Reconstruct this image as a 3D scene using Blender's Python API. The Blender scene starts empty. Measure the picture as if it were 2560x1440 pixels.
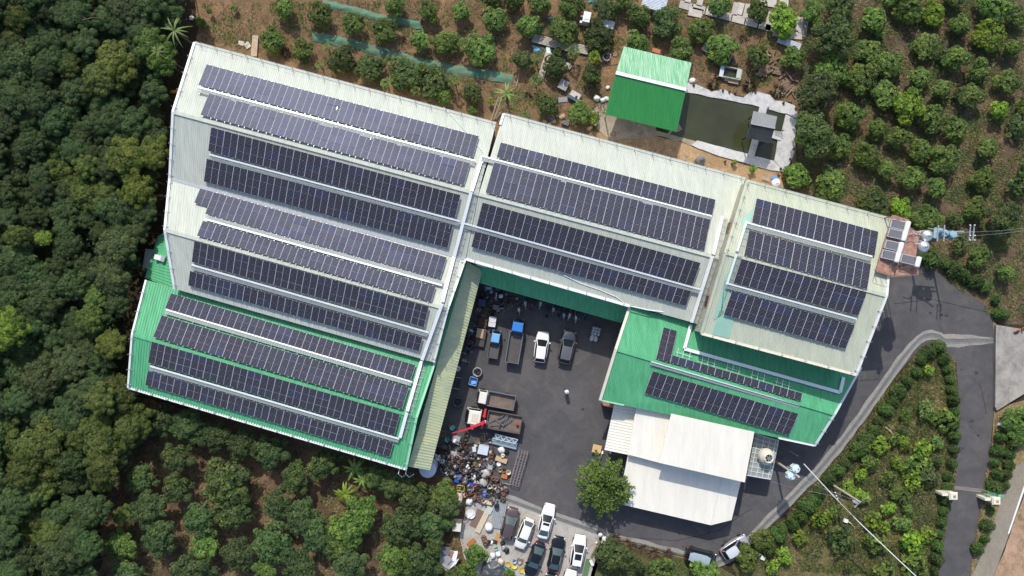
import bpy, math, random
import numpy as np
from mathutils import Vector, Matrix, noise

rnd = random.Random(11)
SC = bpy.context.scene
COL = SC.collection

# ------------------------------------------------------------------ camera, sky, sun, exposure
CAM_H = 97.0          # metres above the yard, looking straight down
FPX = 1800.0          # focal length in photo pixels
cam_data = bpy.data.cameras.new("drone_camera")
cam_data.sensor_width = 36.0
cam_data.lens = 36.0 * FPX / 2560.0
cam_data.clip_end = 2000.0
cam = bpy.data.objects.new("drone_camera", cam_data)
COL.objects.link(cam)
cam.location = (0, 0, CAM_H)
SC.camera = cam

SUN_EL, SUN_AZ = math.radians(45), math.radians(-11.3)
w = bpy.data.worlds.new("World")
SC.world = w
w.use_nodes = True
nt = w.node_tree
sky = nt.nodes.new("ShaderNodeTexSky")
sky.sky_type = 'NISHITA'
sky.sun_disc = False
sky.sun_elevation = SUN_EL
sky.sun_rotation = SUN_AZ
sky.dust_density = 2.0
nt.links.new(sky.outputs[0], nt.nodes["Background"].inputs[0])
nt.nodes["Background"].inputs[1].default_value = 0.15
sd = bpy.data.lights.new("sun", 'SUN')
sd.energy = 3.1
sd.angle = math.radians(0.6)
sd.color = (1.0, 0.955, 0.87)
sun = bpy.data.objects.new("sun", sd)
COL.objects.link(sun)
ldir = Vector((0.2, -1.0, -1.02)).normalized()
sun.rotation_euler = ldir.to_track_quat('-Z', 'Y').to_euler()
sun.location = (0, 0, 150)
SC.view_settings.view_transform = 'Standard'
SC.view_settings.look = 'None'
SC.view_settings.exposure = 0.32
SC.view_settings.gamma = 1.0
SC.view_settings.use_curve_mapping = False
SC.cycles.max_bounces = 6
SC.cycles.transparent_max_bounces = 6


def P(px, py, z=0.0):
    """Place a photo point on the level z (a nadir view, so a plain scale)."""
    k = (CAM_H - z) / FPX
    return Vector(((px - 1280) * k, (720 - py) * k, z))


def M(px, z=0.0):
    return px * (CAM_H - z) / FPX


# ------------------------------------------------------------------ materials
MATS = {}


def mat(name, col, rough=0.6, metal=0.0, var=0.0, scale=2.0, col2=None, bump=0.0, bscale=20.0, rand=0.0, spec=0.5, emit=None,
        stretch=None, rotz=0.0, detail=5.0, alpha=None, trans=0.0, grime=0.0):
    """Principled material with a two-tone noise, per-object variation and fine bump."""
    if name in MATS:
        return MATS[name]
    m = bpy.data.materials.new(name)
    m.use_nodes = True
    n, l = m.node_tree.nodes, m.node_tree.links
    b = n["Principled BSDF"]
    b.inputs["Roughness"].default_value = rough
    b.inputs["Metallic"].default_value = metal
    b.inputs["Specular IOR Level"].default_value = spec
    c = (*col, 1)
    b.inputs["Base Color"].default_value = c
    src = None
    if var or col2 or bump:
        tc = n.new("ShaderNodeTexCoord")
        mp = n.new("ShaderNodeMapping")
        l.new(tc.outputs["Object"], mp.inputs[0])
        if rotz:
            mp.inputs["Rotation"].default_value = (0, 0, rotz)
        if stretch:
            mp.inputs["Scale"].default_value = stretch
    if var or col2:
        no = n.new("ShaderNodeTexNoise")
        no.inputs["Scale"].default_value = scale
        no.inputs["Detail"].default_value = detail
        no.inputs["Roughness"].default_value = 0.62
        l.new(mp.outputs[0], no.inputs["Vector"])
        rp = n.new("ShaderNodeValToRGB")
        rp.color_ramp.elements[0].position = 0.35
        rp.color_ramp.elements[1].position = 0.68
        c2 = col2 or tuple(x * (1 - var) for x in col)
        rp.color_ramp.elements[0].color = (*c2, 1)
        rp.color_ramp.elements[1].color = c
        l.new(no.outputs["Fac"], rp.inputs[0])
        src = rp.outputs[0]
    if grime:   # rain streaks and dust running down the sheets
        g = n.new("ShaderNodeTexNoise")
        g.inputs["Scale"].default_value = 1.3
        g.inputs["Detail"].default_value = 8
        g.inputs["Roughness"].default_value = 0.72
        mg = n.new("ShaderNodeMapping")
        mg.inputs["Rotation"].default_value = (0, 0, rotz)
        mg.inputs["Scale"].default_value = (2.2, 0.22, 1)
        l.new(tc.outputs["Object"], mg.inputs[0])
        l.new(mg.outputs[0], g.inputs["Vector"])
        r2 = n.new("ShaderNodeMapRange")
        r2.inputs["From Min"].default_value, r2.inputs["From Max"].default_value = 0.34, 0.56
        r2.inputs["To Min"].default_value, r2.inputs["To Max"].default_value = 1 - grime, 1.03
        l.new(g.outputs["Fac"], r2.inputs[0])
        h2 = n.new("ShaderNodeHueSaturation")
        l.new(r2.outputs[0], h2.inputs["Value"])
        l.new(src, h2.inputs["Color"])
        src = h2.outputs[0]
    if rand:
        oi = n.new("ShaderNodeObjectInfo")
        hs = n.new("ShaderNodeHueSaturation")
        mr = n.new("ShaderNodeMapRange")
        mr.inputs["To Min"].default_value = 1 - rand
        mr.inputs["To Max"].default_value = 1 + rand
        l.new(oi.outputs["Random"], mr.inputs[0])
        l.new(mr.outputs[0], hs.inputs["Value"])
        hs.inputs["Color"].default_value = c
        if src:
            l.new(src, hs.inputs["Color"])
        src = hs.outputs[0]
    if src:
        l.new(src, b.inputs["Base Color"])
    if bump:
        nb = n.new("ShaderNodeTexNoise")
        nb.inputs["Scale"].default_value = bscale
        nb.inputs["Detail"].default_value = 4
        l.new(mp.outputs[0], nb.inputs["Vector"])
        bp = n.new("ShaderNodeBump")
        bp.inputs["Strength"].default_value = bump
        bp.inputs["Distance"].default_value = 0.05
        l.new(nb.outputs["Fac"], bp.inputs["Height"])
        l.new(bp.outputs[0], b.inputs["Normal"])
    if trans:
        tb = n.new("ShaderNodeBsdfTranslucent")
        mx = n.new("ShaderNodeMixShader")
        mx.inputs[0].default_value = trans
        if src:
            l.new(src, tb.inputs["Color"])
        else:
            tb.inputs["Color"].default_value = c
        l.new(b.outputs[0], mx.inputs[1])
        l.new(tb.outputs[0], mx.inputs[2])
        l.new(mx.outputs[0], n["Material Output"].inputs["Surface"])
    if alpha is not None:
        b.inputs["Alpha"].default_value = alpha
    MATS[name] = m
    return m


def soil(name, cols, s1=0.12, s2=1.6, s3=4.0, bump=0.6):
    """Ground: three broad tones broken up by patches, plus fine litter grain."""
    m = bpy.data.materials.new(name)
    m.use_nodes = True
    n, l = m.node_tree.nodes, m.node_tree.links
    b = n["Principled BSDF"]
    b.inputs["Roughness"].default_value = 0.95
    b.inputs["Specular IOR Level"].default_value = 0.15
    tc = n.new("ShaderNodeTexCoord")

    def nz(s, d=6, r=0.65, dist=0.0):
        x = n.new("ShaderNodeTexNoise")
        x.inputs["Scale"].default_value = s
        x.inputs["Detail"].default_value = d
        x.inputs["Roughness"].default_value = r
        x.inputs["Distortion"].default_value = dist
        l.new(tc.outputs["Object"], x.inputs["Vector"])
        return x
    a, c, f = nz(s1, 8, 0.7, 0.6), nz(s2, 8, 0.75, 0.8), nz(s3, 6, 0.8)
    rp = n.new("ShaderNodeValToRGB")
    e = rp.color_ramp.elements
    e[0].position, e[1].position = 0.36, 0.66
    e[0].color, e[1].color = (*cols[0], 1), (*cols[2], 1)
    k = e.new(0.5)
    k.color = (*cols[1], 1)
    mx = n.new("ShaderNodeMix")
    mx.data_type = 'FLOAT'
    mx.inputs[0].default_value = 0.55
    l.new(a.outputs["Fac"], mx.inputs[2])
    l.new(c.outputs["Fac"], mx.inputs[3])
    l.new(mx.outputs[0], rp.inputs[0])
    mr = n.new("ShaderNodeMapRange")
    mr.inputs["From Min"].default_value = 0.3
    mr.inputs["From Max"].default_value = 0.7
    mr.inputs["To Min"].default_value = 0.5
    mr.inputs["To Max"].default_value = 1.5
    l.new(f.outputs["Fac"], mr.inputs[0])
    hs = n.new("ShaderNodeHueSaturation")
    l.new(rp.outputs[0], hs.inputs["Color"])
    l.new(mr.outputs[0], hs.inputs["Value"])
    l.new(hs.outputs[0], b.inputs["Base Color"])
    bp = n.new("ShaderNodeBump")
    bp.inputs["Strength"].default_value = bump
    bp.inputs["Distance"].default_value = 0.12
    l.new(f.outputs["Fac"], bp.inputs["Height"])
    l.new(bp.outputs[0], b.inputs["Normal"])
    MATS[name] = m
    return m


def leaf(name, dark, midc, light, trans=0.25):
    """Foliage: a tint per leaf (its own colour: young, ripe or old leaf) and a hue per tree."""
    m = bpy.data.materials.new(name)
    m.use_nodes = True
    n, l = m.node_tree.nodes, m.node_tree.links
    b = n["Principled BSDF"]
    b.inputs["Roughness"].default_value = 0.5
    b.inputs["Specular IOR Level"].default_value = 0.35
    at = n.new("ShaderNodeAttribute")
    at.attribute_name = "tint"
    rp = n.new("ShaderNodeValToRGB")
    e = rp.color_ramp.elements
    e[0].color, e[1].color = (*dark, 1), (*light, 1)
    e[0].position, e[1].position = 0.08, 0.95
    e.new(0.5).color = (*midc, 1)
    l.new(at.outputs["Fac"], rp.inputs[0])
    oi = n.new("ShaderNodeObjectInfo")
    hs = n.new("ShaderNodeHueSaturation")
    m1, m2 = n.new("ShaderNodeMapRange"), n.new("ShaderNodeMapRange")
    m1.inputs["To Min"].default_value, m1.inputs["To Max"].default_value = 0.488, 0.512
    m2.inputs["To Min"].default_value, m2.inputs["To Max"].default_value = 0.72, 1.3
    l.new(oi.outputs["Random"], m1.inputs[0])
    l.new(oi.outputs["Random"], m2.inputs[0])
    l.new(m1.outputs[0], hs.inputs["Hue"])
    l.new(m2.outputs[0], hs.inputs["Value"])
    l.new(rp.outputs[0], hs.inputs["Color"])
    l.new(hs.outputs[0], b.inputs["Base Color"])
    tb = n.new("ShaderNodeBsdfTranslucent")
    l.new(hs.outputs[0], tb.inputs["Color"])
    mx = n.new("ShaderNodeMixShader")
    mx.inputs[0].default_value = trans
    l.new(b.outputs[0], mx.inputs[1])
    l.new(tb.outputs[0], mx.inputs[2])
    l.new(mx.outputs[0], n["Material Output"].inputs["Surface"])
    MATS[name] = m
    return m


RZ = math.radians(15)
m_pale = mat("painted_steel_pale", (0.53, 0.55, 0.475), 0.55, 0, 0.0, 0.75, (0.43, 0.465, 0.405), spec=.25, rotz=RZ, stretch=(3.0, 0.5, 1), grime=.07)
m_lime = mat("painted_steel_lime", (0.49, 0.515, 0.40), 0.55, 0, 0.0, 0.7, (0.41, 0.445, 0.35), spec=.25, rotz=RZ, stretch=(3.0, 0.5, 1), grime=.07)
m_aqua = mat("painted_steel_aqua", (0.30, 0.52, 0.42), 0.5, 0, 0.1, 0.6)
m_green = mat("painted_steel_green", (0.12, 0.43, 0.22), 0.5, 0, 0.0, 0.8, (0.085, 0.34, 0.17), spec=.3, rotz=RZ, stretch=(3.0, 0.5, 1), grime=.11)
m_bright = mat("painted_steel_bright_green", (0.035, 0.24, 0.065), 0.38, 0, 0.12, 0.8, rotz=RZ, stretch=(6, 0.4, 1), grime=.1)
m_glint = mat("glint_streaked_green", (0.07, 0.34, 0.13), 0.3, 0, 0.0, 1.2, (0.36, 0.55, 0.40), rotz=RZ, stretch=(5, 0.25, 1), detail=8)  # pale streaks are sun glints on the ribs, put into the colour
m_whiteroof = mat("white_roof_paint", (0.74, 0.715, 0.64), 0.65, 0, 0.0, 0.35, (0.68, 0.65, 0.57), rotz=RZ, stretch=(3, 0.6, 1), grime=.03)
m_cream = mat("cream_steel", (0.72, 0.68, 0.56), 0.5, 0, 0.12, 1.0)
m_poly = mat("fibreglass_sheet", (0.60, 0.62, 0.36), 0.4, 0, 0.0, 0.5, (0.46, 0.51, 0.35), rotz=RZ, stretch=(0.6, 2.0, 1), trans=0.15)
m_clear = mat("clear_fibreglass", (0.40, 0.44, 0.42), 0.3, 0, 0.25, 1.0, trans=0.2)
m_wall = mat("pale_wall_sheet", (0.55, 0.54, 0.46), 0.6, 0, 0.15, 1.0)
m_gwall = mat("green_wall_sheet", (0.03, 0.22, 0.11), 0.5, 0, 0.15, 1.0)
m_trim = mat("white_trim", (0.74, 0.75, 0.74), 0.4, 0, 0.06, 3.0)
m_galv = mat("galvanised_steel", (0.55, 0.57, 0.60), 0.38, 0.55, 0.15, 4.0)
m_tray = mat("white_cable_tray", (0.80, 0.83, 0.85), 0.35, 0.1, 0.06, 3.0)
m_grate = mat("walkway_grating", (0.36, 0.39, 0.385), 0.6, 0.1)
m_alu = mat("panel_frame_aluminium", (0.50, 0.50, 0.56), 0.6, 0, spec=.2)
m_asph = soil("asphalt", [(0.066, 0.066, 0.070), (0.090, 0.087, 0.090), (0.130, 0.122, 0.117)], 0.07, 0.42, 26, 0.25)
m_conc = soil("weathered_concrete", [(0.15, 0.14, 0.125), (0.29, 0.275, 0.25), (0.42, 0.40, 0.37)], 0.15, 0.5, 18, 0.15)
m_lotc = soil("stained_concrete", [(0.25, 0.21, 0.165), (0.38, 0.36, 0.325), (0.46, 0.455, 0.44)], 0.14, 0.5, 16, 0.15)
m_white_c = soil("limewashed_concrete", [(0.27, 0.27, 0.27), (0.50, 0.50, 0.495), (0.63, 0.62, 0.60)], 0.16, 0.7, 14, 0.15)
m_apron = soil("dusty_apron", [(0.22, 0.185, 0.14), (0.34, 0.29, 0.22), (0.44, 0.38, 0.29)], 0.15, 0.8, 14, 0.3)
m_drain = mat("drain_concrete", (0.15, 0.165, 0.165), 0.8, 0, 0.25, 1.2)
m_shoul = soil("shoulder_concrete", [(0.20, 0.19, 0.175), (0.27, 0.255, 0.235), (0.33, 0.31, 0.285)], 0.3, 1.5, 16, 0.2)
m_floor = soil("forest_floor_soil", [(0.022, 0.020, 0.012), (0.045, 0.036, 0.022), (0.075, 0.056, 0.035)], 0.15, 1.2, 4, 0.8)
m_north = soil("orchard_soil_red", [(0.095, 0.070, 0.040), (0.19, 0.122, 0.068), (0.35, 0.215, 0.115)], 0.10, 0.55, 4.5, 0.8)
m_east = soil("orchard_soil_dark", [(0.060, 0.050, 0.030), (0.112, 0.083, 0.052), (0.24, 0.165, 0.10)], 0.11, 0.5, 4.5, 0.8)
m_sw = soil("orchard_soil_brown", [(0.065, 0.046, 0.030), (0.13, 0.085, 0.052), (0.28, 0.17, 0.10)], 0.09, 0.5, 4.5, 0.8)
m_isl = soil("verge_soil", [(0.052, 0.057, 0.023), (0.108, 0.100, 0.043), (0.235, 0.18, 0.085)], 0.13, 0.7, 4.5, 0.8)
m_dry = soil("dry_grass_soil", [(0.13, 0.10, 0.045), (0.25, 0.185, 0.10), (0.36, 0.27, 0.15)], 0.2, 1.4, 4.5, 0.8)
m_sand = soil("sandy_bank", [(0.14, 0.12, 0.065), (0.36, 0.24, 0.16), (0.48, 0.33, 0.23)], 0.2, 0.9, 9, 0.7)
m_orange = soil("orange_earth", [(0.20, 0.14, 0.085), (0.35, 0.235, 0.13), (0.52, 0.38, 0.22)], 0.2, 0.9, 9, 0.6)
m_roadc = soil("tan_road_concrete", [(0.20, 0.175, 0.135), (0.25, 0.22, 0.175), (0.30, 0.265, 0.21)], 0.12, 0.8, 18, 0.15)
m_water = mat("pond_water", (0.050, 0.055, 0.026), 0.12, 0, 0.3, 0.3, bump=0.04, bscale=2.5)
m_glass = mat("dark_car_glass", (0.012, 0.016, 0.018), 0.07, 0, spec=0.6)
m_tint = mat("tinted_car_glass", (0.05, 0.085, 0.085), 0.08, 0, spec=0.7)
m_tyre = mat("tyre_rubber", (0.018, 0.018, 0.019), 0.85)
m_black = mat("black_plastic", (0.02, 0.02, 0.022), 0.5)
m_chrome = mat("headlight_glass", (0.6, 0.62, 0.64), 0.15, 0.5)
m_red = mat("red_lamp_plastic", (0.45, 0.012, 0.02), 0.3)
m_bark = mat("tree_bark", (0.10, 0.075, 0.05), 0.9, 0, 0.4, 8.0)
m_twig = mat("bare_twigs", (0.17, 0.12, 0.085), 0.9, 0, 0.3, 6.0)
m_wood = mat("weathered_wood", (0.26, 0.18, 0.12), 0.85, 0, 0.35, 6.0, rand=0.3)
m_rust = mat("rusty_steel", (0.27, 0.105, 0.062), 0.8, 0.1, 0.0, 2.2, (0.42, 0.27, 0.22), detail=8)
m_steel = mat("polished_tank_steel", (0.72, 0.73, 0.75), 0.3, 0.75)
m_netg = mat("green_shade_net", (0.06, 0.20, 0.135), 0.8, 0, 0.0, 0.9, (0.115, 0.145, 0.085), rand=0.1)
m_stone = mat("pale_stone", (0.42, 0.32, 0.20), 0.85, 0, 0.3, 3.0, rand=0.25)
m_slab = mat("grey_board", (0.50, 0.47, 0.43), 0.8, 0, 0.0, 1.3, (0.40, 0.36, 0.31), rand=0.12)
m_tile_shade = mat("grey_tile_shaded", (0.085, 0.095, 0.115), 0.5, 0, 0.2, 3.0)  # same tile, coloured dark for the slope turned from the sun
m_tile_lit = mat("grey_tile_sunlit", (0.30, 0.31, 0.33), 0.5, 0, 0.2, 3.0)  # same tile, coloured pale for the sunward slope and ridge
m_bag = mat("white_plastic_bag", (0.74, 0.74, 0.75), 0.5, 0, 0.12, 5.0)

L_MID = leaf("leaves_mid_green", (0.037, 0.068, 0.017), (0.091, 0.162, 0.031), (0.235, 0.306, 0.056))
L_DARK = leaf("leaves_dark_green", (0.026, 0.054, 0.019), (0.062, 0.106, 0.029), (0.165, 0.196, 0.045))
L_YEL = leaf("leaves_yellow_green", (0.050, 0.107, 0.017), (0.149, 0.261, 0.026), (0.341, 0.445, 0.041))
L_FOR = leaf("leaves_forest", (0.026, 0.056, 0.018), (0.058, 0.104, 0.031), (0.128, 0.176, 0.052))
L_FLIT = leaf("leaves_forest_light", (0.034, 0.060, 0.014), (0.092, 0.128, 0.026), (0.205, 0.225, 0.045))
L_OLIVE = leaf("leaves_olive", (0.036, 0.060, 0.020), (0.078, 0.112, 0.036), (0.155, 0.185, 0.060))
L_GOLD = leaf("leaves_golden_green", (0.045, 0.072, 0.014), (0.120, 0.155, 0.026), (0.260, 0.265, 0.045))
L_FEA = leaf("leaves_feathery", (0.075, 0.150, 0.030), (0.17, 0.29, 0.06), (0.30, 0.43, 0.10), 0.35)
L_PAP = leaf("leaves_papaya", (0.05, 0.10, 0.025), (0.12, 0.20, 0.05), (0.24, 0.32, 0.09))
L_HEDGE = leaf("leaves_hedge", (0.017, 0.042, 0.011), (0.043, 0.087, 0.015), (0.098, 0.154, 0.028))
L_DRY = leaf("leaves_dry", (0.10, 0.075, 0.03), (0.20, 0.155, 0.07), (0.36, 0.30, 0.15), 0.1)
L_RED = leaf("twigs_reddish", (0.08, 0.035, 0.03), (0.16, 0.075, 0.065), (0.30, 0.15, 0.14), 0.1)


# ------------------------------------------------------------------ mesh helpers
class MB:
    """Collects shapes; build() links them as ONE mesh object."""

    def __init__(s):
        s.v, s.f, s.m = [], [], []

    def add(s, vs, fs, mi=0):
        o = len(s.v)
        s.v += [tuple(v) for v in vs]
        s.f += [tuple(i + o for i in f) for f in fs]
        s.m += [mi] * len(fs)
        return s

    def box(s, c, sz, rz=0.0, mi=0, mtx=None):
        x, y, z = sz[0] / 2, sz[1] / 2, sz[2] / 2
        pts = [Vector(p) for p in ((-x, -y, -z), (x, -y, -z), (x, y, -z), (-x, y, -z), (-x, -y, z), (x, -y, z), (x, y, z), (-x, y, z))]
        r = mtx or Matrix.Rotation(rz, 3, 'Z')
        c = Vector(c)
        return s.add([r @ p + c for p in pts], [(3, 2, 1, 0), (4, 5, 6, 7), (0, 1, 5, 4), (1, 2, 6, 5), (2, 3, 7, 6), (3, 0, 4, 7)], mi)

    def bar(s, a, b, wd, ht, mi=0, up=Vector((0, 0, 1))):
        a, b = Vector(a), Vector(b)
        d = b - a
        L = d.length
        if L < 1e-6:
            return s
        x = d / L
        y = up.cross(x)
        y = y.normalized() if y.length > 1e-6 else Vector((0, 1, 0))
        z = x.cross(y)
        r = Matrix((x, y, z)).transposed()
        return s.box((a + b) / 2, (L, wd, ht), mtx=r, mi=mi)

    def frustum(s, base, top, mi=0):
        n = len(base)
        fs = [tuple(range(n))[::-1], tuple(range(n, 2 * n))]
        fs += [(i, (i + 1) % n, n + (i + 1) % n, n + i) for i in range(n)]
        return s.add(list(base) + list(top), fs, mi)

    def prism(s, poly, z0, z1, mi=0):
        if area(poly) < 0:
            poly = poly[::-1]
        return s.frustum([(p[0], p[1], z0) for p in poly], [(p[0], p[1], z1) for p in poly], mi)

    def tube(s, path, r, n=6, mi=0):
        path = [Vector(p) for p in path]
        vs, fs = [], []
        for i, p in enumerate(path):
            d = (path[min(i + 1, len(path) - 1)] - path[max(i - 1, 0)]).normalized()
            a = d.orthogonal().normalized()
            b = d.cross(a)
            rr = r[i] if isinstance(r, (list, tuple)) else r
            vs += [p + (a * math.cos(6.2832 * k / n) + b * math.sin(6.2832 * k / n)) * rr for k in range(n)]
        for i in range(len(path) - 1):
            for k in range(n):
                fs.append((i * n + k, i * n + (k + 1) % n, (i + 1) * n + (k + 1) % n, (i + 1) * n + k))
        fs.append(tuple(range(n))[::-1])
        fs.append(tuple(range((len(path) - 1) * n, len(path) * n)))
        return s.add(vs, fs, mi)

    def lathe(s, prof, n=14, c=(0, 0, 0), mi=0, mtx=None):
        vs, fs = [], []
        c = Vector(c)
        for r, z in prof:
            for k in range(n):
                p = Vector((r * math.cos(6.2832 * k / n), r * math.sin(6.2832 * k / n), z))
                vs.append((mtx @ p if mtx else p) + c)
        for i in range(len(prof) - 1):
            for k in range(n):
                fs.append((i * n + k, i * n + (k + 1) % n, (i + 1) * n + (k + 1) % n, (i + 1) * n + k))
        if prof[0][0] > 1e-4:
            fs.append(tuple(range(n))[::-1])
        if prof[-1][0] > 1e-4:
            fs.append(tuple(range((len(prof) - 1) * n, len(prof) * n)))
        return s.add(vs, fs, mi)

    def blob(s, c, sx, sy, sz, n=10, k=7, amp=0.15, seed=0, mi=0):
        vs, fs = [], []
        for i in range(k + 1):
            th = math.pi * i / k
            for j in range(n):
                ph = 6.2832 * j / n
                d = Vector((math.sin(th) * math.cos(ph), math.sin(th) * math.sin(ph), math.cos(th)))
                q = 1 + amp * noise.noise(d * 1.7 + Vector((seed * 3.1, seed * 1.7, 0)))* 2
                vs.append((c[0] + d.x * sx * q, c[1] + d.y * sy * q, c[2] + d.z * sz * q))
        for i in range(k):
            for j in range(n):
                fs.append((i * n + j, (i + 1) * n + j, (i + 1) * n + (j + 1) % n, i * n + (j + 1) % n))
        return s.add(vs, fs, mi)

    def mesh(s, name, mats, smooth=False, off=None):
        me = bpy.data.meshes.new(name)
        vs = s.v if off is None else [(v[0] - off[0], v[1] - off[1], v[2] - off[2]) for v in s.v]
        me.from_pydata(vs, [], s.f)
        for m in (mats if isinstance(mats, (list, tuple)) else [mats]):
            me.materials.append(m)
        if any(s.m):
            me.polygons.foreach_set("material_index", s.m)
        if smooth:
            me.polygons.foreach_set("use_smooth", [True] * len(s.f))
        me.update()
        return me

    def build(s, name, mats, root=None, smooth=False, world=True):
        """As a part of root (coordinates are world ones unless world is False)."""
        off = None
        if root is not None and world:
            off = root.location
        o = bpy.data.objects.new(name, s.mesh(name, mats, smooth, off))
        COL.objects.link(o)
        if root is not None:
            o.parent = root
        return o


def area(p):
    return sum(p[i][0] * p[(i + 1) % len(p)][1] - p[(i + 1) % len(p)][0] * p[i][1] for i in range(len(p))) / 2


def tag(o, label, cat, group=None, kind=None):
    o["label"] = label
    o["category"] = cat
    if group:
        o["group"] = group
    return o


def thing(name, label, cat, loc=(0, 0, 0), rz=0.0, group=None):
    o = bpy.data.objects.new(name, None)
    o.empty_display_size = 0.3
    COL.objects.link(o)
    o.location = loc
    o.rotation_euler = (0, 0, rz)
    return tag(o, label, cat, group)


def struct(o, kind="structure"):
    o["kind"] = kind
    return o


def inst(name, mesh, parent=None, loc=(0, 0, 0), rz=0.0, sc=None, m=None):
    o = bpy.data.objects.new(name, mesh)
    COL.objects.link(o)
    o.location = loc
    if rz:
        o.rotation_euler = (0, 0, rz)
    if sc is not None:
        o.scale = sc if isinstance(sc, (tuple, list)) else (sc, sc, sc)
    if parent is not None:
        o.parent = parent
    if m is not None:
        o.material_slots[0].link = 'OBJECT'
        o.material_slots[0].material = m
    return o


def solo(name, label, cat, mb, mats, group=None, smooth=False):
    """A thing that is one mesh, its origin at its base centre."""
    c = Vector((sum(v[0] for v in mb.v) / len(mb.v), sum(v[1] for v in mb.v) / len(mb.v), min(v[2] for v in mb.v)))
    o = bpy.data.objects.new(name, mb.mesh(name, mats, smooth, c))
    o.location = c
    COL.objects.link(o)
    return tag(o, label, cat, group)


def lerp(a, b, t):
    return a + (b - a) * t


ORD = ["zeroth", "first", "second", "third", "fourth", "fifth", "sixth", "seventh", "eighth", "ninth", "tenth", "eleventh", "twelfth",
       "thirteenth", "fourteenth", "fifteenth", "sixteenth", "seventeenth", "eighteenth", "nineteenth", "twentieth"]

m_oil = mat("oil_stained_asphalt", (0.042, 0.041, 0.043), 0.7, 0, 0.3, 4.0)
# ------------------------------------------------------------------ the ground
def rough_poly(pts, step=14.0, amp=5.0, seed=0):
    out = []
    for i in range(len(pts)):
        a, b = Vector(pts[i]), Vector(pts[(i + 1) % len(pts)])
        n = max(1, int((b - a).length / step))
        for k in range(n):
            p = a.lerp(b, k / n)
            q = noise.noise_vector(Vector((p.x * 0.03, p.y * 0.03, seed))) * amp
            out.append((p.x + q.x, p.y + q.y))
    return out


def sheet(name, pts, z, m, amp=0.0, step=14.0, kind="structure", thick=0.0):
    if amp:
        pts = rough_poly(pts, step, amp, len(name))
    poly = [P(x, y, 0) for x, y in pts]
    if area(poly) < 0:
        poly = poly[::-1]
    mb = MB()
    if thick:
        mb.prism(poly, z - thick, z)
    else:
        mb.add([(p.x, p.y, z) for p in poly], [tuple(range(len(poly)))])
    return struct(mb.build(name, m), kind)


def strip_poly(path, half):
    a, b = [], []
    for i, p in enumerate(path):
        d = Vector(path[min(i + 1, len(path) - 1)]) - Vector(path[max(i - 1, 0)])
        d = d.normalized()
        nn = Vector((-d.y, d.x))
        hw = half[i] if isinstance(half, (list, tuple)) else half
        a.append((p[0] + nn.x * hw, p[1] + nn.y * hw))
        b.append((p[0] - nn.x * hw, p[1] - nn.y * hw))
    return a + b[::-1]


mb = MB()
mb.add([(-300, -300, -0.03), (300, -300, -0.03), (300, 300, -0.03), (-300, 300, -0.03)], [(0, 1, 2, 3)])
struct(mb.build("ground", m_floor))
sheet("orchard_ground", [(466, -300), (2030, -300), (2010, 250), (2000, 450), (1840, 520), (1260, 360), (500, 150)], -0.015, m_north, 9)
sheet("orchard_ground", [(2015, -300), (2900, -300), (2900, 860), (2490, 806), (2470, 790), (2300, 660), (2200, 600), (1900, 520), (1985, 430), (2000, 250)], -0.011, m_east, 9)
sheet("orchard_ground", [(310, 990), (900, 1100), (1060, 1130), (1110, 1180), (1165, 1290), (1190, 1420), (1210, 1700), (220, 1700), (265, 1250)], -0.015, m_sw, 14)
ROAD = [(1010, 620), (1600, 640), (2200, 560), (2262, 690), (2310, 655), (2345, 680), (2400, 716), (2462, 765), (2484, 800), (2485, 1020), (2466, 1230), (2448, 1330),
        (2425, 1460), (2415, 1700), (2335, 1700), (2345, 1440), (2368, 1300), (2390, 1190), (2398, 1000), (2390, 905), (2366, 880), (2330, 862), (2303, 868), (2200, 985), (2120, 1100), (2030, 1205), (1955, 1290),
        (1880, 1352), (1830, 1400), (1760, 1410), (1650, 1380), (1560, 1358), (1490, 1340), (1380, 1300), (1266, 1258), (1210, 1240), (1080, 1180), (1000, 1180)]
sheet("asphalt_yard", ROAD, 0.0, m_asph)
ISL = [(2303, 868), (2330, 860), (2366, 878), (2386, 905), (2396, 1000), (2388, 1190), (2366, 1300), (2343, 1440), (2333, 1700), (1840, 1700), (1850, 1460), (1830, 1412),
       (1885, 1360), (1960, 1297), (2035, 1212), (2125, 1106), (2205, 990)]
sheet("planted_verge", ISL, 0.06, m_isl, 3, 10, thick=0.12)
sheet("verge", [(1500, 1340), (1560, 1352), (1700, 1388), (1790, 1412), (1850, 1450), (1870, 1700), (1490, 1700), (1478, 1440)], 0.03, m_isl, 6, 10, thick=0.08)
sheet("grass_strip", [(2484, 800), (2492, 810), (2490, 1020), (2560, 1000), (2700, 980), (2640, 1100), (2536, 1168), (2500, 1263), (2463, 1360), (2425, 1450), (2380, 1700), (2350, 1700), (2425, 1445), (2449, 1330), (2468, 1230), (2486, 1020)], 0.02, m_dry, 2, 10)
sheet("road", [(2700, 900), (2536, 1165), (2500, 1262), (2463, 1360), (2428, 1446), (2330, 1700), (2440, 1700), (2484, 1440), (2522, 1338), (2562, 1226), (2720, 960)], 0.012, m_roadc)
sheet("road_line", [(2640, 1010), (2561, 1224), (2523, 1334), (2519, 1334), (2557, 1222), (2636, 1008)], 0.018, m_trim)
sheet("sandy_bank", [(2524, 1338), (2564, 1228), (2720, 968), (2900, 1000), (2900, 1700), (2440, 1700), (2486, 1440)], 0.022, m_sand, 3, 10)
sheet("parking_lot", [(1262, 1252), (1300, 1266), (1400, 1303), (1495, 1338), (1510, 1352), (1486, 1440), (1480, 1620), (1230, 1620), (1190, 1440), (1160, 1395), (1150, 1340), (1165, 1270), (1200, 1242)], 0.03, m_lotc, 2, 8, thick=0.06)

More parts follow.
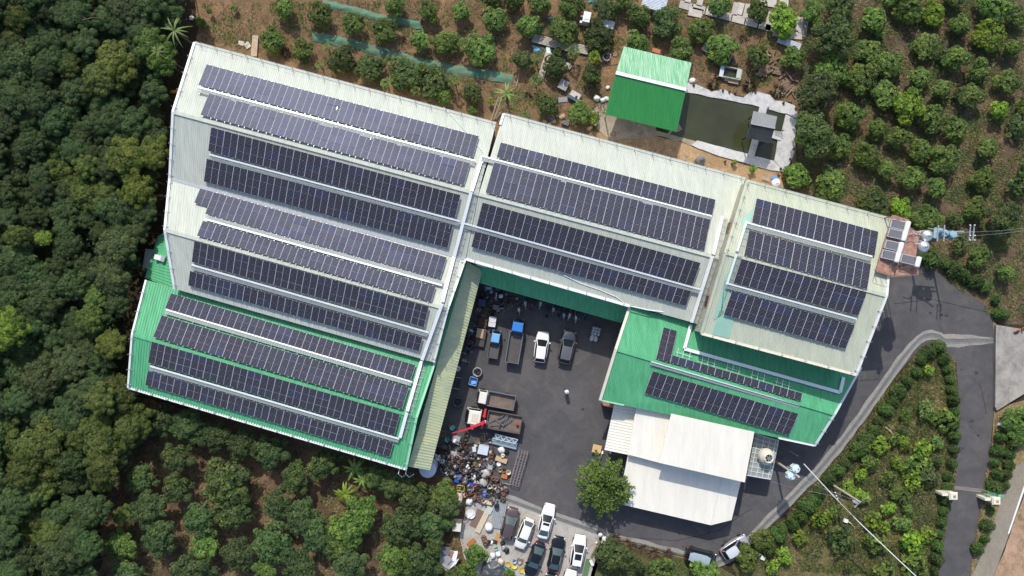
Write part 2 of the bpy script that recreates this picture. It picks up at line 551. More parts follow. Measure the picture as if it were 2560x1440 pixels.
# drain channel with its pale concrete shoulders
D1 = [(1255, 1245), (1300, 1261), (1355, 1282), (1400, 1298), (1495, 1331), (1520, 1345), (1600, 1362), (1700, 1388), (1790, 1408)]
D2 = [(1790, 1408), (1832, 1390), (1880, 1345), (1920, 1303), (1977, 1247), (2043, 1180), (2100, 1113), (2153, 1043), (2210, 962), (2253, 900), (2283, 864), (2297, 849), (2311, 840), (2330, 836), (2348, 840), (2361, 852)]
D3 = [(2357, 851), (2397, 852), (2440, 851), (2486, 851)]
for k, (d, h1, h2) in enumerate(((D1, 13, 4.0), (D2, 12, 4.0), (D3, 13, 4.5))):
    sheet("drain_shoulder", strip_poly(d, h1 if k < 2 else [17, 17, 12, 6]), 0.008 + 0.002 * k, m_shoul, 3.0, 7)
    sheet("drain_channel", strip_poly(d, h2), 0.016 + 0.002 * k, m_drain)
    mb = MB()
    for sgn in (-1, 1):
        q = strip_poly(d, h2 + 0.6)
        n = len(d)
        side = q[:n] if sgn < 0 else q[n:]
        for i in range(n - 1):
            mb.bar(P(*side[i], 0.02), P(*side[i + 1], 0.02), 0.07, 0.09)
    struct(mb.build("drain_kerb", m_shoul))

for tp in ([(2448, 958), (2456, 985), (2462, 1010), (2466, 1034)], [(2235, 760), (2330, 748), (2420, 770), (2478, 782)], [(1600, 1345), (1690, 1352), (1790, 1330), (1880, 1270)]):
    sheet("tar_seam", strip_poly(tp, .7), 0.004, m_tyre, 1.2, 6)
for k in range(26):
    x, y = rnd.choice(((rnd.uniform(1230, 1500), rnd.uniform(800, 1230)), (rnd.uniform(2240, 2470), rnd.uniform(720, 830)), (rnd.uniform(2400, 2450), rnd.uniform(900, 1400)), (rnd.uniform(1550, 1850), rnd.uniform(1320, 1370))))
    r_ = rnd.uniform(2, 7)
    sheet("oil_stain", [(x + math.cos(a) * r_ * rnd.uniform(.6, 1.2), y + math.sin(a) * r_ * rnd.uniform(.5, 1)) for a in [i * .7 for i in range(9)]], 0.004 + .0002 * k, m_oil)

# concrete pad at the east edge
r = thing("concrete_terrace", "flat grey concrete slab terrace at the right edge beside the inner road", "terrace", P(2530, 900))
mb = MB()
mb.prism([P(*p, 0.5) for p in ((2491, 812), (2720, 850), (2720, 880), (2560, 985), (2493, 1026), (2489, 1018))], -0.02, 0.5)
mb.build("slab", m_conc, r)
mb = MB()
mb.bar(P(2491, 812, .55), P(2489, 1018, .55), 0.15, 0.12)
mb.build("kerb", m_conc, r)

# ------------------------------------------------------------------ pond
POND = [(1690, 225), (1715, 232), (1899, 284), (1963, 283), (1952, 328), (1943, 353), (1933, 400), (1892, 391), (1868, 385), (1690, 338), (1660, 320)]
PAVE = [(1722, 205), (1780, 228), (1808, 224), (1836, 240), (1862, 243), (1880, 226), (1922, 238), (1937, 252), (1960, 255), (1986, 264), (1994, 285), (1990, 320), (1986, 340), (1987, 375), (1976, 405), (1962, 428),
        (1930, 426), (1880, 414), (1800, 392), (1740, 370), (1690, 352), (1640, 345), (1570, 330), (1520, 300), (1560, 285), (1690, 330), (1730, 215)]
sheet("pond_bottom", [(1650, 215), (1980, 255), (1980, 420), (1640, 350)], 0.002, m_floor)
sheet("pond_water", [(1640, 215), (1720, 231), (1800, 248), (1899, 268), (1970, 280), (1954, 330), (1936, 402), (1890, 394), (1868, 386), (1800, 368), (1690, 340), (1640, 326)], 0.02, m_water)
pv = thing("pond_paving", "bleached white concrete paving around the fish pond", "paving", P(1960, 400))


def pave(pts, name="paving_slab", z=0.16, m=m_white_c, amp=0.0):
    if amp:
        pts = rough_poly(pts, 10, amp, 5)
    MB().prism([P(*p) for p in pts], 0.0, z).build(name, m, pv)


pave([(1722, 205), (1780, 228), (1808, 224), (1836, 240), (1858, 244), (1880, 227), (1922, 238), (1937, 252), (1962, 255), (1986, 263), (1994, 284), (1990, 300), (1966, 284), (1921, 275), (1918, 270), (1899, 267), (1800, 247), (1716, 231), (1690, 225)], amp=2.5)
pave([(1990, 301), (1989, 330), (1986, 345), (1987, 378), (1976, 405), (1961, 430), (1934, 401), (1943, 353), (1954, 328), (1963.5, 286)], amp=1.5)
pave([(1960, 430), (1926, 426), (1880, 413), (1800, 391), (1745, 371), (1728, 362), (1742, 352), (1800, 367), (1868, 385), (1892, 392), (1933, 402)], amp=1.5)
sheet("concrete_apron", [(1490, 262), (1520, 240), (1560, 250), (1660, 320), (1740, 352), (1728, 364), (1700, 352), (1640, 340), (1590, 348), (1560, 345), (1530, 352), (1490, 320), (1475, 290)], 0.01, m_apron, 5, 9)
sheet("orange_earth", [(1480, 330), (1560, 345), (1640, 342), (1700, 354), (1745, 373), (1800, 393), (1880, 416), (1950, 432), (1960, 470), (1850, 450), (1700, 410), (1500, 350)], 0.006, m_orange, 4, 9)
for q in range(26):
    t = rnd.random()
    x, y = 1560 + t * 165 + rnd.uniform(-6, 6), 345 + t * 42 + rnd.uniform(-3, 26)
    s = rnd.uniform(3, 7)
    mb = MB()
    mb.prism([P(x + math.cos(a) * s * rnd.uniform(.7, 1.1), y + math.sin(a) * s * rnd.uniform(.6, 1)) for a in (0.3, 1.3, 2.2, 3.3, 4.2, 5.3)], 0, rnd.uniform(.06, .14))
    solo("stone", "flat tan stone paving slab set in the earth between pond and pale shed", "stone", mb, m_stone, "stone slabs below the green-roofed shelter")

# bridges of the pavilion
def railing(root, a, b, n, name="railing", hgt=0.8, m=m_black):
    mb = MB()
    up = Vector((0, 0, hgt))
    mb.bar(a + up, b + up, 0.05, 0.05)
    mb.bar(a + up * 0.4, b + up * 0.4, 0.04, 0.04)
    for i in range(n + 1):
        p = lerp(a, b, i / n)
        mb.bar(p, p + up, 0.04, 0.04)
    return mb.build(name, m, root)


pav = thing("pond_pavilion", "small pavilion with grey tiled gable roof standing in the fish pond", "pavilion", P(1905, 318))
for nm, q in (("bridge", [(1899, 262), (1919, 266), (1912, 292), (1893, 286)]), ("bridge", [(1880, 345), (1896, 350), (1884, 393), (1868, 389)]), ("bridge", [(1930, 327), (1954, 331), (1950, 352), (1928, 346)]),
              ("deck", [(1888, 284), (1940, 297), (1924, 354), (1872, 341)])):
    MB().prism([P(*p) for p in q], 0.1, 0.3 if nm == "bridge" else 0.34).build(nm, m_white_c, pav)
railing(pav, P(1918, 270, .3), P(1913, 289, .3), 7)
railing(pav, P(1898, 350, .3), P(1887, 392, .3), 12)
railing(pav, P(1936, 324, .3), P(1955, 329, .3), 7)


# ------------------------------------------------------------------ roofs
def on(pl, px, py, dz=0.0):
    """Where the sight line of a photo point meets a roof plane raised by dz."""
    p0, n = pl
    o = Vector((0, 0, CAM_H))
    d = Vector(((px - 1280) / FPX, (720 - py) / FPX, -1))
    t = (p0 + n * dz - o).dot(n) / d.dot(n)
    return o + d * t


def plane(a, b, d):
    n = (b - a).cross(d - a).normalized()
    return (a, n if n.z > 0 else -n)


def slope(root, a, b, c, d, m, pitch=0.3, h=0.05, name="roof", thick=0.1, skin=None):
    """Ribbed roof sheet: a-b along the eave, d-c along the ridge; ribs run from eave to ridge."""
    n = (b - a).cross(d - a).normalized()
    if n.z < 0:
        n = -n
    N = max(2, int((b - a).length / pitch))
    mb = MB()
    vs, fs = [], []
    for i in range(N):
        for fr, up in ((0, 0), (.58, 0), (.68, 1), (.9, 1)):
            t = (i + fr) / N
            vs += [lerp(a, b, t) + n * h * up, lerp(d, c, t) + n * h * up]
    vs += [b, c]
    k = len(vs) // 2
    for i in range(k - 1):
        f = (2 * i, 2 * i + 2, 2 * i + 3, 2 * i + 1)
        fs.append(f)
    mb.add(vs, fs)
    if (vs[2] - vs[0]).cross(vs[1] - vs[0]).dot(n) < 0:
        mb.f = [f[::-1] for f in mb.f]
    e = n * -0.012
    t = n * -thick
    top, bot = [a + e, b + e, c + e, d + e], [a + t, b + t, c + t, d + t]
    if (b - a).cross(d - a).z < 0:
        top, bot = top[::-1], bot[::-1]
    mb.frustum(bot, top)
    o = mb.build(name, skin or m, root)
    return plane(a, b, d)


def beam(root, name, pts, wd, ht, m):
    mb = MB()
    for i in range(len(pts) - 1):
        mb.bar(pts[i], pts[i + 1], wd, ht)
    return mb.build(name, m, root)


def wall(root, a, b, m, z0=0.0, name="wall", th=0.12, drop=0.12):
    d = (b - a)
    nn = Vector((-d.y, d.x, 0)).normalized() * th
    dz = Vector((0, 0, drop))
    A, B = a - dz, b - dz
    base = [Vector((a.x, a.y, z0)), Vector((b.x, b.y, z0)), Vector((b.x, b.y, z0)) + nn, Vector((a.x, a.y, z0)) + nn]
    top = [A, B, B + nn, A + nn]
    return MB().frustum(base, top).build(name, m, root)


POSTS = {}


def guard(root, a, b, sp=2.0, hgt=0.9, lean=None, wires=True):
    """Fall-protection posts along a roof edge, with two wires."""
    L = (b - a).length
    n = max(1, int(L / sp))
    if "post" not in POSTS:
        q = MB()
        q.tube([(0, 0, 0), (0, 0, .55), (0.10, 0, .95)], 0.03, 5)
        q.tube([(0.35, 0, 0), (0.03, 0, .5)], 0.022, 4)
        q.box((0.12, 0, 0.02), (0.5, 0.08, 0.03))
        POSTS["post"] = q.mesh("guard_post", m_galv)
    ang = math.atan2(lean.y, lean.x)
    for i in range(n + 1):
        p = lerp(a, b, (i + .25) / (n + .5)) + Vector((0, 0, 0.06))
        inst("guard_post", POSTS["post"], root, p - root.location, ang)
    if wires:
        mb = MB()
        for z in (0.5, 0.9):
            mb.bar(a + Vector((0, 0, z)), b + Vector((0, 0, z)), 0.014, 0.014)
        mb.build("guard_wire", m_galv, root)


def shift(p, q, d):
    return p + (q - p).normalized() * d


# ---- A: big pale double-gabled shed (two ridges)
A = thing("factory_shed", "largest pale double-gabled shed, left of the yard, carrying eight rows of solar panels", "shed", P(800, 480))
zE, zR = 8.0, 10.4
a_e0, a_e1 = P(487, 107, zE), P(1240, 309, zE)
a_r0, a_r1 = P(433, 280, zR), P(1196, 485, zR)
a_v0, a_v1 = P(425, 447, zE), P(1164, 648, zE)
PA1 = slope(A, a_e0, a_e1, a_r1, a_r0, m_pale, 0.26, .022)
PA2 = slope(A, a_v0, a_v1, a_r1, a_r0, m_pale, 0.26, .022)
b_r0, b_r1 = P(413, 575, 9.6), P(1120, 773, 9.6)
b_e0, b_e1 = P(437, 722, 7.4), P(1085, 906, 7.4)
PA3 = slope(A, a_v0, a_v1, b_r1, b_r0, m_pale, 0.33, .03)
PA4 = slope(A, b_e0, b_e1, b_r1, b_r0, m_pale, 0.33, .03)
dz1 = Vector((0, 0, .07))
beam(A, "ridge_cap", [a_r0 + dz1, a_r1 + dz1], 0.42, 0.06, m_pale)
beam(A, "ridge_cap", [b_r0 + dz1, b_r1 + dz1], 0.42, 0.06, m_pale)
beam(A, "valley_gutter", [a_v0 + dz1, a_v1 + dz1], 0.34, 0.05, m_galv)
beam(A, "verge_trim", [a_e0 + dz1, a_r0 + dz1, a_v0 + dz1, b_r0 + dz1, b_e0 + dz1], 0.30, 0.16, m_trim)
beam(A, "verge_trim", [a_v1 + dz1, b_r1 + dz1, b_e1 + dz1], 0.22, 0.14, m_trim)
beam(A, "gutter", [a_e0, a_e1], 0.28, 0.2, m_pale)
ins = [(a_e0, a_e1), (a_e1, a_r1), (b_e1, b_r1), (b_r1, a_v1), (b_e0, b_r0), (b_r0, a_v0), (a_v0, a_r0), (a_r0, a_e0)]
cA = P(800, 480, 0)
for p, q in ins:
    p2 = Vector((cA.x + (p.x - cA.x) * .985, cA.y + (p.y - cA.y) * .985, p.z))
    q2 = Vector((cA.x + (q.x - cA.x) * .985, cA.y + (q.y - cA.y) * .985, q.z))
    wall(A, p2, q2, m_gwall if p in (b_e1, b_r1) else m_wall)
south = Vector((-.26, -1, 0)).normalized()
east = Vector((1, -.27, 0)).normalized()
guard(A, shift(a_e0, a_e1, .4), a_e1, 1.95, lean=south)
guard(A, shift(a_e0, a_r0, 1.5), a_r0, 2.2, lean=east, wires=False)
guard(A, shift(a_r0, a_v0, 1.5), a_v0, 2.2, lean=east, wires=False)
guard(A, a_v0, b_r0, 2.2, lean=east, wires=False)
guard(A, b_r0, b_e0, 2.3, lean=east, wires=False)
guard(A, a_v1, b_r1, 2.2, lean=-east, wires=False)
guard(A, b_r1, b_e1, 2.2, lean=-east, wires=False)

# ---- B: pale shed joined to it on the same ridge
B = thing("factory_shed", "pale shed above the yard sharing the long ridge, with four rows of solar panels", "shed", P(1500, 560))
B_e0, B_e1 = P(1259, 285, zE), P(1863, 447, zE)
B_r0, B_r1 = P(1197, 485.5, zR + .005), P(1808, 648, zR + .005)
B_s0, B_s1 = P(1165, 648, 7.9), P(1752, 812, 7.9)
PB1 = slope(B, B_e0, B_e1, B_r1, B_r0, m_pale, 0.26, .022)
PB2 = slope(B, B_s0, B_s1, B_r1, B_r0, m_pale, 0.26, .022)
beam(B, "ridge_cap", [B_r0 + dz1, B_r1 + dz1], 0.42, 0.06, m_pale)
beam(B, "verge_trim", [B_e0 + dz1, lerp(B_e0, B_r0, .14) + dz1], 0.3, 0.2, m_trim)
beam(B, "gutter", [B_e0, B_e1], 0.28, 0.2, m_pale)
beam(B, "gutter", [B_s0 + dz1 * .5, P(1574, 765, 7.95)], 0.34, 0.22, m_trim)
for p, q in ((B_e0, B_e1), (B_s0, B_s1), (B_e1, B_r1), (B_r1, B_s1)):
    cB = P(1500, 560)
    wall(B, Vector((cB.x + (p.x - cB.x) * .985, cB.y + (p.y - cB.y) * .975, p.z)), Vector((cB.x + (q.x - cB.x) * .985, cB.y + (q.y - cB.y) * .975, q.z)), m_wall)
guard(B, shift(B_e0, B_e1, .3), B_e1, 2.35, lean=south)
guard(B, shift(B_s0, B_s1, .5), P(1570, 763, 7.9), 2.4, lean=-south, wires=False)
# green canopy on the yard side, on posts
g0, g1 = P(1168, 650, 5.6), P(1578, 766, 5.6)
g2, g3 = P(1553, 806, 4.3), P(1196, 705, 4.3)
slope(B, g3, g2, g1, g0, m_green, 0.24, name="canopy")
beam(B, "gutter", [g3, g2], 0.16, 0.14, m_green)
for i in range(8):
    p = lerp(g3, g2, (i + .3) / 8) + Vector((-.2, .3, 0))
    MB().bar(Vector((p.x, p.y, 0)), Vector((p.x, p.y, 4.25)), .15, .15).build("post", m_galv, B)
for x, y in ((1205, 661), (1312, 691), (1408, 717)):
    t = P(x, y, 7.4)
    MB().box((t.x, t.y, 7.35), (1.3, .5, .22), -RZ).build("floodlight", m_trim, B)

# ---- yellow-green canopy along the shed's yard side (part of A)
c0, c1 = P(1166, 653, 6.2), P(1020, 1166, 5.6)
c2, c3 = P(1075, 1176, 4.4), P(1206, 676, 5.0)
slope(A, c2, c3, c0, c1, m_poly, 0.36, name="canopy", thick=0.04)
mb = MB()
mb.frustum([P(1166, 652, 7.3), P(1086, 908, 6.8), P(1092, 912, 5.8), P(1168, 656, 6.2)], [P(1165, 653, 7.3) + Vector((-.1, 0, 0)), P(1085, 909, 6.8) + Vector((-.1, 0, 0)), P(1091, 913, 5.8) + Vector((-.1, 0, 0)), P(1167, 657, 6.2) + Vector((-.1, 0, 0))])
mb.build("wall", m_gwall, A)
for i in range(10):
    p = lerp(c2, c3, (i + .4) / 10) + Vector((-.3, 0, 0))
    MB().bar(Vector((p.x, p.y, 0)), Vector((p.x, p.y, 4.3)), .14, .14).build("post", m_galv, A)

# ---- C: green gabled shed, lower left
C = thing("factory_shed", "green gabled shed at the lower left of the complex with four rows of panels", "shed", P(700, 950))
C_n0, C_n1 = P(366, 700, 6.4), P(1089, 902, 6.6)
C_r0, C_r1 = P(331, 836, 7.9), P(1042, 1043, 7.9)
C_s0, C_s1 = P(321, 969, 6.4), P(1015, 1173, 6.4)
PC1 = slope(C, C_n0, C_n1, C_r1, C_r0, m_green, 0.33)
PC2 = slope(C, C_s0, C_s1, C_r1, C_r0, m_green, 0.33)
beam(C, "ridge_cap", [C_r0 + dz1, C_r1 + dz1], 0.4, 0.06, m_green)
beam(C, "verge_trim", [C_n0 + dz1, C_r0 + dz1, C_s0 + dz1], 0.24, 0.16, m_trim)
beam(C, "verge_trim", [C_n1 + dz1, C_r1 + dz1, C_s1 + dz1], 0.26, 0.16, mat("pale_green_trim", (0.30, 0.58, 0.40), .45))
beam(C, "gutter", [C_s0 - dz1, C_s1 - dz1], 0.30, 0.2, m_trim)
cC = P(700, 940)
for p, q in ((C_s0, C_s1), (C_n0, C_r0), (C_r0, C_s0), (C_n1, C_r1), (C_r1, C_s1)):
    wall(C, Vector((cC.x + (p.x - cC.x) * .985, cC.y + (p.y - cC.y) * .985, p.z)), Vector((cC.x + (q.x - cC.x) * .985, cC.y + (q.y - cC.y) * .985, q.z)), m_gwall)
guard(C, shift(C_n0, C_r0, 1), C_r0, 2.3, lean=east, wires=False)
guard(C, C_r0, C_s0, 2.3, lean=east, wires=False)
guard(C, shift(C_s0, C_s1, .6), C_s1, 2.0, lean=-south, wires=False)
guard(C, C_r1, C_s1, 2.4, lean=-east, wires=False)
mb = MB()
for s in (1000, 1018):
    a = P(s, 1168, 5.6)
    mb.tube([a, a + Vector((-.2, -.8, .1)), a + Vector((0.1, -1.5, -.9)), a + Vector((.7, -1.2, -1.2))], .05, 6)
mb.build("downpipe", m_trim, C)

# ---- small green lean-to on the forest side
L = thing("lean_to", "small green lean-to roof jutting into the forest beside the double-gabled shed", "lean-to", P(410, 650))
PL = slope(L, P(362, 694, 4.2), P(395, 590, 4.2), P(440, 570, 5.6), P(446, 728, 5.6), m_green, 0.3)
MB().frustum([P(370, 690, 0), P(400, 596, 0), P(418, 600, 0), P(436, 705, 0)], [P(370, 690, 4.1), P(400, 596, 4.1), P(418, 600, 4.1), P(436, 705, 4.1)]).build("wall", m_gwall, L)
slope(L, P(356, 670, 3.2), P(364, 622, 3.2), P(384, 624, 3.5), P(374, 672, 3.5), m_pale, 0.24, name="awning")
o = thing("exhaust_box", "pale grey metal box standing on the small green lean-to roof", "roof vent", on(PL, 403, 645, .05))
q = o.location
MB().box(q + Vector((0, 0, .35)), (1.25, .62, .5), -RZ).build("housing", m_trim, o)
MB().box(q + Vector((.55, -.14, .45)), (.5, .7, .7), -RZ).build("hood", m_galv, o)

# ---- E: lime shed at the right
E = thing("factory_shed", "tallest pale lime shed at the right, four rows of panels, water heaters at its end", "shed", P(1990, 700))
zEe, zEr = 10.8, 13.0
E_n0, E_n1 = P(1868, 452, zEe), P(2232, 549, zEe)
E_r0, E_r1 = P(1813, 632, zEr), P(2216, 739, zEr)
E_s0, E_s1 = P(1753, 834, zEe), P(2140, 937, zEe)
PE1 = slope(E, E_n0, E_n1, E_r1, E_r0, m_lime, 0.26, .022)
PE2 = slope(E, E_s0, E_s1, E_r1, E_r0, m_lime, 0.26, .022)
beam(E, "ridge_cap", [E_r0 + dz1, E_r1 + dz1], 0.4, 0.06, m_lime)
beam(E, "verge_trim", [E_n0 + dz1, E_r0 + dz1, E_s0 + dz1], 0.34, 0.12, m_lime)
beam(E, "verge_trim", [E_n1 + dz1, E_r1 + dz1, E_s1 + dz1], 0.26, 0.16, m_trim)
beam(E, "gutter", [E_n0, E_n1], 0.3, 0.2, m_lime)
beam(E, "gutter", [E_s0, E_s1], 0.30, 0.26, m_cream)
cE = P(1985, 690)
for p, q, mm in ((E_n0, E_n1, m_wall), (E_s0, E_s1, m_wall), (E_n1, E_r1, m_wall), (E_r1, E_s1, m_wall), (E_n0, E_r0, m_cream), (E_r0, E_s0, m_cream)):
    wall(E, Vector((cE.x + (p.x - cE.x) * .99, cE.y + (p.y - cE.y) * .985, p.z)), Vector((cE.x + (q.x - cE.x) * .99, cE.y + (q.y - cE.y) * .985, q.z)), mm)
# ribs and two rusty windows of the west wall
mb = MB()
for i in range(150):
    t = i / 150
    p = lerp(E_n0, E_r0, t * 2) if t < .5 else lerp(E_r0, E_s0, t * 2 - 1)
    x, y = cE.x + (p.x - cE.x) * .99 - .05, cE.y + (p.y - cE.y) * .985
    mb.box((x, y, (p.z - .3 + 7.5) / 2), (.09, .06, p.z - .3 - 7.5))
mb.build("wall_rib", m_cream, E)["kind"] = "stuff"
for t, zc in ((.32, 10.3), (.80, 10.0)):
    p = lerp(E_n0, E_r0, t * 2) if t < .5 else lerp(E_r0, E_s0, t * 2 - 1)
    x, y = cE.x + (p.x - cE.x) * .99 - .1, cE.y + (p.y - cE.y) * .985
    f = MB().box((x, y, zc), (.16, 1.5, 1.3), math.radians(-14)).build("window", mat("window_frame_brown", (.30, .14, .08), .7), E)
    g = MB().box((x - .09, y, zc), (.03, 1.25, 1.05), math.radians(-14))
    o = g.build("pane", m_glass, None)
    o.parent = f
    o.matrix_parent_inverse = Matrix.Identity(4)
    for v in o.data.vertices:
        v.co -= E.location
# translucent aqua sheets let into the lime roof
for (q1, q2, q3, q4), pl in ((((1857, 547), (1884, 520), (1876, 560), (1852, 604)), PE1), (((1853, 604), (1876, 566), (1868, 585), (1834, 636)), PE1),
                             (((1812, 700), (1834, 648), (1846, 650), (1800, 792)), PE2), (((1783, 800), (1812, 700), (1830, 704), (1806, 790)), PE2), (((1779, 836), (1800, 775), (1838, 785), (1822, 846)), PE2)):
    pts = [on(pl, x, y, .045) for x, y in (q1, q2, q3, q4)]
    if (pts[1] - pts[0]).cross(pts[3] - pts[0]).z < 0:
        pts = pts[::-1]
    MB().frustum([p - pl[1] * .02 for p in pts], [p + pl[1] * .012 for p in pts]).build("skylight_sheet", m_aqua, E)
guard(E, shift(E_n0, E_n1, 1.5), E_n1, 2.5, lean=south, wires=True)
guard(E, shift(E_r1, E_s1, 1.5), E_s1, 2.0, lean=-east, wires=False)
guard(E, shift(E_s0, E_s1, .6), E_s1, 2.7, lean=-south, wires=False)
guard(E, E_n0, E_r0, 1.9, lean=east, wires=False)

# ---- D: low green shed in front of E
D = thing("factory_shed", "low green shed right of the yard, partly under the lime shed's eave, two panel rows", "shed", P(1800, 960))
D_n0, D_n1 = P(1574, 766, 7.2), P(2152, 918, 5.7)
D_r0, D_r1 = P(1539, 873, 8.1), P(2086, 1035, 6.8)
D_s0, D_s1 = P(1500, 1000, 6.3), P(2036, 1114, 5.2)
PD1 = slope(D, D_n0, D_n1, D_r1, D_r0, m_green, 0.27)
PD2 = slope(D, D_s0, D_s1, D_r1, D_r0, m_green, 0.27)
beam(D, "ridge_cap", [D_r0 + dz1, D_r1 + dz1], 0.4, 0.06, m_green)
beam(D, "verge_trim", [D_n0 + dz1, D_r0 + dz1, D_s0 + dz1], 0.34, 0.22, m_cream)
beam(D, "verge_trim", [D_n1 + dz1, D_r1 + dz1, D_s1 + dz1], 0.26, 0.2, mat("pale_blue_trim", (.55, .66, .66), .4))
beam(D, "gutter", [lerp(D_s0, D_s1, .83), D_s1], 0.22, 0.2, m_trim)
beam(D, "gutter", [lerp(D_s0, D_s1, 0), lerp(D_s0, D_s1, .11)], 0.18, 0.16, mat("pale_green_trim", (0.30, 0.58, 0.40), .45))
cD = P(1800, 940)
for p, q in ((D_s0, D_s1), (D_n0, D_r0), (D_r0, D_s0), (D_n1, D_r1), (D_r1, D_s1)):
    wall(D, Vector((cD.x + (p.x - cD.x) * (.985 if p.x > cD.x else .91), cD.y + (p.y - cD.y) * .985, p.z)), Vector((cD.x + (q.x - cD.x) * (.985 if q.x > cD.x else .91), cD.y + (q.y - cD.y) * .985, q.z)), m_cream)
guard(D, shift(D_r1, D_s1, .3), D_s1, 2.2, lean=-east, wires=False)

# ---- white-roofed house
Fh = thing("white_roofed_house", "low house with flat white metal roofs below the green shed, beside the star-shaped tree", "house", P(1700, 1180))
f1 = [P(1648, 1157, 6.5), P(1862, 1206, 6.5), P(1886, 1080, 7.0), P(1678, 1034, 7.0)]
slope(Fh, *f1, m_whiteroof, 0.3, 0.009)
f4 = [P(1569, 1136, 4.9), P(1652, 1158, 4.9), P(1682, 1035, 5.2), P(1591, 1018, 5.2)]
slope(Fh, *f4, m_whiteroof, 0.3, 0.009)
f3 = [P(1536, 1008, 3.7), P(1511, 1125, 3.5), P(1569, 1137, 3.9), P(1593, 1019, 4.1)]
slope(Fh, *f3, m_whiteroof, 0.36, 0.06, name="carport_roof", thick=.05)
f2 = MB()
zz = lambda x, y: 3.75 - (y - 1140) * 0.0045
pts = [(1545, 1259), (1777, 1313), (1828, 1301), (1853, 1200), (1650, 1152), (1571, 1134)]
slope(Fh, P(1545, 1259, 3.2), P(1777, 1313, 3.2), P(1806, 1190, 3.75), P(1571, 1134, 3.75), m_whiteroof, 0.3, 0.009)
slope(Fh, P(1777.5, 1313, 3.2), P(1829, 1300, 3.25), P(1853, 1200, 3.75), P(1806.5, 1190, 3.75), m_whiteroof, 0.3, 0.009)
for ring, z in (([P(1660, 1150, 6), P(1850, 1194, 6), P(1872, 1090, 6), P(1686, 1046, 6)], 5.95), ([P(1580, 1128, 4.8), P(1645, 1144, 4.8), P(1670, 1050, 4.8), P(1600, 1032, 4.8)], 4.75), ([P(1556, 1250, 3), P(1775, 1302, 3), P(1818, 1292, 3), P(1838, 1204, 3), P(1580, 1142, 3)], 3.0)):
    for i in range(len(ring)):
        a, b = ring[i].copy(), ring[(i + 1) % len(ring)].copy()
        a.z = b.z = z
        wall(Fh, a, b, m_wall, drop=0.0)
for x, y in ((1518, 1118), (1541, 1016)):
    p = P(x, y)
    MB().bar(p, p + Vector((0, 0, 3.4)), .12, .12).build("post", m_galv, Fh)
beam(Fh, "flashing", [P(1570, 1137, 4.0), P(1648, 1157, 4.0)], .2, .1, m_whiteroof)
# ridge strip between the two higher roofs
beam(Fh, "flashing", [P(1682, 1036, 5.35), P(1655, 1156, 5.05)], .5, .08, m_whiteroof)

# ---- fibreglass canopy with the extractor turret
K = thing("fibreglass_canopy", "grey see-through canopy on white purlins at the white house's road side", "canopy", P(1906, 1140))
k4 = [P(1868, 1188, 3.1), P(1926, 1198, 3.1), P(1946, 1101, 3.2), P(1888, 1084, 3.2)]
slope(K, *k4, m_clear, 0.3, 0.03, thick=.03)
for i in range(10):
    t = i / 9
    MB().bar(lerp(k4[0], k4[3], t) + Vector((0, 0, .08)), lerp(k4[1], k4[2], t) + Vector((0, 0, .08)), .06, .07).build("purlin", m_trim, K)
for i in range(4):
    t = (i + .5) / 4
    MB().bar(lerp(k4[0], k4[1], t) + Vector((0, 0, .13)), lerp(k4[3], k4[2], t) + Vector((0, 0, .13)), .05, .05).build("rail", m_trim, K)
beam(K, "gutter", [k4[0], k4[1], k4[2]], .14, .16, m_galv)
for p in k4:
    MB().bar(Vector((p.x, p.y, 0)), p, .1, .1).build("post", m_galv, K)
p = P(1912, 1139, 3.2)
V = thing("extractor_turret", "round cream extractor turret with open spoked top on the see-through canopy", "roof vent", p)
MB().lathe([(1.0, .05), (1.05, .35), (1.02, .8), (.9, 1.2), (.62, 1.5), (.60, 1.62), (.50, 1.62), (.50, 1.2)], 22, p).build("housing", m_cream, V, True)
mb = MB()
for k in range(3):
    a = k * math.pi / 3 + .3
    mb.bar(p + Vector((math.cos(a) * .52, math.sin(a) * .52, 1.55)), p - Vector((math.cos(a) * .52, math.sin(a) * .52, -1.55)), .08, .06)
mb.build("spoke", m_galv, V)
MB().lathe([(.5, 1.25), (.49, 1.22)], 16, p).build("shaft", m_black, V)  # black disc colours in the darkness inside the open top
mb = MB()
mb.tube([p + Vector((math.cos(k * .3) * 1.06, math.sin(k * .3) * 1.06, .4)) for k in range(22)], .03, 5)
mb.build("band", m_galv, V)

# ---- green-roofed shelter by the pond
G = thing("pond_shelter", "bright green gabled shelter with a white ridge cap at the pond's end", "shelter", P(1620, 225))
G_n0, G_n1, G_s0, G_s1 = P(1560, 116, 3.4), P(1729, 157, 3.4), P(1513, 286, 3.4), P(1692, 330, 3.4)
G_r0, G_r1 = P(1539, 184, 4.6), P(1715, 226, 4.6)
PG1 = slope(G, G_n0, G_n1, G_r1, G_r0, m_glint, 0.3, 0.06)  # sunward slope coloured lighter than the other, glints included
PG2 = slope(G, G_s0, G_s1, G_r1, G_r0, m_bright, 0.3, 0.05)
nn = (lerp(G_n0, G_n1, .5) - lerp(G_s0, G_s1, .5)).normalized()
mb = MB()
mb.frustum([G_r0 + nn * .32 + Vector((0, 0, .0)), G_r0 - nn * .12 + Vector((0, 0, .06)), G_r1 - nn * .12 + Vector((0, 0, .06)), G_r1 + nn * .32],
           [G_r0 + nn * .32 + Vector((0, 0, .06)), G_r0 - nn * .12 + Vector((0, 0, .14)), G_r1 - nn * .12 + Vector((0, 0, .14)), G_r1 + nn * .32 + Vector((0, 0, .06))])
mb.build("ridge_cap", m_trim, G)
for x, y in ((1560, 125), (1722, 165), (1520, 280), (1684, 322), (1605, 302), (1640, 142)):
    p = P(x, y, 3.2)
    MB().bar(Vector((p.x, p.y, 0)), p, .16, .16).build("post", m_galv, G)

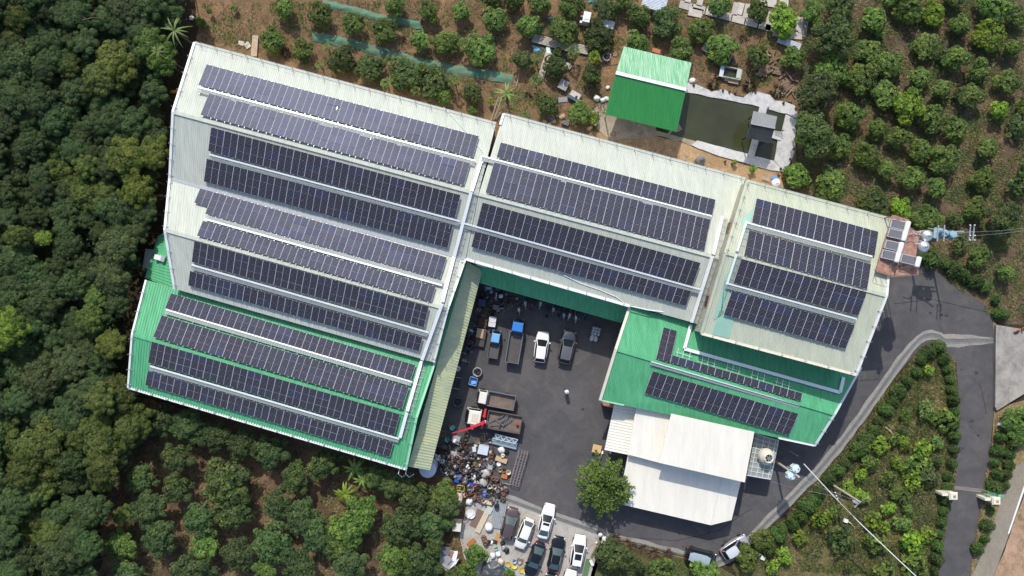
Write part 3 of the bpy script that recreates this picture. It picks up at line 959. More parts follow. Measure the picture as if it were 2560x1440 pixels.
# ---- grey tiled roof of the pavilion
z1, z2 = 3.0, 3.9
v_n0, v_n1, v_s0, v_s1 = P(1884, 278, z1), P(1943, 292, z1), P(1865, 344, z1), P(1925, 358, z1)
v_r0, v_r1 = P(1877, 309, z2), P(1937, 321, z2)
for (a, b, c, d, mm) in ((v_n0, v_n1, v_r1, v_r0, m_tile_lit), (v_s0, v_s1, v_r1, v_r0, m_tile_shade)):
    n = (b - a).cross(d - a).normalized()
    n = n if n.z > 0 else -n
    cols, rows = 18, 7
    tm = None
    slope(pav, a, b, c, d, mm, 0.18, .01, "roof", .06)
    for i in range(cols):
        mb = MB()
        for j in range(rows):
            p0 = lerp(lerp(a, b, (i + .25) / cols), lerp(d, c, (i + .25) / cols), j / rows)
            p1 = lerp(lerp(a, b, (i + .75) / cols), lerp(d, c, (i + .75) / cols), j / rows)
            q0 = lerp(lerp(a, b, (i + .25) / cols), lerp(d, c, (i + .25) / cols), (j + .97) / rows)
            q1 = lerp(lerp(a, b, (i + .75) / cols), lerp(d, c, (i + .75) / cols), (j + .97) / rows)
            md0, md1 = (p0 + p1) / 2 + n * .15, (q0 + q1) / 2 + n * .13
            vs = [p0 + n * .03, md0, p1 + n * .03, q0 + n * .015, md1, q1 + n * .015]
            fs = [(0, 1, 4, 3), (1, 2, 5, 4)]
            if (vs[1] - vs[0]).cross(vs[3] - vs[0]).dot(n) < 0:
                fs = [f[::-1] for f in fs]
            mb.add(vs, fs)
        mb.build("tile_course", mm, pav)
beam(pav, "ridge_cap", [v_r0 + dz1 * 1.6, v_r1 + dz1 * 1.6], .22, .12, m_tile_lit)
for p in (v_n0, v_n1, v_s0, v_s1):
    q = lerp(p, (v_r0 + v_r1) / 2, .2)
    MB().bar(Vector((q.x, q.y, .3)), Vector((q.x, q.y, 3.0)), .14, .14).build("post", m_black, pav)


# ------------------------------------------------------------------ solar arrays
def panel_glass():
    m = bpy.data.materials.new("solar_cells")
    m.use_nodes = True
    n, l = m.node_tree.nodes, m.node_tree.links
    b = n["Principled BSDF"]
    b.inputs["Roughness"].default_value = 0.42
    b.inputs["Specular IOR Level"].default_value = 0.26
    b.inputs["Specular Tint"].default_value = (0.60, 0.66, 1.0, 1)   # blue anti-reflective coat
    uv = n.new("ShaderNodeUVMap")
    uv.uv_map = "UVMap"
    sp = n.new("ShaderNodeSeparateXYZ")
    l.new(uv.outputs[0], sp.inputs[0])

    def line(sock, k, wd):
        a = n.new("ShaderNodeMath")
        a.operation = 'MULTIPLY'
        a.inputs[1].default_value = k
        l.new(sock, a.inputs[0])
        f = n.new("ShaderNodeMath")
        f.operation = 'PINGPONG'
        f.inputs[1].default_value = 0.5
        l.new(a.outputs[0], f.inputs[0])
        g = n.new("ShaderNodeMath")
        g.operation = 'LESS_THAN'
        g.inputs[1].default_value = wd
        l.new(f.outputs[0], g.inputs[0])
        return g.outputs[0]
    rows = line(sp.outputs[1], 6, 0.09)
    cols = line(sp.outputs[0], 10, 0.03)
    mid = n.new("ShaderNodeMath")
    mid.operation = 'COMPARE'
    mid.inputs[1].default_value = 0.5
    mid.inputs[2].default_value = 0.011
    l.new(sp.outputs[0], mid.inputs[0])
    oi = n.new("ShaderNodeObjectInfo")
    rp = n.new("ShaderNodeValToRGB")
    e = rp.color_ramp.elements
    e[0].color, e[1].color = (0.013, 0.015, 0.024, 1), (0.014, 0.020, 0.055, 1)
    e[0].position, e[1].position = 0.0, 1.0
    e.new(.55).color = (0.015, 0.012, 0.019, 1)
    e.new(.8).color = (0.012, 0.016, 0.024, 1)
    l.new(oi.outputs["Random"], rp.inputs[0])

    def mix(a, bcol, f):
        x = n.new("ShaderNodeMix")
        x.data_type = 'RGBA'
        l.new(f, x.inputs[0])
        l.new(a, x.inputs[6])
        x.inputs[7].default_value = (*bcol, 1)
        return x.outputs[2]
    c = mix(rp.outputs[0], (0.07, 0.07, 0.09), cols)
    c = mix(c, (0.16, 0.162, 0.19), rows)
    c = mix(c, (0.38, 0.38, 0.44), mid.outputs[0])
    l.new(c, b.inputs["Base Color"])
    return m


m_cell = panel_glass()
ARR = []


def module_mesh(w_, h_):
    f, e = 0.034, 0.005
    t = 0.04
    v = [(0.01, 0.001, t), (w_ - .01, 0.001, t), (w_ - .01, h_ - .001, t), (0.01, h_ - .001, t),
         (f, e, t), (w_ - f, e, t), (w_ - f, h_ - e, t), (f, h_ - e, t),
         (0.01, 0.01, 0), (w_ - .01, 0.01, 0), (w_ - .01, h_ - .01, 0), (0.01, h_ - .01, 0)]
    g = t - .006
    v += [(f, e, g), (w_ - f, e, g), (w_ - f, h_ - e, g), (f, h_ - e, g)]
    fs = [(0, 1, 5, 4), (1, 2, 6, 5), (2, 3, 7, 6), (3, 0, 4, 7), (8, 9, 1, 0), (9, 10, 2, 1), (10, 11, 3, 2), (11, 8, 0, 3), (11, 10, 9, 8), (12, 13, 14, 15)]
    me = bpy.data.meshes.new("solar_panel")
    me.from_pydata(v, [], fs)
    me.materials.append(m_alu)
    me.materials.append(m_cell)
    me.polygons[9].material_index = 1
    uvl = me.uv_layers.new(name="UVMap")
    for k, li in enumerate(me.polygons[9].loop_indices):
        uvl.data[li].uv = ((0, 0), (1, 0), (1, 1), (0, 1))[k]
    me.update()
    return me


def array(pl, tl, tr, bl, nx, ny, label, lift=0.32, extra=None, rails=True):
    """One row of the roof's panels: nx by ny modules parallel to the roof, each an object, on rails."""
    p0, p1, p2 = on(pl, *tl, lift), on(pl, *tr, lift), on(pl, *bl, lift)
    L = (p1 - p0).length
    u = (p1 - p0) / L
    n = pl[1]
    u = (u - n * u.dot(n)).normalized()
    v = n.cross(u)
    d = p2 - p0
    hgt = abs(d.dot(v))
    skew = d.dot(u)
    mw, mh = L / nx, hgt / ny
    org = p0 - v * hgt + u * skew * .5
    me = module_mesh(mw, mh)
    r = thing("solar_array", label, "solar array", org, 0, "rows of solar panels on the shed roofs")
    R = Matrix((u, v, n)).transposed().to_4x4()
    cells = [(i, j) for j in range(ny) for i in range(nx)] + (extra or [])
    for i, j in cells:
        o = bpy.data.objects.new("solar_panel", me)
        COL.objects.link(o)
        o.parent = r
        wob = Matrix.Rotation(rnd.gauss(0, .011), 4, 'X') @ Matrix.Rotation(rnd.gauss(0, .011), 4, 'Y')
        o.matrix_local = Matrix.Translation(u * (i * mw) + v * (j * mh)) @ R @ wob
    if rails:
        q = MB()
        q.bar((0, -.16, -.05), (0, hgt + .1, -.05), .06, .08, up=Vector((0, 0, 1)))
        q.bar((0, -.08, -lift + .03), (0, -.08, 0.05), .05, .05)
        q.bar((0, hgt * .5, -lift + .03), (0, hgt * .5, -.02), .05, .05)
        rm = q.mesh("mounting_rail", m_galv)
        for i in range(nx):
            for fr in (.2, .78):
                o = inst("mounting_rail", rm, r)
                o.matrix_local = Matrix.Translation(u * ((i + fr) * mw)) @ R
    ARR.append((r, org, u, v, n, L, hgt))
    return r


pre = "double-gabled pale shed"
array(PA1, (516.8, 161), (1198, 341), (495.3, 212), 20, 3, "uppermost row of bluish panels on the double-gabled pale shed, nearest the orchard")
array(PA1, (522, 234), (1176, 409), (501, 287), 19, 3, "second panel row from the top on the double-gabled shed, just above the long ridge")
array(PA2, (528, 318), (1152, 488), (520, 377), 18, 3, "black panel row just below the long upper ridge of the double-gabled shed")
array(PA2, (518, 397), (1134, 565), (508, 453), 18, 3, "black panel row just above the valley of the double-gabled shed")
array(PA3, (532, 480), (1115, 643), (515, 535), 17, 3, "panel row below the valley of the double-gabled shed, one stub module pair sticking out left", extra=[(-1, 2), (-1, 1)])
array(PA3, (507, 552), (1090, 717), (492, 589), 17, 2, "narrow two-deep panel row above the lower ridge of the double-gabled shed")
array(PA4, (487, 602), (1074, 767), (478, 654), 17, 3, "black panel row just below the lower ridge of the double-gabled shed")
array(PA4, (475, 677), (1057, 843), (470, 713), 17, 2, "lowest narrow panel row of the double-gabled shed, bordering the green roof")
array(PC1, (427, 733), (1039, 913), (413, 770), 18, 2, "top narrow panel row on the lower-left green shed")
array(PC1, (403, 788), (1022, 968), (383.5, 842), 18, 3, "second panel row on the lower-left green shed, just above its ridge")
array(PC2, (378, 853), (999, 1036), (371, 906), 18, 3, "third panel row on the lower-left green shed, just below its ridge")
array(PC2, (368, 926), (983, 1107), (363.5, 962), 18, 2, "lowest panel row on the lower-left green shed along its bottom eave")
array(PB1, (1251.5, 356), (1789, 500), (1241, 392), 15, 2, "narrow top panel row on the pale shed above the yard")
array(PB1, (1235, 406), (1777, 550), (1213, 481), 15, 4, "deep four-module row above the ridge of the pale shed over the yard")
array(PB2, (1205, 506), (1751, 657), (1192, 565), 15, 3, "black panel row below the ridge of the pale shed above the yard")
array(PB2, (1187, 579), (1728, 728), (1178, 617), 15, 2, "lowest narrow black row on the pale shed, nearest the yard")
array(PE1, (1892, 496), (2197, 580), (1878.5, 555), 8, 3, "top panel row on the lime shed at the right, nearest the water heaters")
array(PE1, (1873, 576), (2179, 661), (1859, 637), 8, 3, "second panel row on the lime shed, just above its ridge")
array(PE2, (1850, 647), (2165, 730), (1836, 707), 8, 3, "third panel row on the lime shed, just below its ridge")
array(PE2, (1827, 727), (2135, 813), (1811, 787), 8, 3, "lowest panel row on the lime shed, along its bottom eave")
array(PD1, (1681, 888), (2007, 984), (1675, 906), 9, 1, "thin single-module strip of panels on the low green shed's upper slope")
array(PD1, (1659, 818), (1694, 828), (1639, 896), 1, 5, "short upright column of panels standing at the left end of the thin strip")
array(PD2, (1629.5, 927), (1994.5, 1034), (1613, 983), 10, 3, "three-deep panel row on the low green shed's lower slope above the white house")


# ------------------------------------------------------------------ walkways and cable trays
def walkway(pl, a, b, wd, label, side=1, trayw=0.17, lift=.32, grating=True):
    A_, B_ = on(pl, *a, lift), on(pl, *b, lift)
    r = thing("roof_walkway", label, "walkway", A_, 0, "cable walkways between the panel rows")
    d = (B_ - A_).normalized()
    n = pl[1]
    s = n.cross(d) * -side
    MB().bar(A_ + n * .05, B_ + n * .05, trayw, .14, up=n).build("cable_tray", m_tray, r)
    if grating:
        mb = MB()
        L = (B_ - A_).length
        for k in range(7):
            o = s * (trayw / 2 + .05 + wd * k / 6)
            mb.bar(A_ + o, B_ + o, .035 if k % 6 else .05, .035, up=n)
        for k in range(int(L / .3)):
            p = A_ + d * (k * .3 + .1)
            mb.bar(p + s * .12, p + s * (trayw / 2 + .05 + wd), .05, .02, up=n)
        mb.build("grating", m_grate, r)
        q = MB()
        for k in range(int(L / 1.7)):
            p = A_ + d * (k * 1.7 + .3)
            q.bar(p - s * .3 - n * .1, p + s * (wd + .35) - n * .1, .05, .06, up=n)
        q.build("bracket", m_galv, r)["kind"] = "stuff"
    return r


walkway(PA1, (497, 219), (1189, 403), .45, "white cable walkway between the two uppermost panel rows of the double-gabled shed")
walkway(PA2, (524, 386), (1150, 553), .45, "walkway between the two black rows under the double-gabled shed's upper ridge")
walkway(PA3, (512, 548), (1105, 714), .40, "white walkway between the two rows above the double-gabled shed's lower ridge", side=-1)
walkway(PA4, (480, 662), (1071, 831), .45, "walkway between the two black rows under the double-gabled shed's lower ridge")
walkway(PC1, (415, 774), (1030, 955), .35, "white walkway between the two upper rows of the lower-left green shed")
walkway(PC2, (376, 915), (998, 1097), .40, "walkway between the two lower rows of the lower-left green shed")
walkway(PB1, (1205, 391), (1779, 541), .38, "white walkway below the narrow top row of the pale shed above the yard")
walkway(PB2, (1156, 557), (1752, 724), .40, "walkway between the two black rows of the pale shed above the yard")
walkway(PE1, (1866, 557), (2180, 642), .42, "white walkway between the two upper rows of the lime shed")
walkway(PE2, (1817, 708), (2141, 797), .42, "walkway between the two lower rows of the lime shed")
walkway(PD2, (1628, 904), (1999, 1013), .30, "pale walkway between the two panel groups of the low green shed", trayw=.08)


def trunk(label, segs, wd=.40, cap=None):
    r = thing("cable_trunk", label, "cable tray", on(segs[0][0], *segs[0][1], .2), 0, "main cable trunks across the roofs")
    for pl, a, b in segs:
        A_, B_ = on(pl, *a, .3), on(pl, *b, .3)
        MB().bar(A_, B_, wd, .16, up=pl[1]).build("cable_tray", m_tray, r)
        d = (B_ - A_).normalized()
        s = pl[1].cross(d)
        if pl is PD1:
            continue
        mb = MB()
        for k in range(4):
            o = s * (.25 + .14 * k) - pl[1] * .12
            mb.bar(A_ + o, B_ + o, .03, .03, up=pl[1])
        for k in range(int((B_ - A_).length / .9)):
            p = A_ + d * (k * .9 + .2) - pl[1] * .12
            mb.bar(p, p + s * .75, .05, .04, up=pl[1])
        mb.build("ladder_tray", m_grate, r)
    return r


trunk("long white cable trunk running down the shed ends beside the yard", [(PA1, (1206, 393), (1179, 478)), (PA2, (1178, 480), (1136, 640)), (PA3, (1135, 642), (1106, 755)), (PA4, (1105, 760), (1055, 900)), (PC1, (1054, 903), (1018, 1028)), (PC2, (1017, 1032), (1000, 1094))])
trunk("white cable trunk from the pale shed bending round the low green roof", [(PB1, (1806, 541), (1783, 636)), (PB2, (1781, 640), (1729, 806)), (PD1, (1727, 812), (1711, 872)), (PD1, (1711, 872), (2100, 981)), (PD1, (2100, 981), (2109, 943))])
trunk("short white cable trunk at the left ends of the lime shed's rows", [(PE1, (1866, 553), (1843, 628)), (PE2, (1841, 636), (1817, 712))], .24)


def cable(name, label, cat, pts, rad, m, n=6):
    mb = MB()
    mb.tube(pts, rad, n)
    return solo(name, label, cat, mb, m)


cable("roof_hose", "thin pale hose lying diagonally over the double-gabled shed's upper right corner", "hose", [on(PA1, 1109, 268, .05), on(PA1, 1150, 312, .08), on(PA1, 1185, 352, .1), on(PA1, 1215, 390, .1), on(PB1, 1235, 410, .1)], .035, m_trim)
cable("roof_hose", "white hose curving down the pale shed's lower roof to its yard corner", "hose", [on(PB2, 1410, 688, .1), on(PB2, 1450, 708, .06), on(PB2, 1500, 725, .06), on(PB2, 1540, 742, .08), on(PB2, 1562, 758, .1)], .05, m_trim)
cable("drain_pipe", "white pipe along the pale shed's lower eave ending over the green roof", "pipe", [P(1575, 765, 8.1), P(1620, 775, 8.1), P(1658, 780, 8.0), P(1660, 788, 7.0)], .08, m_trim)
for k in range(5):
    t0 = (1690 + k * 62, 908 + k * 18.5)
    a, b = on(PD1, t0[0], t0[1] - 28, .2), on(PD1, t0[0] + 40, t0[1] - 15, .2)
    r = thing("roof_bracket", "bare pale green mounting frame above the thin panel strip on the low green shed", "bracket", a, 0, "empty mounting frames on the low green roof")
    beam(r, "rail", [a, b], .05, .05, m_trim)
    for fr in (.1, .45, .85):
        p = lerp(a, b, fr)
        beam(r, "stub", [p + Vector((.1, .55, 0)), p - Vector((.1, .5, 0))], .045, .045, m_trim)

# ------------------------------------------------------------------ vegetation
def crown_mesh(name, R, hz, nl, nros, ll, lw, nleaf, seed, spread=.55, lobe=(.36, .5), droop=.25, core=.78, low=-.35, tilt=(.05, .75), up=.45):
    g = np.random.default_rng(seed)
    sq = hz / R
    L = [(np.zeros(3), R * .62, .5)]
    for i in range(nl):
        a = i * 2.4 if nl > 9 else 6.2832 * i / nl + g.uniform(-.5, .5)
        d = R * (spread * g.uniform(.8, 1.12) if nl <= 9 else .92 * math.sqrt((i + .6) / nl) * g.uniform(.9, 1.08))
        zc = g.uniform(-.3, .45) * R if nl <= 9 else (.55 * (1 - (d / R) ** 2) - .15 + g.uniform(-.12, .18)) * R
        L.append((np.array([math.cos(a) * d, math.sin(a) * d, zc]), R * g.uniform(*lobe), g.uniform(.2, .8)))
    C = np.array([l[0] for l in L])
    rr = np.array([l[1] for l in L])
    wts = rr ** 2 / (rr ** 2).sum()
    pts, nrm, tn = [], [], []
    tries = 0
    while len(pts) < nros and tries < nros * 30:
        tries += 1
        k = g.choice(len(L), p=wts)
        d = g.normal(size=3)
        d /= np.linalg.norm(d)
        if d[2] < low:
            continue
        p = C[k] + d * rr[k] * g.uniform(.86, 1.06)
        dd = np.linalg.norm(C - p, axis=1)
        dd[k] = 99
        if (dd < rr * .86).any():
            continue
        pts.append(p)
        nn = d + np.array([0, 0, up])
        nrm.append(nn / np.linalg.norm(nn))
        tn.append(L[k][2])
    vs, fs, tint = [], [], []
    for p, n_, t in zip(pts, nrm, tn):
        p = p * np.array([1, 1, sq])
        a = np.cross(n_, [0.3, .8, .52])
        a /= np.linalg.norm(a)
        b = np.cross(n_, a)
        ph = g.uniform(0, 6.28)
        rt = np.clip(t * .55 + g.normal(.24, .17), 0, 1)
        for q in range(nleaf):
            an = ph + 6.2832 * q / nleaf + g.uniform(-.25, .25)
            tl = g.uniform(*tilt)
            di = (a * math.cos(an) + b * math.sin(an)) * math.cos(tl) + n_ * math.sin(tl)
            si = np.cross(di, n_)
            si /= np.linalg.norm(si) + 1e-9
            l_ = ll * g.uniform(.75, 1.2)
            w_ = lw * g.uniform(.8, 1.2)
            m1 = p + di * l_ * .5
            tip = p + di * l_ - np.array([0, 0, droop * l_])
            o = len(vs)
            vs += [p, m1 + si * w_, tip, m1 - si * w_]
            fs.append((o, o + 1, o + 2, o + 3))
            tint.append(float(np.clip(rt + g.normal(0, .1), 0, 1)))
    if core:
        for k, (c, r_, t) in enumerate(L):
            o = len(vs)
            nn_, kk = 9, 6
            for i in range(kk + 1):
                th = math.pi * i / kk
                for j in range(nn_):
                    f = core * r_ * g.uniform(.88, 1.08)
                    phi = 6.2832 * j / nn_
                    vs.append((c + f * np.array([math.sin(th) * math.cos(phi), math.sin(th) * math.sin(phi), math.cos(th)])) * np.array([1, 1, sq]))
            for i in range(kk):
                for j in range(nn_):
                    fs.append((o + i * nn_ + j, o + (i + 1) * nn_ + j, o + (i + 1) * nn_ + (j + 1) % nn_, o + i * nn_ + (j + 1) % nn_))
                    tint.append(.3)
    me = bpy.data.meshes.new(name)
    me.from_pydata([tuple(v) for v in vs], [], fs)
    at = me.attributes.new("tint", 'FLOAT', 'FACE')
    at.data.foreach_set("value", tint)
    me.materials.append(L_MID)
    me.update()
    return me


V_ORCH = [crown_mesh("crown", 1.75, 1.35, n, 270, .27, .062, 7, 20 + i, spread=.62, lobe=(.24, .46), core=.62) for i, n in enumerate((5, 7, 8, 4, 6, 9))]
V_SMALL = [crown_mesh("crown", .85, .8, 5, 105, .20, .05, 6, 40 + i) for i in range(3)]
V_BIG = [crown_mesh("crown", 2.6, 1.9, n, 760, .25, .06, 6, 60 + i, lobe=(.20, .32)) for i, n in enumerate((14, 17, 12))]
V_FOR = [crown_mesh("crown", 3.0, 2.5, n, 1500, .24, .055, 5, 80 + i, lobe=(.15, .27), up=.25, tilt=(-.1, .8)) for i, n in enumerate((22, 26, 18, 30, 24, 15))]
V_LOOSE = [crown_mesh("crown", 1.3, 1.0, n, 120, .24, .06, 6, 120 + i, spread=.7, lobe=(.25, .45), core=.45) for i, n in enumerate((5, 6, 4))]
V_HEDGE = [crown_mesh("crown", .75, .85, 4, 230, .13, .032, 5, 140 + i, spread=.3, lobe=(.5, .62), droop=.05) for i in range(3)]


def spray_mesh(seed, R, nb=34):
    """Crown of arching branches, each lined with narrow drooping leaves."""
    g = np.random.default_rng(seed)
    vs, fs, tint = [], [], []
    for b in range(nb):
        az = b * 2.39996 + g.uniform(-.15, .15)
        el = g.uniform(-.05, .5) if b % 3 else g.uniform(.5, 1.3)
        L = R * g.uniform(.82, 1.12) / (1 + .25 * max(0, el))
        bt = g.uniform(.2, .7)
        cs, sn = math.cos(az), math.sin(az)
        for k in range(75):
            t = (k + g.random()) / 75 * .9 + .1
            h = math.sin(el) * L * t + .9 * t - 1.5 * t * t
            r = L * t * math.cos(el * .7)
            wd = .46 * math.sin(math.pi * min(1, t * .85 + .1)) + .1
            off = g.normal(0, wd * .5, 3)
            p = np.array([cs * r, sn * r, h]) + off * np.array([1, 1, .6])
            d = np.array([cs, sn, -.25]) + g.normal(0, .55, 3)
            for q in range(3):
                e = d + g.normal(0, .35, 3)
                e /= np.linalg.norm(e)
                s = np.cross(e, [0, 0, 1])
                s = s / (np.linalg.norm(s) + 1e-6) * .08
                l = g.uniform(.24, .42)
                o = len(vs)
                vs += [p, p + e * l * .5 + s, p + e * l - np.array([0, 0, .1]), p + e * l * .5 - s]
                fs.append((o, o + 1, o + 2, o + 3))
                tint.append(float(np.clip(bt + g.normal(0, .16), 0, 1)))
    me = bpy.data.meshes.new("crown")
    me.from_pydata([tuple(v) for v in vs], [], fs)
    me.attributes.new("tint", 'FLOAT', 'FACE').data.foreach_set("value", tint)
    me.materials.append(L_MID)
    return me


V_STAR = spray_mesh(161, 4.0, 54)
V_WEED = [crown_mesh("crown", .5, .3, 4, 40, .22, .03, 6, 170 + i, core=0, spread=.7) for i in range(2)]


def trunk_mesh(h, r, seed, limbs=4, R=1.0):
    q = MB()
    g = random.Random(seed)
    q.tube([(0, 0, 0), (g.uniform(-.08, .08), g.uniform(-.08, .08), h * .5), (0, 0, h)], [r, r * .8, r * .6], 7)
    for k in range(limbs):
        a = k * 6.2832 / limbs + g.uniform(-.4, .4)
        q.tube([(0, 0, h * .6), (math.cos(a) * R * .3, math.sin(a) * R * .3, h * .95), (math.cos(a) * R * .6, math.sin(a) * R * .6, h * 1.2)], [r * .5, r * .35, r * .15], 5)
    return q.mesh("trunk", m_bark)


T_ORCH = [trunk_mesh(1.3, .11, i, 4, 1.5) for i in range(2)]
T_BIG = [trunk_mesh(2.6, .17, 5 + i, 5, 2.2) for i in range(2)]
T_FOR = [trunk_mesh(4.8, .2, 9 + i, 5, 2.4) for i in range(2)]
T_SM = [trunk_mesh(.5, .05, 15, 3, .5)]
PATHS = {}


def tree(px, py, r, kind, m, label=None, group=None, name=None, cat="tree"):
    V, T, h0, R0, nm = {"orch": (V_ORCH, T_ORCH, 1.5, 1.75, "orchard_tree"), "small": (V_SMALL, T_SM, .75, .85, "young_tree"), "big": (V_BIG, T_BIG, 2.9, 2.6, "broadleaf_tree"),
                        "forest": (V_FOR, T_FOR, 5.2, 3.0, "forest_tree"), "tall": (V_FOR, T_FOR, 7.2, 3.0, "forest_tree"), "loose": (V_LOOSE, T_SM, 1.1, 1.3, "garden_tree"), "hedge": (V_HEDGE, T_SM, .6, .75, "hedge_bush"),
                        "weed": (V_WEED, T_SM, .15, .5, "shrub")}[kind]
    if kind == "forest":
        h0 += rnd.uniform(-1.2, 1.6)
    p = P(px, py, h0)
    s = M(r, h0) / R0 * 1.06
    root = thing(name or nm, label or "", cat, (p.x, p.y, 0), 0, group)
    inst("trunk", rnd.choice(T), root, (0, 0, 0), rnd.uniform(0, 6.28), (s, s, h0 / {"orch": 1.3, "small": .5, "big": 2.6, "forest": 4.8, "tall": 4.8, "loose": .5, "hedge": .5, "weed": .5}[kind] * .85))
    inst("crown", rnd.choice(V), root, (0, 0, h0), rnd.uniform(0, 6.28), (s * rnd.uniform(.88, 1.14), s * rnd.uniform(.88, 1.14), s * rnd.uniform(.8, 1.15)), m)
    return root


def word_tone(m):
    return {L_MID.name: "mid green", L_DARK.name: "dark green", L_YEL.name: "yellowish", L_FOR.name: "deep green", L_FLIT.name: "light green", L_OLIVE.name: "olive green", L_PAP.name: "pale green", L_HEDGE.name: "deep green"}[m.name]


def rows_of(trees, nb):
    """Give each tree of a planting its row and its place in the row, to name it by."""
    ts = sorted(range(len(trees)), key=lambda i: trees[i][1])
    out = {}
    k = math.ceil(len(ts) / nb)
    for b in range(nb):
        for j, i in enumerate(sorted(ts[b * k:(b + 1) * k], key=lambda i: trees[i][0])):
            out[i] = (b + 1, j + 1)
    return out


def planting(trees, kind, where, group, nb, noun, default=None, byrow="row"):
    pos = rows_of(trees, nb)
    for i, t in enumerate(trees):
        x, y, r = t[:3]
        m = t[3] if len(t) > 3 else rnd.choice(default)
        b, j = pos[i]
        kd = t[4] if len(t) > 4 else kind
        tree(x, y, r, kd, m, f"{word_tone(m)} {noun}, {ORD[j]} from left, {ORD[b]} row from top, {where}", group)


D_, Y_, G_, O_ = L_DARK, L_YEL, L_MID, L_OLIVE
NORTH = [(712, 20, 28), (802, 35, 30), (885, 60, 28), (962, 78, 30), (990, 13, 27), (1073, 27, 27), (1153, 28, 26), (1235, 50, 30), (680, 100, 31), (755, 128, 29), (857, 147, 36, D_), (923, 170, 37, D_), (1012, 187, 37, D_),
         (1048, 100, 23), (1113, 107, 32), (1203, 123, 36), (1087, 207, 40, D_), (1110, 242, 22), (1183, 232, 28, D_), (1347, 7, 30), (1427, 13, 33), (1322, 68, 33), (1407, 78, 36), (1513, 20, 30, D_), (1498, 90, 37, D_),
         (1595, 37, 29), (1667, 53, 38, D_), (1590, 107, 29), (1700, 127, 32), (1757, 75, 33), (1807, 122, 35), (1795, 13, 27), (1893, 27, 26), (1305, 150, 27, D_), (1390, 168, 31, D_), (1477, 190, 27, D_), (1368, 263, 31, D_), (1450, 283, 26),
         (1895, 140, 29), (1285, -8, 30), (1230, -10, 27), (1560, -5, 25), (1957, 50, 38, Y_), (1987, 145, 29)]
planting(NORTH, "orch", "orchard above sheds", "orchard trees above the sheds", 5, "round orchard tree", [G_])
EAST = [(2033, 27, 30), (2100, 13, 35, D_), (2188, 53, 36), (2270, 17, 38), (2335, 30, 30, Y_), (2403, 63, 29), (2483, 17, 42), (2540, 40, 27), (2473, 90, 37, Y_), (2532, 120, 25), (2313, 118, 33), (2387, 143, 35), (2447, 177, 30), (2173, 127, 35),
        (2227, 160, 33), (2300, 197, 33), (2520, 207, 29), (2357, 223, 28), (2427, 237, 33), (2078, 180, 42), (2153, 200, 38), (2217, 237, 34), (2273, 263, 39, Y_), (2498, 277, 24, Y_), (2127, 290, 36), (2193, 323, 28), (2248, 343, 31),
        (2333, 297, 34), (2387, 323, 28), (2100, 365, 29), (2168, 390, 32), (2217, 420, 26), (2305, 377, 30), (2363, 400, 36), (2472, 372, 27), (2283, 447, 36), (2340, 470, 26), (2457, 450, 34), (1995, 440, 35), (2080, 457, 44), (2187, 510, 37, D_),
        (2253, 523, 28, Y_), (2320, 547, 34), (2440, 523, 26), (2447, 640, 29), (2517, 680, 24), (2240, -12, 30), (2390, -10, 30), (2570, 260, 28), (2575, 420, 30)]
planting(EAST, "orch", "orchard beyond pond", "orchard trees right of the pond", 7, "round orchard tree", [G_, G_, G_])
for x, y, r, l in ((2087, 87, 50, "large dark tree with yellow flush, topmost of the three big trees right of the pond"), (2043, 230, 48, "large dark ring-shaped tree by the pond's upper right corner"),
                   (2033, 335, 50, "large dark broadleaf tree beside the pond's right paving")):
    tree(x, y, r, "big", D_, l, "big dark trees right of the pond")
for x, y, r, l in ((2510, 545, 42, "dark scrubby bush clump at the right edge above the water heaters' road"), (2400, 610, 26, "scruffy low bush beside the transformer frame"), (2548, 320, 28, "dark scrub bush at the right edge of the upper orchard"),
                   (2540, 470, 30, "dark scrub bush at the right edge below the upper orchard"), (2385, 545, 20, "small scrubby bush below the twin insulator arms")):
    tree(x, y, r, "big" if r > 30 else "loose", D_, l, "scrub bushes at the right edge", "scrub_bush", "bush")
YOUNG = [(502, 55, 13, "small green sapling on the bare slope near the top left palm"), (524, 28, 8, "tiny green sapling on the bare slope, top edge"), (1182, 275, 12, "small round sapling against the pale shed's upper eave"), (1227, 253, 9, "tiny yellow-green sapling beside the wooden poles"),
         (1483, 297, 14, "small yellow-green bush beside the concrete apron"), (1838, 405, 6, "tiny bright seedling on the orange earth below the pond"), (1882, 422, 9, "small bright seedling on orange earth, right of the other"), (585, 20, 7, "tiny weed sapling on the bare slope top")]
for x, y, r, l in YOUNG:
    tree(x, y, r, "small", Y_ if "yellow" in l or "bright" in l else G_, l, "saplings")
tree(1048, 187, 24, "orch", D_, "dark tree wedged among the papayas by the upper green net", "orchard trees above the sheds")

# left forest: crowns that read apart, denser towards the shed
FEDGE = [(0, 466), (60, 462), (110, 462), (150, 440), (270, 408), (450, 398), (570, 392), (600, 345), (700, 340), (830, 302), (970, 300), (1010, 395), (1060, 380), (1110, 330), (1250, 262), (1440, 246), (1500, 240)]


def fedge(y):
    for (y0, x0), (y1, x1) in zip(FEDGE, FEDGE[1:]):
        if y0 <= y <= y1:
            return x0 + (x1 - x0) * (y - y0) / (y1 - y0)
    return FEDGE[0][1] if y < 0 else FEDGE[-1][1]


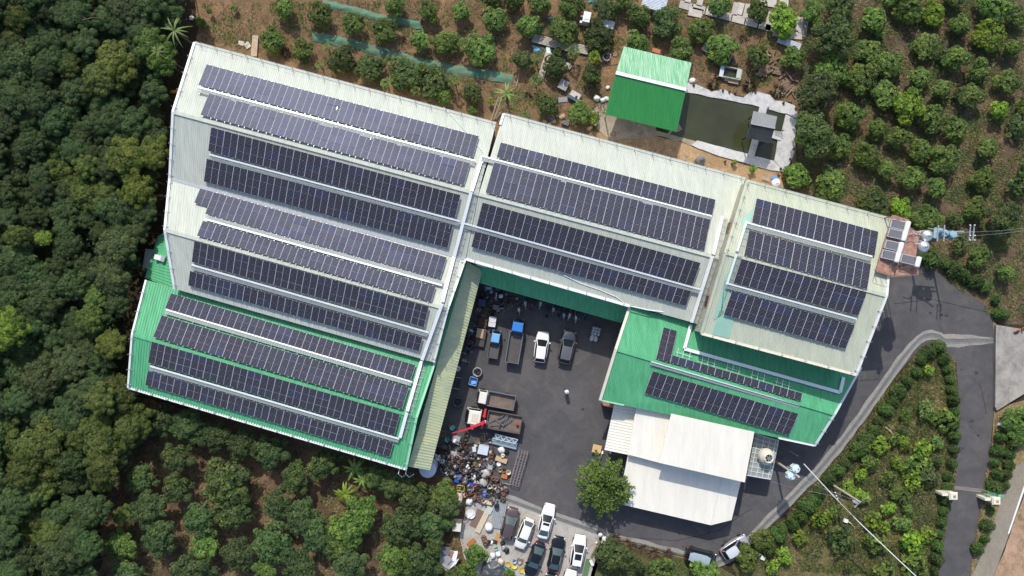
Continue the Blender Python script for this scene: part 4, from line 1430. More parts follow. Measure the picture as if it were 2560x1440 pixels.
SPECIAL = [(285, 160, 46, L_GOLD, "yellow-topped tall tree standing out of the forest near the top"), (250, 190, 36, L_FLIT, "light green tree left of the yellow-topped forest tree"), (325, 395, 48, L_GOLD, "bright yellow-green tree beside the double-gabled shed's left end"),
           (385, 380, 34, L_GOLD, "light green tree hugging the double-gabled shed's left wall"), (345, 478, 42, L_GOLD, "yellow-green forest tree just above the small green lean-to"), (290, 620, 46, L_OLIVE, "olive brown tree left of the small green lean-to"),
           (275, 690, 42, L_OLIVE, "olive tree below the lean-to beside the forest edge"), (380, 110, 40, L_MID, "bright green tree below the big palm at the forest edge"), (405, 150, 34, L_MID, "green tree at the shed's upper left corner"),
           (18, 820, 42, L_YEL, "yellow tree at the left picture edge halfway down"), (110, 595, 16, L_YEL, "small bright yellow crown alone in the dark forest"), (250, 1000, 32, L_FLIT, "light tree at the corner of the lower-left green shed"),
           (238, 745, 24, L_MID, "small mid green crown left of the lower-left green shed"), (225, 800, 34, L_MID, "mid green tree left of the green shed's upper corner"), (280, 860, 36, L_GOLD, "light green tree touching the lower-left green shed's side"), (40, 590, 26, L_FLIT, "yellowish crown near the left edge above the middle")]
placed = []
for x, y, r, m, l in SPECIAL:
    tree(x, y, r * 1.1, "tall", m, l, "trees standing out of the forest")
    placed.append((x, y, r * .8))
placed += [(436, 77, 40)]
fr = random.Random(5)
WOOD = []
n_try = 0
while n_try < 16000 and len(placed) < 285:
    n_try += 1
    x, y = fr.uniform(-90, 470), fr.uniform(-90, 1530)
    r = fr.uniform(25, 50)
    if x + r * .75 > fedge(y):
        continue
    if any((x - a) ** 2 + (y - b) ** 2 < ((r + c) * .47) ** 2 for a, b, c in placed):
        continue
    placed.append((x, y, r))
    lit = noise.noise(Vector((x * .006, y * .006, 3.3)))
    m = L_FLIT if lit > .30 else (L_OLIVE if lit < -.45 else L_FOR)
    WOOD.append((x, y, r, m))
planting(WOOD, "forest", "left forest", "crowns of the left forest", 17, "forest crown")
# shaded trees below the green shed and the lower orchard
SW = [(340, 1075, 42, L_FOR), (400, 1052, 44, L_FOR), (470, 1062, 42, L_FOR), (540, 1090, 44, L_FOR), (610, 1112, 46, L_FOR), (678, 1130, 42, L_FOR), (740, 1193, 40, D_), (810, 1160, 45, D_), (443, 1147, 41, D_), (353, 1200, 42, D_), (443, 1222, 45, D_), (375, 1272, 45), (308, 1290, 28, L_FLIT),
      (563, 1213, 58, D_), (590, 1282, 48, D_), (505, 1295, 47), (513, 1365, 40, L_MID), (303, 1360, 42, L_MID), (397, 1345, 47), (597, 1388, 45), (477, 1428, 52), (323, 1436, 42), (693, 1260, 42), (757, 1297, 50), (797, 1340, 45), (680, 1355, 52), (750, 1415, 46),
      (873, 1325, 52, L_MID), (905, 1278, 46, L_MID), (845, 1360, 44, L_MID), (875, 1408, 48), (663, 1422, 35, L_MID), (1003, 1313, 54), (1040, 1243, 52, D_), (1072, 1312, 38, L_FOR), (1107, 1237, 33, L_MID), (1122, 1264, 28, L_OLIVE), (987, 1395, 52, L_MID), (1058, 1405, 50), (1087, 1352, 30, D_), (940, 1190, 36, D_), (985, 1210, 34, D_)]
planting([(t[0], t[1], t[2] * .88, t[3] if len(t) > 3 else L_FOR) for t in SW], "big", "lower-left orchard", "big round trees of the lower-left orchard", 6, "round tree")
tree(1110, 1307, 27, "orch", L_PAP, "pale feathery green tree touching the cream metal cabinet", "garden trees by the parking lot", "garden_tree")
for x, y, r, m, l in ((1190, 1385, 31, L_MID, "round tree between patchwork hut and parking lot"), (1168, 1432, 28, L_MID, "green tree at the bottom edge below the round tree by the hut"), (1527, 1393, 44, D_, "dark round tree right of the parking lot"), (1577, 1412, 30, D_, "dark tree beside the orange pallet"),
                      (1647, 1432, 40, L_MID, "round green tree at the bottom edge right of the orange pallet"), (1762, 1436, 38, L_MID, "round green tree at the bottom edge below the dark van"), (1868, 1392, 38, L_FLIT, "yellow-green bush cluster beside the silver car"), (1905, 1350, 26, L_FLIT, "yellow-green bush above the silver car on the verge"),
                      (1273, 1436, 16, L_MID, "small green bush by the blue bin at the bottom edge"), (1130, 1440, 24, D_, "dark bush at the bottom edge below the patchwork hut"), (1395, 130, 12, L_MID, "small bush beside the blue heap in the orchard")):
    tree(x, y, r, "orch" if r > 20 else "small", m, l, "garden trees by the parking lot", "garden_tree")
st = thing("star_tree", "large star-shaped tree with drooping sprays overhanging the white roof and yard", "tree", tuple(P(1508, 1212, 3.4).xy) + (0,))
inst("trunk", trunk_mesh(3.2, .22, 77, 7, 3.0), st)
inst("crown", V_STAR, st, (0, 0, 3.4), .4, 1.0, L_FEA)

# hedges along the roads
H1 = [(2327, 647, 20), (2360, 661, 14), (2388, 672, 18), (2410, 690, 18), (2442, 703, 17), (2467, 723, 14), (2492, 750, 14), (2500, 783, 17), (2300, 640, 15)]
H2 = [(2347, 867, 15), (2323, 882, 14), (2303, 898, 13), (2362, 897, 14), (2290, 927, 14), (2370, 923, 14), (2375, 947, 14), (2267, 953, 14), (2245, 980, 18), (2232, 1007, 16), (2215, 1030, 14), (2195, 1053, 14), (2188, 1077, 15), (2168, 1097, 17), (2150, 1123, 18), (2133, 1140, 15),
      (2115, 1160, 15), (2097, 1178, 16), (2078, 1198, 16), (2050, 1230, 15), (2035, 1250, 16), (2015, 1267, 17), (2002, 1290, 15), (1983, 1307, 17), (1957, 1323, 17), (1940, 1340, 18), (1924, 1366, 18)]
H3 = [(2382, 973, 14), (2382, 1002, 14), (2385, 1028, 13), (2386, 1060, 13), (2387, 1093, 14), (2385, 1123, 14), (2377, 1158, 14), (2372, 1190, 14), (2368, 1220, 13), (2363, 1247, 13), (2358, 1275, 14), (2353, 1303, 14), (2350, 1333, 14), (2343, 1362, 14), (2338, 1393, 14), (2333, 1423, 14)]
H4 = [(2500, 1090, 14), (2530, 1102, 15), (2495, 1127, 15), (2523, 1137, 15), (2490, 1158, 13), (2520, 1163, 13), (2490, 1187, 16), (2515, 1185, 13), (2487, 1217, 16), (2510, 1212, 13), (2480, 1273, 12), (2467, 1310, 14), (2460, 1343, 14), (2447, 1372, 14)]
for hs, where, grp in ((H1, "along the turning area's upper edge", "hedge bushes at the turning area"), (H2, "along the diagonal road", "hedge bushes on the diagonal road"), (H3, "along the inner road's left kerb", "hedge bushes left of the inner road"), (H4, "on the strip between the two roads", "hedge bushes between the roads")):
    for i, (x, y, r) in enumerate(sorted(hs, key=lambda q: q[1])):
        if not (grp.endswith("roads") and rnd.random() < .0):
            x, y, r = x + rnd.uniform(-3, 3), y + rnd.uniform(-3, 3), r * rnd.uniform(.9, 1.38)
        tree(x, y, r, "hedge", L_HEDGE, f"clipped round hedge bush, {ORD[i + 1] if i < 20 else 'number ' + ['twenty-one', 'twenty-two', 'twenty-three', 'twenty-four', 'twenty-five', 'twenty-six', 'twenty-seven'][i - 20]} from the top {where}", grp, None, "bush")
LOOSE = [(2325, 928, 13, Y_), (2317, 1023, 23, L_PAP), (2267, 1037, 18, G_), (2367, 1047, 34, G_), (2342, 1103, 18, L_PAP), (2202, 1117, 22, Y_), (2233, 1097, 15, G_), (2263, 1107, 18, Y_), (2305, 1123, 22, Y_), (2177, 1157, 23, G_), (2245, 1157, 18, Y_), (2290, 1163, 28, G_), (2152, 1187, 15, Y_), (2227, 1193, 22, G_),
         (2283, 1203, 23, Y_), (2325, 1190, 30, O_), (2122, 1217, 17, Y_), (2153, 1240, 18, Y_), (2263, 1243, 20, G_), (2220, 1273, 17, Y_), (2273, 1277, 15, G_), (2052, 1298, 24, Y_), (2083, 1277, 18, G_), (2103, 1347, 36, D_), (2000, 1348, 19, Y_), (1960, 1387, 20, Y_), (1933, 1417, 18, Y_), (2180, 1300, 22, Y_), (2210, 1317, 15, Y_),
         (2253, 1310, 20, G_), (2187, 1357, 30, G_), (2283, 1353, 30, Y_), (2317, 1333, 22, Y_), (2287, 1403, 38, G_), (2213, 1432, 36, G_), (2120, 1417, 12, D_), (2255, 1075, 16, O_), (2340, 1150, 16, O_), (2240, 1230, 16, G_), (2165, 1120, 14, G_)]
planting(LOOSE, "loose", "planted verge", "loose young trees on the planted verge", 5, "loose small tree")
tree(2540, 1052, 36, "orch", G_, "green tree at the right edge below the concrete terrace", "trees at the right edge")
tree(2556, 1085, 28, "orch", G_, "second green tree at the right edge under the terrace corner", "trees at the right edge")


# papayas, palms, banana clumps, dry grass, bare shrubs
def papaya_mesh(seed):
    g = random.Random(seed)
    vs, fs, tint = [], [], []
    for k in range(34):
        a = g.uniform(0, 6.28)
        el = g.uniform(-.3, 1.25)
        L = g.uniform(.5, .8)
        d = Vector((math.cos(a) * math.cos(el), math.sin(a) * math.cos(el), math.sin(el)))
        tip = d * L
        s = d.cross(Vector((0, 0, 1))).normalized()
        o = len(vs)
        vs += [Vector((0, 0, 0)), tip + s * .012, tip - s * .012]
        fs.append((o, o + 1, o + 2))
        tint.append(.9)
        for q in range(6):
            b = -1.5 + q * .6
            e = (d * math.cos(b) + s * math.sin(b)).normalized()
            f = e.cross(Vector((0, 0, 1))).normalized() * .055
            l = g.uniform(.2, .32)
            o = len(vs)
            vs += [tip, tip + e * l * .5 + f, tip + e * l + Vector((0, 0, -.06)), tip + e * l * .5 - f]
            fs.append((o, o + 1, o + 2, o + 3))
            tint.append(g.uniform(.35, .95))
    me = bpy.data.meshes.new("crown")
    me.from_pydata(vs, [], fs)
    me.attributes.new("tint", 'FLOAT', 'FACE').data.foreach_set("value", tint)
    me.materials.append(L_PAP)
    return me


def palm_mesh(seed, n=12, L=1.7, wd=.2, fold=.35):
    g = random.Random(seed)
    vs, fs, tint = [], [], []
    for k in range(n):
        a = 6.2832 * k / n + g.uniform(-.2, .2)
        el = g.uniform(.15, .8)
        l = L * g.uniform(.75, 1.15)
        s = Vector((-math.sin(a), math.cos(a), 0))
        o = len(vs)
        for j in range(8):
            t = j / 7
            c = Vector((math.cos(a), math.sin(a), 0)) * l * t * math.cos(el * (1 - .3 * t)) + Vector((0, 0, l * (math.sin(el) * t - .75 * t * t)))
            hw = wd * math.sin(math.pi * min(1, .12 + t * .88)) ** .7
            vs += [c + s * hw - Vector((0, 0, hw * fold)), c, c - s * hw - Vector((0, 0, hw * fold))]
            if j:
                b = o + (j - 1) * 3
                fs += [(b, b + 1, b + 4, b + 3), (b + 1, b + 2, b + 5, b + 4)]
                q = g.uniform(.4, .75)
                tint += [q, q + .12]
    me = bpy.data.meshes.new("crown")
    me.from_pydata(vs, [], fs)
    me.attributes.new("tint", 'FLOAT', 'FACE').data.foreach_set("value", tint)
    me.materials.append(L_PAP)
    return me


V_PAP = [papaya_mesh(i) for i in range(3)]
T_PAP = MB().tube([(0, 0, 0), (.03, 0, .9), (0, 0, 1.9)], [.09, .07, .05], 7).mesh("trunk", m_bark)
PAPS = [(815, 117, 11, "smallest papaya, alone under the upper net's left end"), (798, 163, 12, "small papaya beside the feathery bluish tree, above the shed roof"), (975, 152, 19, "papaya between two dark trees just under the lower green net's middle"), (965, 208, 16, "papaya nearest the pale shed roof edge"), (1055, 170, 20, "papaya touching the lower green net"),
        (1137, 203, 19, "papaya right of the dark tree clump under the lower net"), (1040, 227, 15, "papaya low by the shed roof among dark trees"), (1163, 110, 20, "papaya crown leaning over an orchard tree above the lower net"), (1433, 130, 19, "papaya beside the corrugated sheets and green tarp"), (1485, 143, 18, "brightest papaya, left of the round wire bin"),
        (1340, 200, 19, "papaya left of the lower end of the long plank"), (1343, 145, 17, "papaya left of the upper end of the long plank"), (1313, 291, 16, "papaya at the pale shed's eave left of the stones")]
for x, y, r, l in PAPS:
    p = P(x, y, 2.0)
    root = thing("papaya_tree", l, "papaya tree", (p.x, p.y, 0), 0, "papaya trees")
    inst("trunk", T_PAP, root)
    s = M(r, 2) / .95
    inst("crown", rnd.choice(V_PAP), root, (0, 0, 1.9), rnd.uniform(0, 6), s, Y_ if "bright" in l else L_PAP)
T_PALM = MB().tube([(0, 0, 0), (.05, .02, 1.5), (0, 0, 3.2)], [.17, .13, .11], 8).mesh("trunk", m_bark)
for x, y, r, n, l, m in ((436, 77, 38, 12, "palm with long narrow leaves at the forest edge, top left", L_PAP), (1267, 235, 34, 10, "banana palm beside the wooden poles at the roof step", L_PAP), (887, 1172, 34, 11, "dark banana clump under the green shed's lower eave", L_MID), (862, 1235, 30, 13, "yellow-green banana clump in the lower-left orchard", L_YEL), (905, 1200, 26, 9, "grey-green banana plant right of the dark banana clump", L_MID), (392, 130, 24, 10, "small palm tuft below the top left palm", L_MID)):
    h = (8.5 if x < 450 else 3.2) if y < 300 else 2.4
    p = P(x, y, h)
    root = thing("banana_palm", l, "palm", (p.x, p.y, 0), 0, "palms and bananas")
    inst("trunk", T_PALM, root, sc=(1, 1, h / 3.2))
    inst("crown", palm_mesh(int(x), n, 1.7, .075 if y < 110 or (1200 < x and y < 300) else .14, .2), root, (0, 0, h), 0, M(r, h) / 1.45, m)


def tuft_mesh(seed, n=60, L=.6, wd=.02, flat=.5):
    g = random.Random(seed)
    vs, fs, tint = [], [], []
    for k in range(n):
        a, l = g.uniform(0, 6.28), L * g.uniform(.5, 1.1)
        d = Vector((math.cos(a), math.sin(a), g.uniform(.2, 1.4))).normalized()
        s = d.cross(Vector((0, 0, 1))).normalized() * wd
        b = Vector((g.uniform(-.1, .1), g.uniform(-.1, .1), 0))
        o = len(vs)
        vs += [b - s, b + s, b + d * l * .6 + s * .8, b + d * l - Vector((0, 0, l * flat * .4)), b + d * l * .6 - s * .8]
        fs.append((o, o + 1, o + 2, o + 3, o + 4))
        tint.append(g.random())
    me = bpy.data.meshes.new("blades")
    me.from_pydata(vs, [], fs)
    me.attributes.new("tint", 'FLOAT', 'FACE').data.foreach_set("value", tint)
    me.materials.append(L_DRY)
    return me


for x, y, r, m, l in ((713, 133, 20, L_DRY, "straw-coloured dry grass clump by the shed's top eave"), (1785, 210, 22, L_DRY, "dry bush mound between pond paving and the open tank"), (1875, 215, 24, L_DRY, "dry bush mound in a notch of the pond paving"), (1945, 228, 26, L_DRY, "dry bush mound below the wood heap by the pond"), (1795, 190, 14, L_OLIVE, "small weedy bush above the pond's dry mounds")):
    p = P(x, y, .3)
    root = thing("dry_shrub", l, "shrub", (p.x, p.y, 0), 0, "dry shrubs and grass clumps")
    inst("blades", tuft_mesh(int(x), 150, .75, .018), root, sc=M(r) / .75, m=m)
    inst("base", MB().blob((0, 0, .0), .45, .45, .22, seed=int(x)).mesh("base", m_twig), root, sc=M(r) / .75)
for i, (x, y, r, red) in enumerate(((1540, 1345, 22, 0), (1568, 1358, 20, 0), (1607, 1371, 17, 1), (1634, 1382, 22, 1), (1672, 1384, 20, 1), (1586, 1366, 15, 0), (1518, 1352, 14, 0), (1210, 40, 14, 0), (1005, 95, 16, 1), (1320, 235, 14, 0), (1860, 92, 17, 0))):
    p = P(x, y, .4)
    lab = {1210: "bare twiggy brush pile beside the top orchard row", 1005: "reddish cut-branch heap beneath the upper green net", 1320: "brown brush heap left of the papaya above the shed", 1860: "dark burnt twig heap above the open tank"}.get(x, f"bare {'reddish' if red else 'grey'} twiggy shrub, {ORD[i + 1]} listed along the kerb between lot and van")
    if x > 1500 and x < 1700:
        lab = f"bare {'reddish' if red else 'grey-brown'} twiggy shrub, " + {1540: "largest, just right of the white post box", 1568: "between the first and the small grey one", 1607: "bright pink-red, middle of the kerb row", 1634: "wide red one right of the pink-red", 1672: "last on the right before the dark van", 1586: "small, left of the pink-red one", 1518: "small, nearest the parking lot"}[x]
    root = thing("bare_shrub", lab, "shrub", (p.x, p.y, 0), 0, "bare twiggy shrubs")
    g = random.Random(i)
    q = MB()
    R = M(r)
    for k in range(16):
        a, e = g.uniform(0, 6.28), g.uniform(.2, 1.3)
        d = Vector((math.cos(a) * math.cos(e), math.sin(a) * math.cos(e), math.sin(e)))
        m1 = d * R * .5 + Vector((g.uniform(-.1, .1), g.uniform(-.1, .1), .1))
        q.tube([(0, 0, 0), m1, d * R], [.025, .018, .008], 4)
        for z in range(2):
            q.tube([m1, m1 + (d + Vector((g.uniform(-.7, .7), g.uniform(-.7, .7), g.uniform(-.3, .5)))) * R * .45], [.014, .006], 4)
    q.build("twigs", m_twig, root, world=False)
    inst("leaves", tuft_mesh(i + 50, 70, R * .9, .02), root, m=L_RED if red else L_DRY)

# ground litter: grass and weeds nobody could count
REG = {"n": [(480, 10), (2000, -20), (1985, 205), (1890, 222), (1725, 200), (1560, 120), (1500, 330), (1270, 290), (500, 95)], "e": [(2010, -20), (2570, -20), (2570, 800), (2490, 800), (2300, 640), (2230, 545), (1990, 470)], "s": [(330, 1030), (1010, 1190), (1150, 1300), (1180, 1450), (280, 1450)],
       "i": ISL[:-5] + [(2335, 1450), (1850, 1450), (1830, 1412), (1885, 1360), (1960, 1297), (2035, 1212), (2125, 1106), (2205, 990)], "v": [(1500, 1345), (1560, 1356), (1700, 1392), (1790, 1416), (1830, 1450), (1490, 1450)], "r": [(2455, 1240), (2490, 1040), (2540, 1040), (2530, 1160), (2470, 1340), (2425, 1440)]}


def inside(pt, poly):
    c = False
    for i in range(len(poly)):
        (x1, y1), (x2, y2) = poly[i], poly[i - 1]
        if (y1 > pt[1]) != (y2 > pt[1]) and pt[0] < (x2 - x1) * (pt[1] - y1) / (y2 - y1) + x1:
            c = not c
    return c


def litter(name, reg, n, m, L, wd, thr, seed, z=0.0):
    g = np.random.default_rng(seed)
    poly = REG[reg]
    xs, ys = [p[0] for p in poly], [p[1] for p in poly]
    vs, fs, tint = [], [], []
    cnt = 0
    for _ in range(n * 6):
        if cnt >= n:
            break
        x, y = g.uniform(min(xs), max(xs)), g.uniform(min(ys), max(ys))
        if not inside((x, y), poly):
            continue
        if noise.noise(Vector((x * .022, y * .022, seed))) + .35 * noise.noise(Vector((x * .08, y * .08, seed))) < thr:
            continue
        cnt += 1
        b = P(x, y, 0)
        bt = g.random()
        for k in range(5):
            a, l = g.uniform(0, 6.28), L * g.uniform(.5, 1.2)
            e = g.uniform(.2, .9)
            dx, dy, dz = math.cos(a) * math.cos(e) * l, math.sin(a) * math.cos(e) * l, math.sin(e) * l
            sx, sy = -math.sin(a) * wd, math.cos(a) * wd
            o = len(vs)
            vs += [(b.x - sx, b.y - sy, z), (b.x + sx, b.y + sy, z), (b.x + dx, b.y + dy, z + dz)]
            fs.append((o, o + 1, o + 2))
            tint.append(min(1, max(0, bt * .7 + g.uniform(0, .4))))
    me = bpy.data.meshes.new(name)
    me.from_pydata(vs, [], fs)
    me.attributes.new("tint", 'FLOAT', 'FACE').data.foreach_set("value", tint)
    me.materials.append(m)
    o = bpy.data.objects.new(name, me)
    COL.objects.link(o)
    o["kind"] = "stuff"
    o["label"] = "low grass and weeds on bare orchard soil"
    return o


# understorey of the forest: leaf cover nobody could count
g_ = np.random.default_rng(44)
vs, fs, tint = [], [], []
for _ in range(15000):
    x, y = g_.uniform(-90, 465), g_.uniform(-90, 1530)
    if x > fedge(y) - 12:
        continue
    b = P(x, y, 3.0 + 1.4 * noise.noise(Vector((x * .02, y * .02, 8))))
    t0, ph = g_.uniform(.1, .6), g_.uniform(0, 6.28)
    for k in range(5):
        a = ph + k * 1.257 + g_.uniform(-.3, .3)
        l, e = g_.uniform(.25, .42), g_.uniform(-.2, .6)
        d = Vector((math.cos(a) * math.cos(e), math.sin(a) * math.cos(e), math.sin(e))) * l
        s = Vector((-math.sin(a), math.cos(a), 0)) * .09
        o = len(vs)
        vs += [b, b + d * .5 + s, b + d, b + d * .5 - s]
        fs.append((o, o + 1, o + 2, o + 3))
        tint.append(float(np.clip(t0 + g_.normal(0, .1), 0, 1)))
me = bpy.data.meshes.new("undergrowth")
me.from_pydata(vs, [], fs)
me.attributes.new("tint", 'FLOAT', 'FACE').data.foreach_set("value", tint)
me.materials.append(L_FOR)
o = bpy.data.objects.new("undergrowth", me)
COL.objects.link(o)
struct(o, "stuff")
litter("dry_grass", "n", 9000, L_DRY, .30, .03, -.05, 1)
litter("weeds", "n", 4500, L_MID, .26, .045, .12, 2)
litter("dry_grass", "e", 15000, L_DRY, .36, .035, -.08, 3)
litter("weeds", "e", 12000, L_OLIVE, .34, .055, .0, 4)
litter("dry_grass", "s", 7000, L_DRY, .32, .03, .0, 5)
litter("weeds", "s", 3000, L_OLIVE, .3, .05, .1, 10)
litter("dry_grass", "i", 9000, L_DRY, .32, .035, -.1, 6, .06)
litter("weeds", "i", 15000, L_OLIVE, .36, .06, -.22, 7, .06)
litter("weeds", "v", 1500, L_OLIVE, .3, .05, -.1, 8, .03)
litter("ground_cover", "i", 9000, L_GOLD, .26, .06, -.15, 12, .06)
litter("ground_cover", "e", 4000, L_GOLD, .26, .05, .12, 13)
litter("dry_grass", "r", 3000, L_DRY, .28, .03, -.3, 9, .02)

# ------------------------------------------------------------------ vehicles
def paint(name, col, rough=.25, metal=0.0):
    m = mat("paint_" + name, col, rough, metal, 0.05, 2.0)
    m.node_tree.nodes["Principled BSDF"].inputs["Coat Weight"].default_value = .5
    return m


CARS = {"sedan": (1.45, .93, .42, .04, -.42, -.80), "hatch": (1.55, 1.0, .52, .2, -.62, -.88), "suv": (1.66, 1.05, .50, .06, -.70, -.93), "van": (1.88, 1.08, .72, .46, -.86, -.97)}
WHEEL = None


def wheel_mesh(r=.32, wd=.21):
    q = MB()
    prof = [(r * .62, -wd / 2), (r * .95, -wd / 2), (r, -wd / 4), (r, wd / 4), (r * .95, wd / 2), (r * .62, wd / 2)]
    R = Matrix.Rotation(math.pi / 2, 3, 'X')
    q.lathe(prof, 16, mtx=R)
    t = q.mesh("tyre", m_tyre)
    h = MB().lathe([(r * .62, -wd * .42), (r * .3, -wd * .5), (.05, -wd * .45), (.05, wd * .45), (r * .3, wd * .5), (r * .62, wd * .42)], 12, mtx=R).mesh("rim", m_galv)
    return t, h


TYRE, RIM = wheel_mesh()


def put_wheels(root, xs, y, r=.32):
    for x in xs:
        for s in (-1, 1):
            wq = inst("wheel", TYRE, root, (x, s * y, r), 0, r / .32)
            inst("rim", RIM, wq)


def vehicle_root(name, label, cat, front, rear, group, zc=.8):
    a, b = P(*front, zc), P(*rear, zc)
    c = (a + b) / 2
    ang = math.atan2(a.y - b.y, a.x - b.x)
    return thing(name, label, cat, (c.x, c.y, 0.035), ang, group), (a - b).length


def car(label, front, rear, wpx, kind, pm, group, glass=m_glass, sunroof=False, roofm=None, ws=None, rails=False, cat="car", name="parked_car"):
    root, L = vehicle_root(name, label, cat, front, rear, group)
    W = M(wpx, 1.0) * .96
    h, belt, tf0, tf1, tr1, tr0 = CARS[kind]
    hl = L / 2

    def wid(t):
        return W / 2 * (1 - .30 * abs(t) ** 4.2 - .03 * abs(t))
    T = [-1, -.985, -.95, -.88, -.78, -.6, -.4, -.2, 0, .2, .4, .55, .7, .82, .91, .965, .99, 1]

    def top(t):
        if t > tf0:
            u = (t - tf0) / (1 - tf0)
            return belt - .02 - .20 * u ** 2 - (.18 if t > .97 else 0)
        if t < tr0:
            u = (tr0 - t) / max(.02, 1 + tr0)
            return belt + .02 - .10 * u - (.15 if t < -.97 else 0)
        return belt
    vs, fs = [], []
    for t in T:
        w_, zt = wid(t), top(t)
        x = t * hl
        half = [(w_ * .88, .2), (w_, .34), (w_, .6), (w_ * .985, zt - .1), (w_ * .93, zt - .02), (w_ * .75, zt + .012), (w_ * .4, zt + .035)]
        ring = [(x, y, z) for y, z in half] + [(x, 0, zt + .045)] + [(x, -y, z) for y, z in half[::-1]]
        vs += ring
    n = 15
    for i in range(len(T) - 1):
        for k in range(n - 1):
            fs.append((i * n + k, (i + 1) * n + k, (i + 1) * n + k + 1, i * n + k + 1))
        fs.append((i * n + n - 1, (i + 1) * n + n - 1, (i + 1) * n, i * n))
    fs.append(tuple(range(n)))
    fs.append(tuple(range((len(T) - 1) * n, len(T) * n))[::-1])
    q = MB()
    q.add(vs, fs)
    q.build("body", pm, root, True, world=False)
    # cabin: painted frame, dark panes set proud, crowned roof
    wb, wt = W * .455, W * .325
    zb = belt + .0
    base = [(tr0 * hl, -wb * .93, zb), (tf0 * hl, -wb * .96, zb), (tf0 * hl, wb * .96, zb), (tr0 * hl, wb * .93, zb)]
    topq = [(tr1 * hl, -wt * .95, h - .05), (tf1 * hl, -wt, h - .05), (tf1 * hl, wt, h - .05), (tr1 * hl, wt * .95, h - .05)]
    q = MB()
    q.frustum(base, topq)
    q.build("cabin_frame", pm, root, world=False)

    def pane(nm, i, j, m, inset=.06, top_in=.04):
        B0, B1, T0, T1 = (Vector(base[i]), Vector(base[j]), Vector(topq[i]), Vector(topq[j]))
        b0, b1 = lerp(B0, B1, inset), lerp(B0, B1, 1 - inset)
        t0, t1 = lerp(T0, T1, inset), lerp(T0, T1, 1 - inset)
        p = [lerp(b0, t0, .07), lerp(b1, t1, .07), lerp(b1, t1, 1 - top_in), lerp(b0, t0, 1 - top_in)]
        nn = (p[1] - p[0]).cross(p[3] - p[0]).normalized()
        c = sum(p, Vector()) / 4
        if nn.dot(c - Vector((0, 0, belt))) < 0:
            nn = -nn
        mid = [lerp(p[0], p[1], .5) + nn * (.07 if nm != "side_window" else .02), lerp(p[3], p[2], .5) + nn * (.05 if nm != "side_window" else .02)]
        o = nn * .02
        q = MB()
        vs = [p[0] + o, mid[0] + o, p[1] + o, p[2] + o, mid[1] + o, p[3] + o]
        fs = [(0, 1, 4, 5), (1, 2, 3, 4)]
        if (vs[1] - vs[0]).cross(vs[5] - vs[0]).dot(nn) < 0:
            fs = [f[::-1] for f in fs]
        q.add(vs, fs)
        q.build(nm, m, root, True, world=False)
    pane("windshield", 1, 2, ws or glass)
    pane("rear_window", 3, 0, glass)
    pane("side_window", 0, 1, m_glass, .03, .1)
    pane("side_window", 2, 3, m_glass, .03, .1)
    vs, fs = [], []
    nx, ny = 7, 5
    for i in range(nx):
        for j in range(ny):
            u, v = i / (nx - 1), j / (ny - 1) * 2 - 1
            x = lerp(tr1 * hl - .03, tf1 * hl + .03, u)
            e = (u * 2 - 1)
            vs.append((x, v * wt * (1.02 - .11 * e ** 4), h - .04 + .06 * (1 - v * v) - .03 * e * e))
    for i in range(nx - 1):
        for j in range(ny - 1):
            fs.append((i * ny + j, (i + 1) * ny + j, (i + 1) * ny + j + 1, i * ny + j + 1))
    q = MB()
    q.add(vs, fs)
    q.build("roof", roofm or pm, root, True, world=False)
    if sunroof:
        q = MB()
        lo, hi = (.45, .92) if sunroof == "big" else (.62, .93)
        x0, x1 = lerp(tr1 * hl, tf1 * hl, lo), lerp(tr1 * hl, tf1 * hl, hi)
        q.box(((x0 + x1) / 2, 0, h + .012), (x1 - x0, wt * 1.45, .025))
        q.build("sunroof", m_glass, root, world=False)
    if rails:
        for s in (-1, 1):
            MB().tube([(tr1 * hl, s * wt * .93, h - .02), (tr1 * hl * .8, s * wt * .95, h + .06), (tf1 * hl * .6, s * wt * .97, h + .06), (tf1 * hl, s * wt * .97, h - .02)], .022, 5).build("roof_rail", m_galv, root, world=False)
    for s in (-1, 1):
        MB().box((tf0 * hl - .35, s * (W / 2 + .09), belt + .03), (.16, .22, .13)).build("mirror", pm, root, world=False)
        MB().blob((hl * .93, s * W * .36, .68), .16, .17, .09, 8, 5, 0).build("headlight", m_chrome, root, True, world=False)
        MB().blob((-hl * .955, s * W * .38, .82), .09, .17, .10, 8, 5, 0).build("taillight", m_red, root, True, world=False)
    MB().box((hl * .985, 0, .42), (.07, W * .6, .2)).build("bumper", m_black, root, world=False)
    put_wheels(root, (hl * .62, -hl * .6), W * .43, .33)
    return root


P_WHITE = paint("white", (.80, .80, .79))
P_PEARL = paint("pearl", (.74, .73, .70))
P_SILVER = paint("silver", (.50, .52, .55), .28, .45)
P_GREY = paint("grey", (.17, .17, .19), .3, .5)
P_BROWN = paint("brown", (.13, .095, .095), .3, .45)
P_BLACK = paint("black", (.008, .009, .012), .16)
P_DVAN = paint("dark_van", (.022, .028, .032), .2)
P_BLUE = paint("blue", (.035, .20, .60), .35)
P_LBLUE = paint("light_blue", (.18, .42, .74), .35)
P_TRUCKW = paint("truck_white", (.72, .70, .62), .4)
P_REDC = paint("crane_red", (.55, .025, .035), .4)
yard, lot = "cars parked in the asphalt yard", "cars parked in the concrete lot"
car("white SUV parked in the yard between blue truck and grey SUV", (1359, 829), (1348, 906), 36, "suv", P_WHITE, yard)
car("dark grey SUV with silver roof rails parked in the yard", (1426, 827), (1409, 909), 38, "suv", P_GREY, yard, rails=True, roofm=paint("grey_roof", (.15, .15, .165), .35, .4))
car("brown-grey SUV at the left end of the parking lot", (1285, 1271), (1263, 1349), 36, "suv", P_BROWN, lot, glass=m_tint)
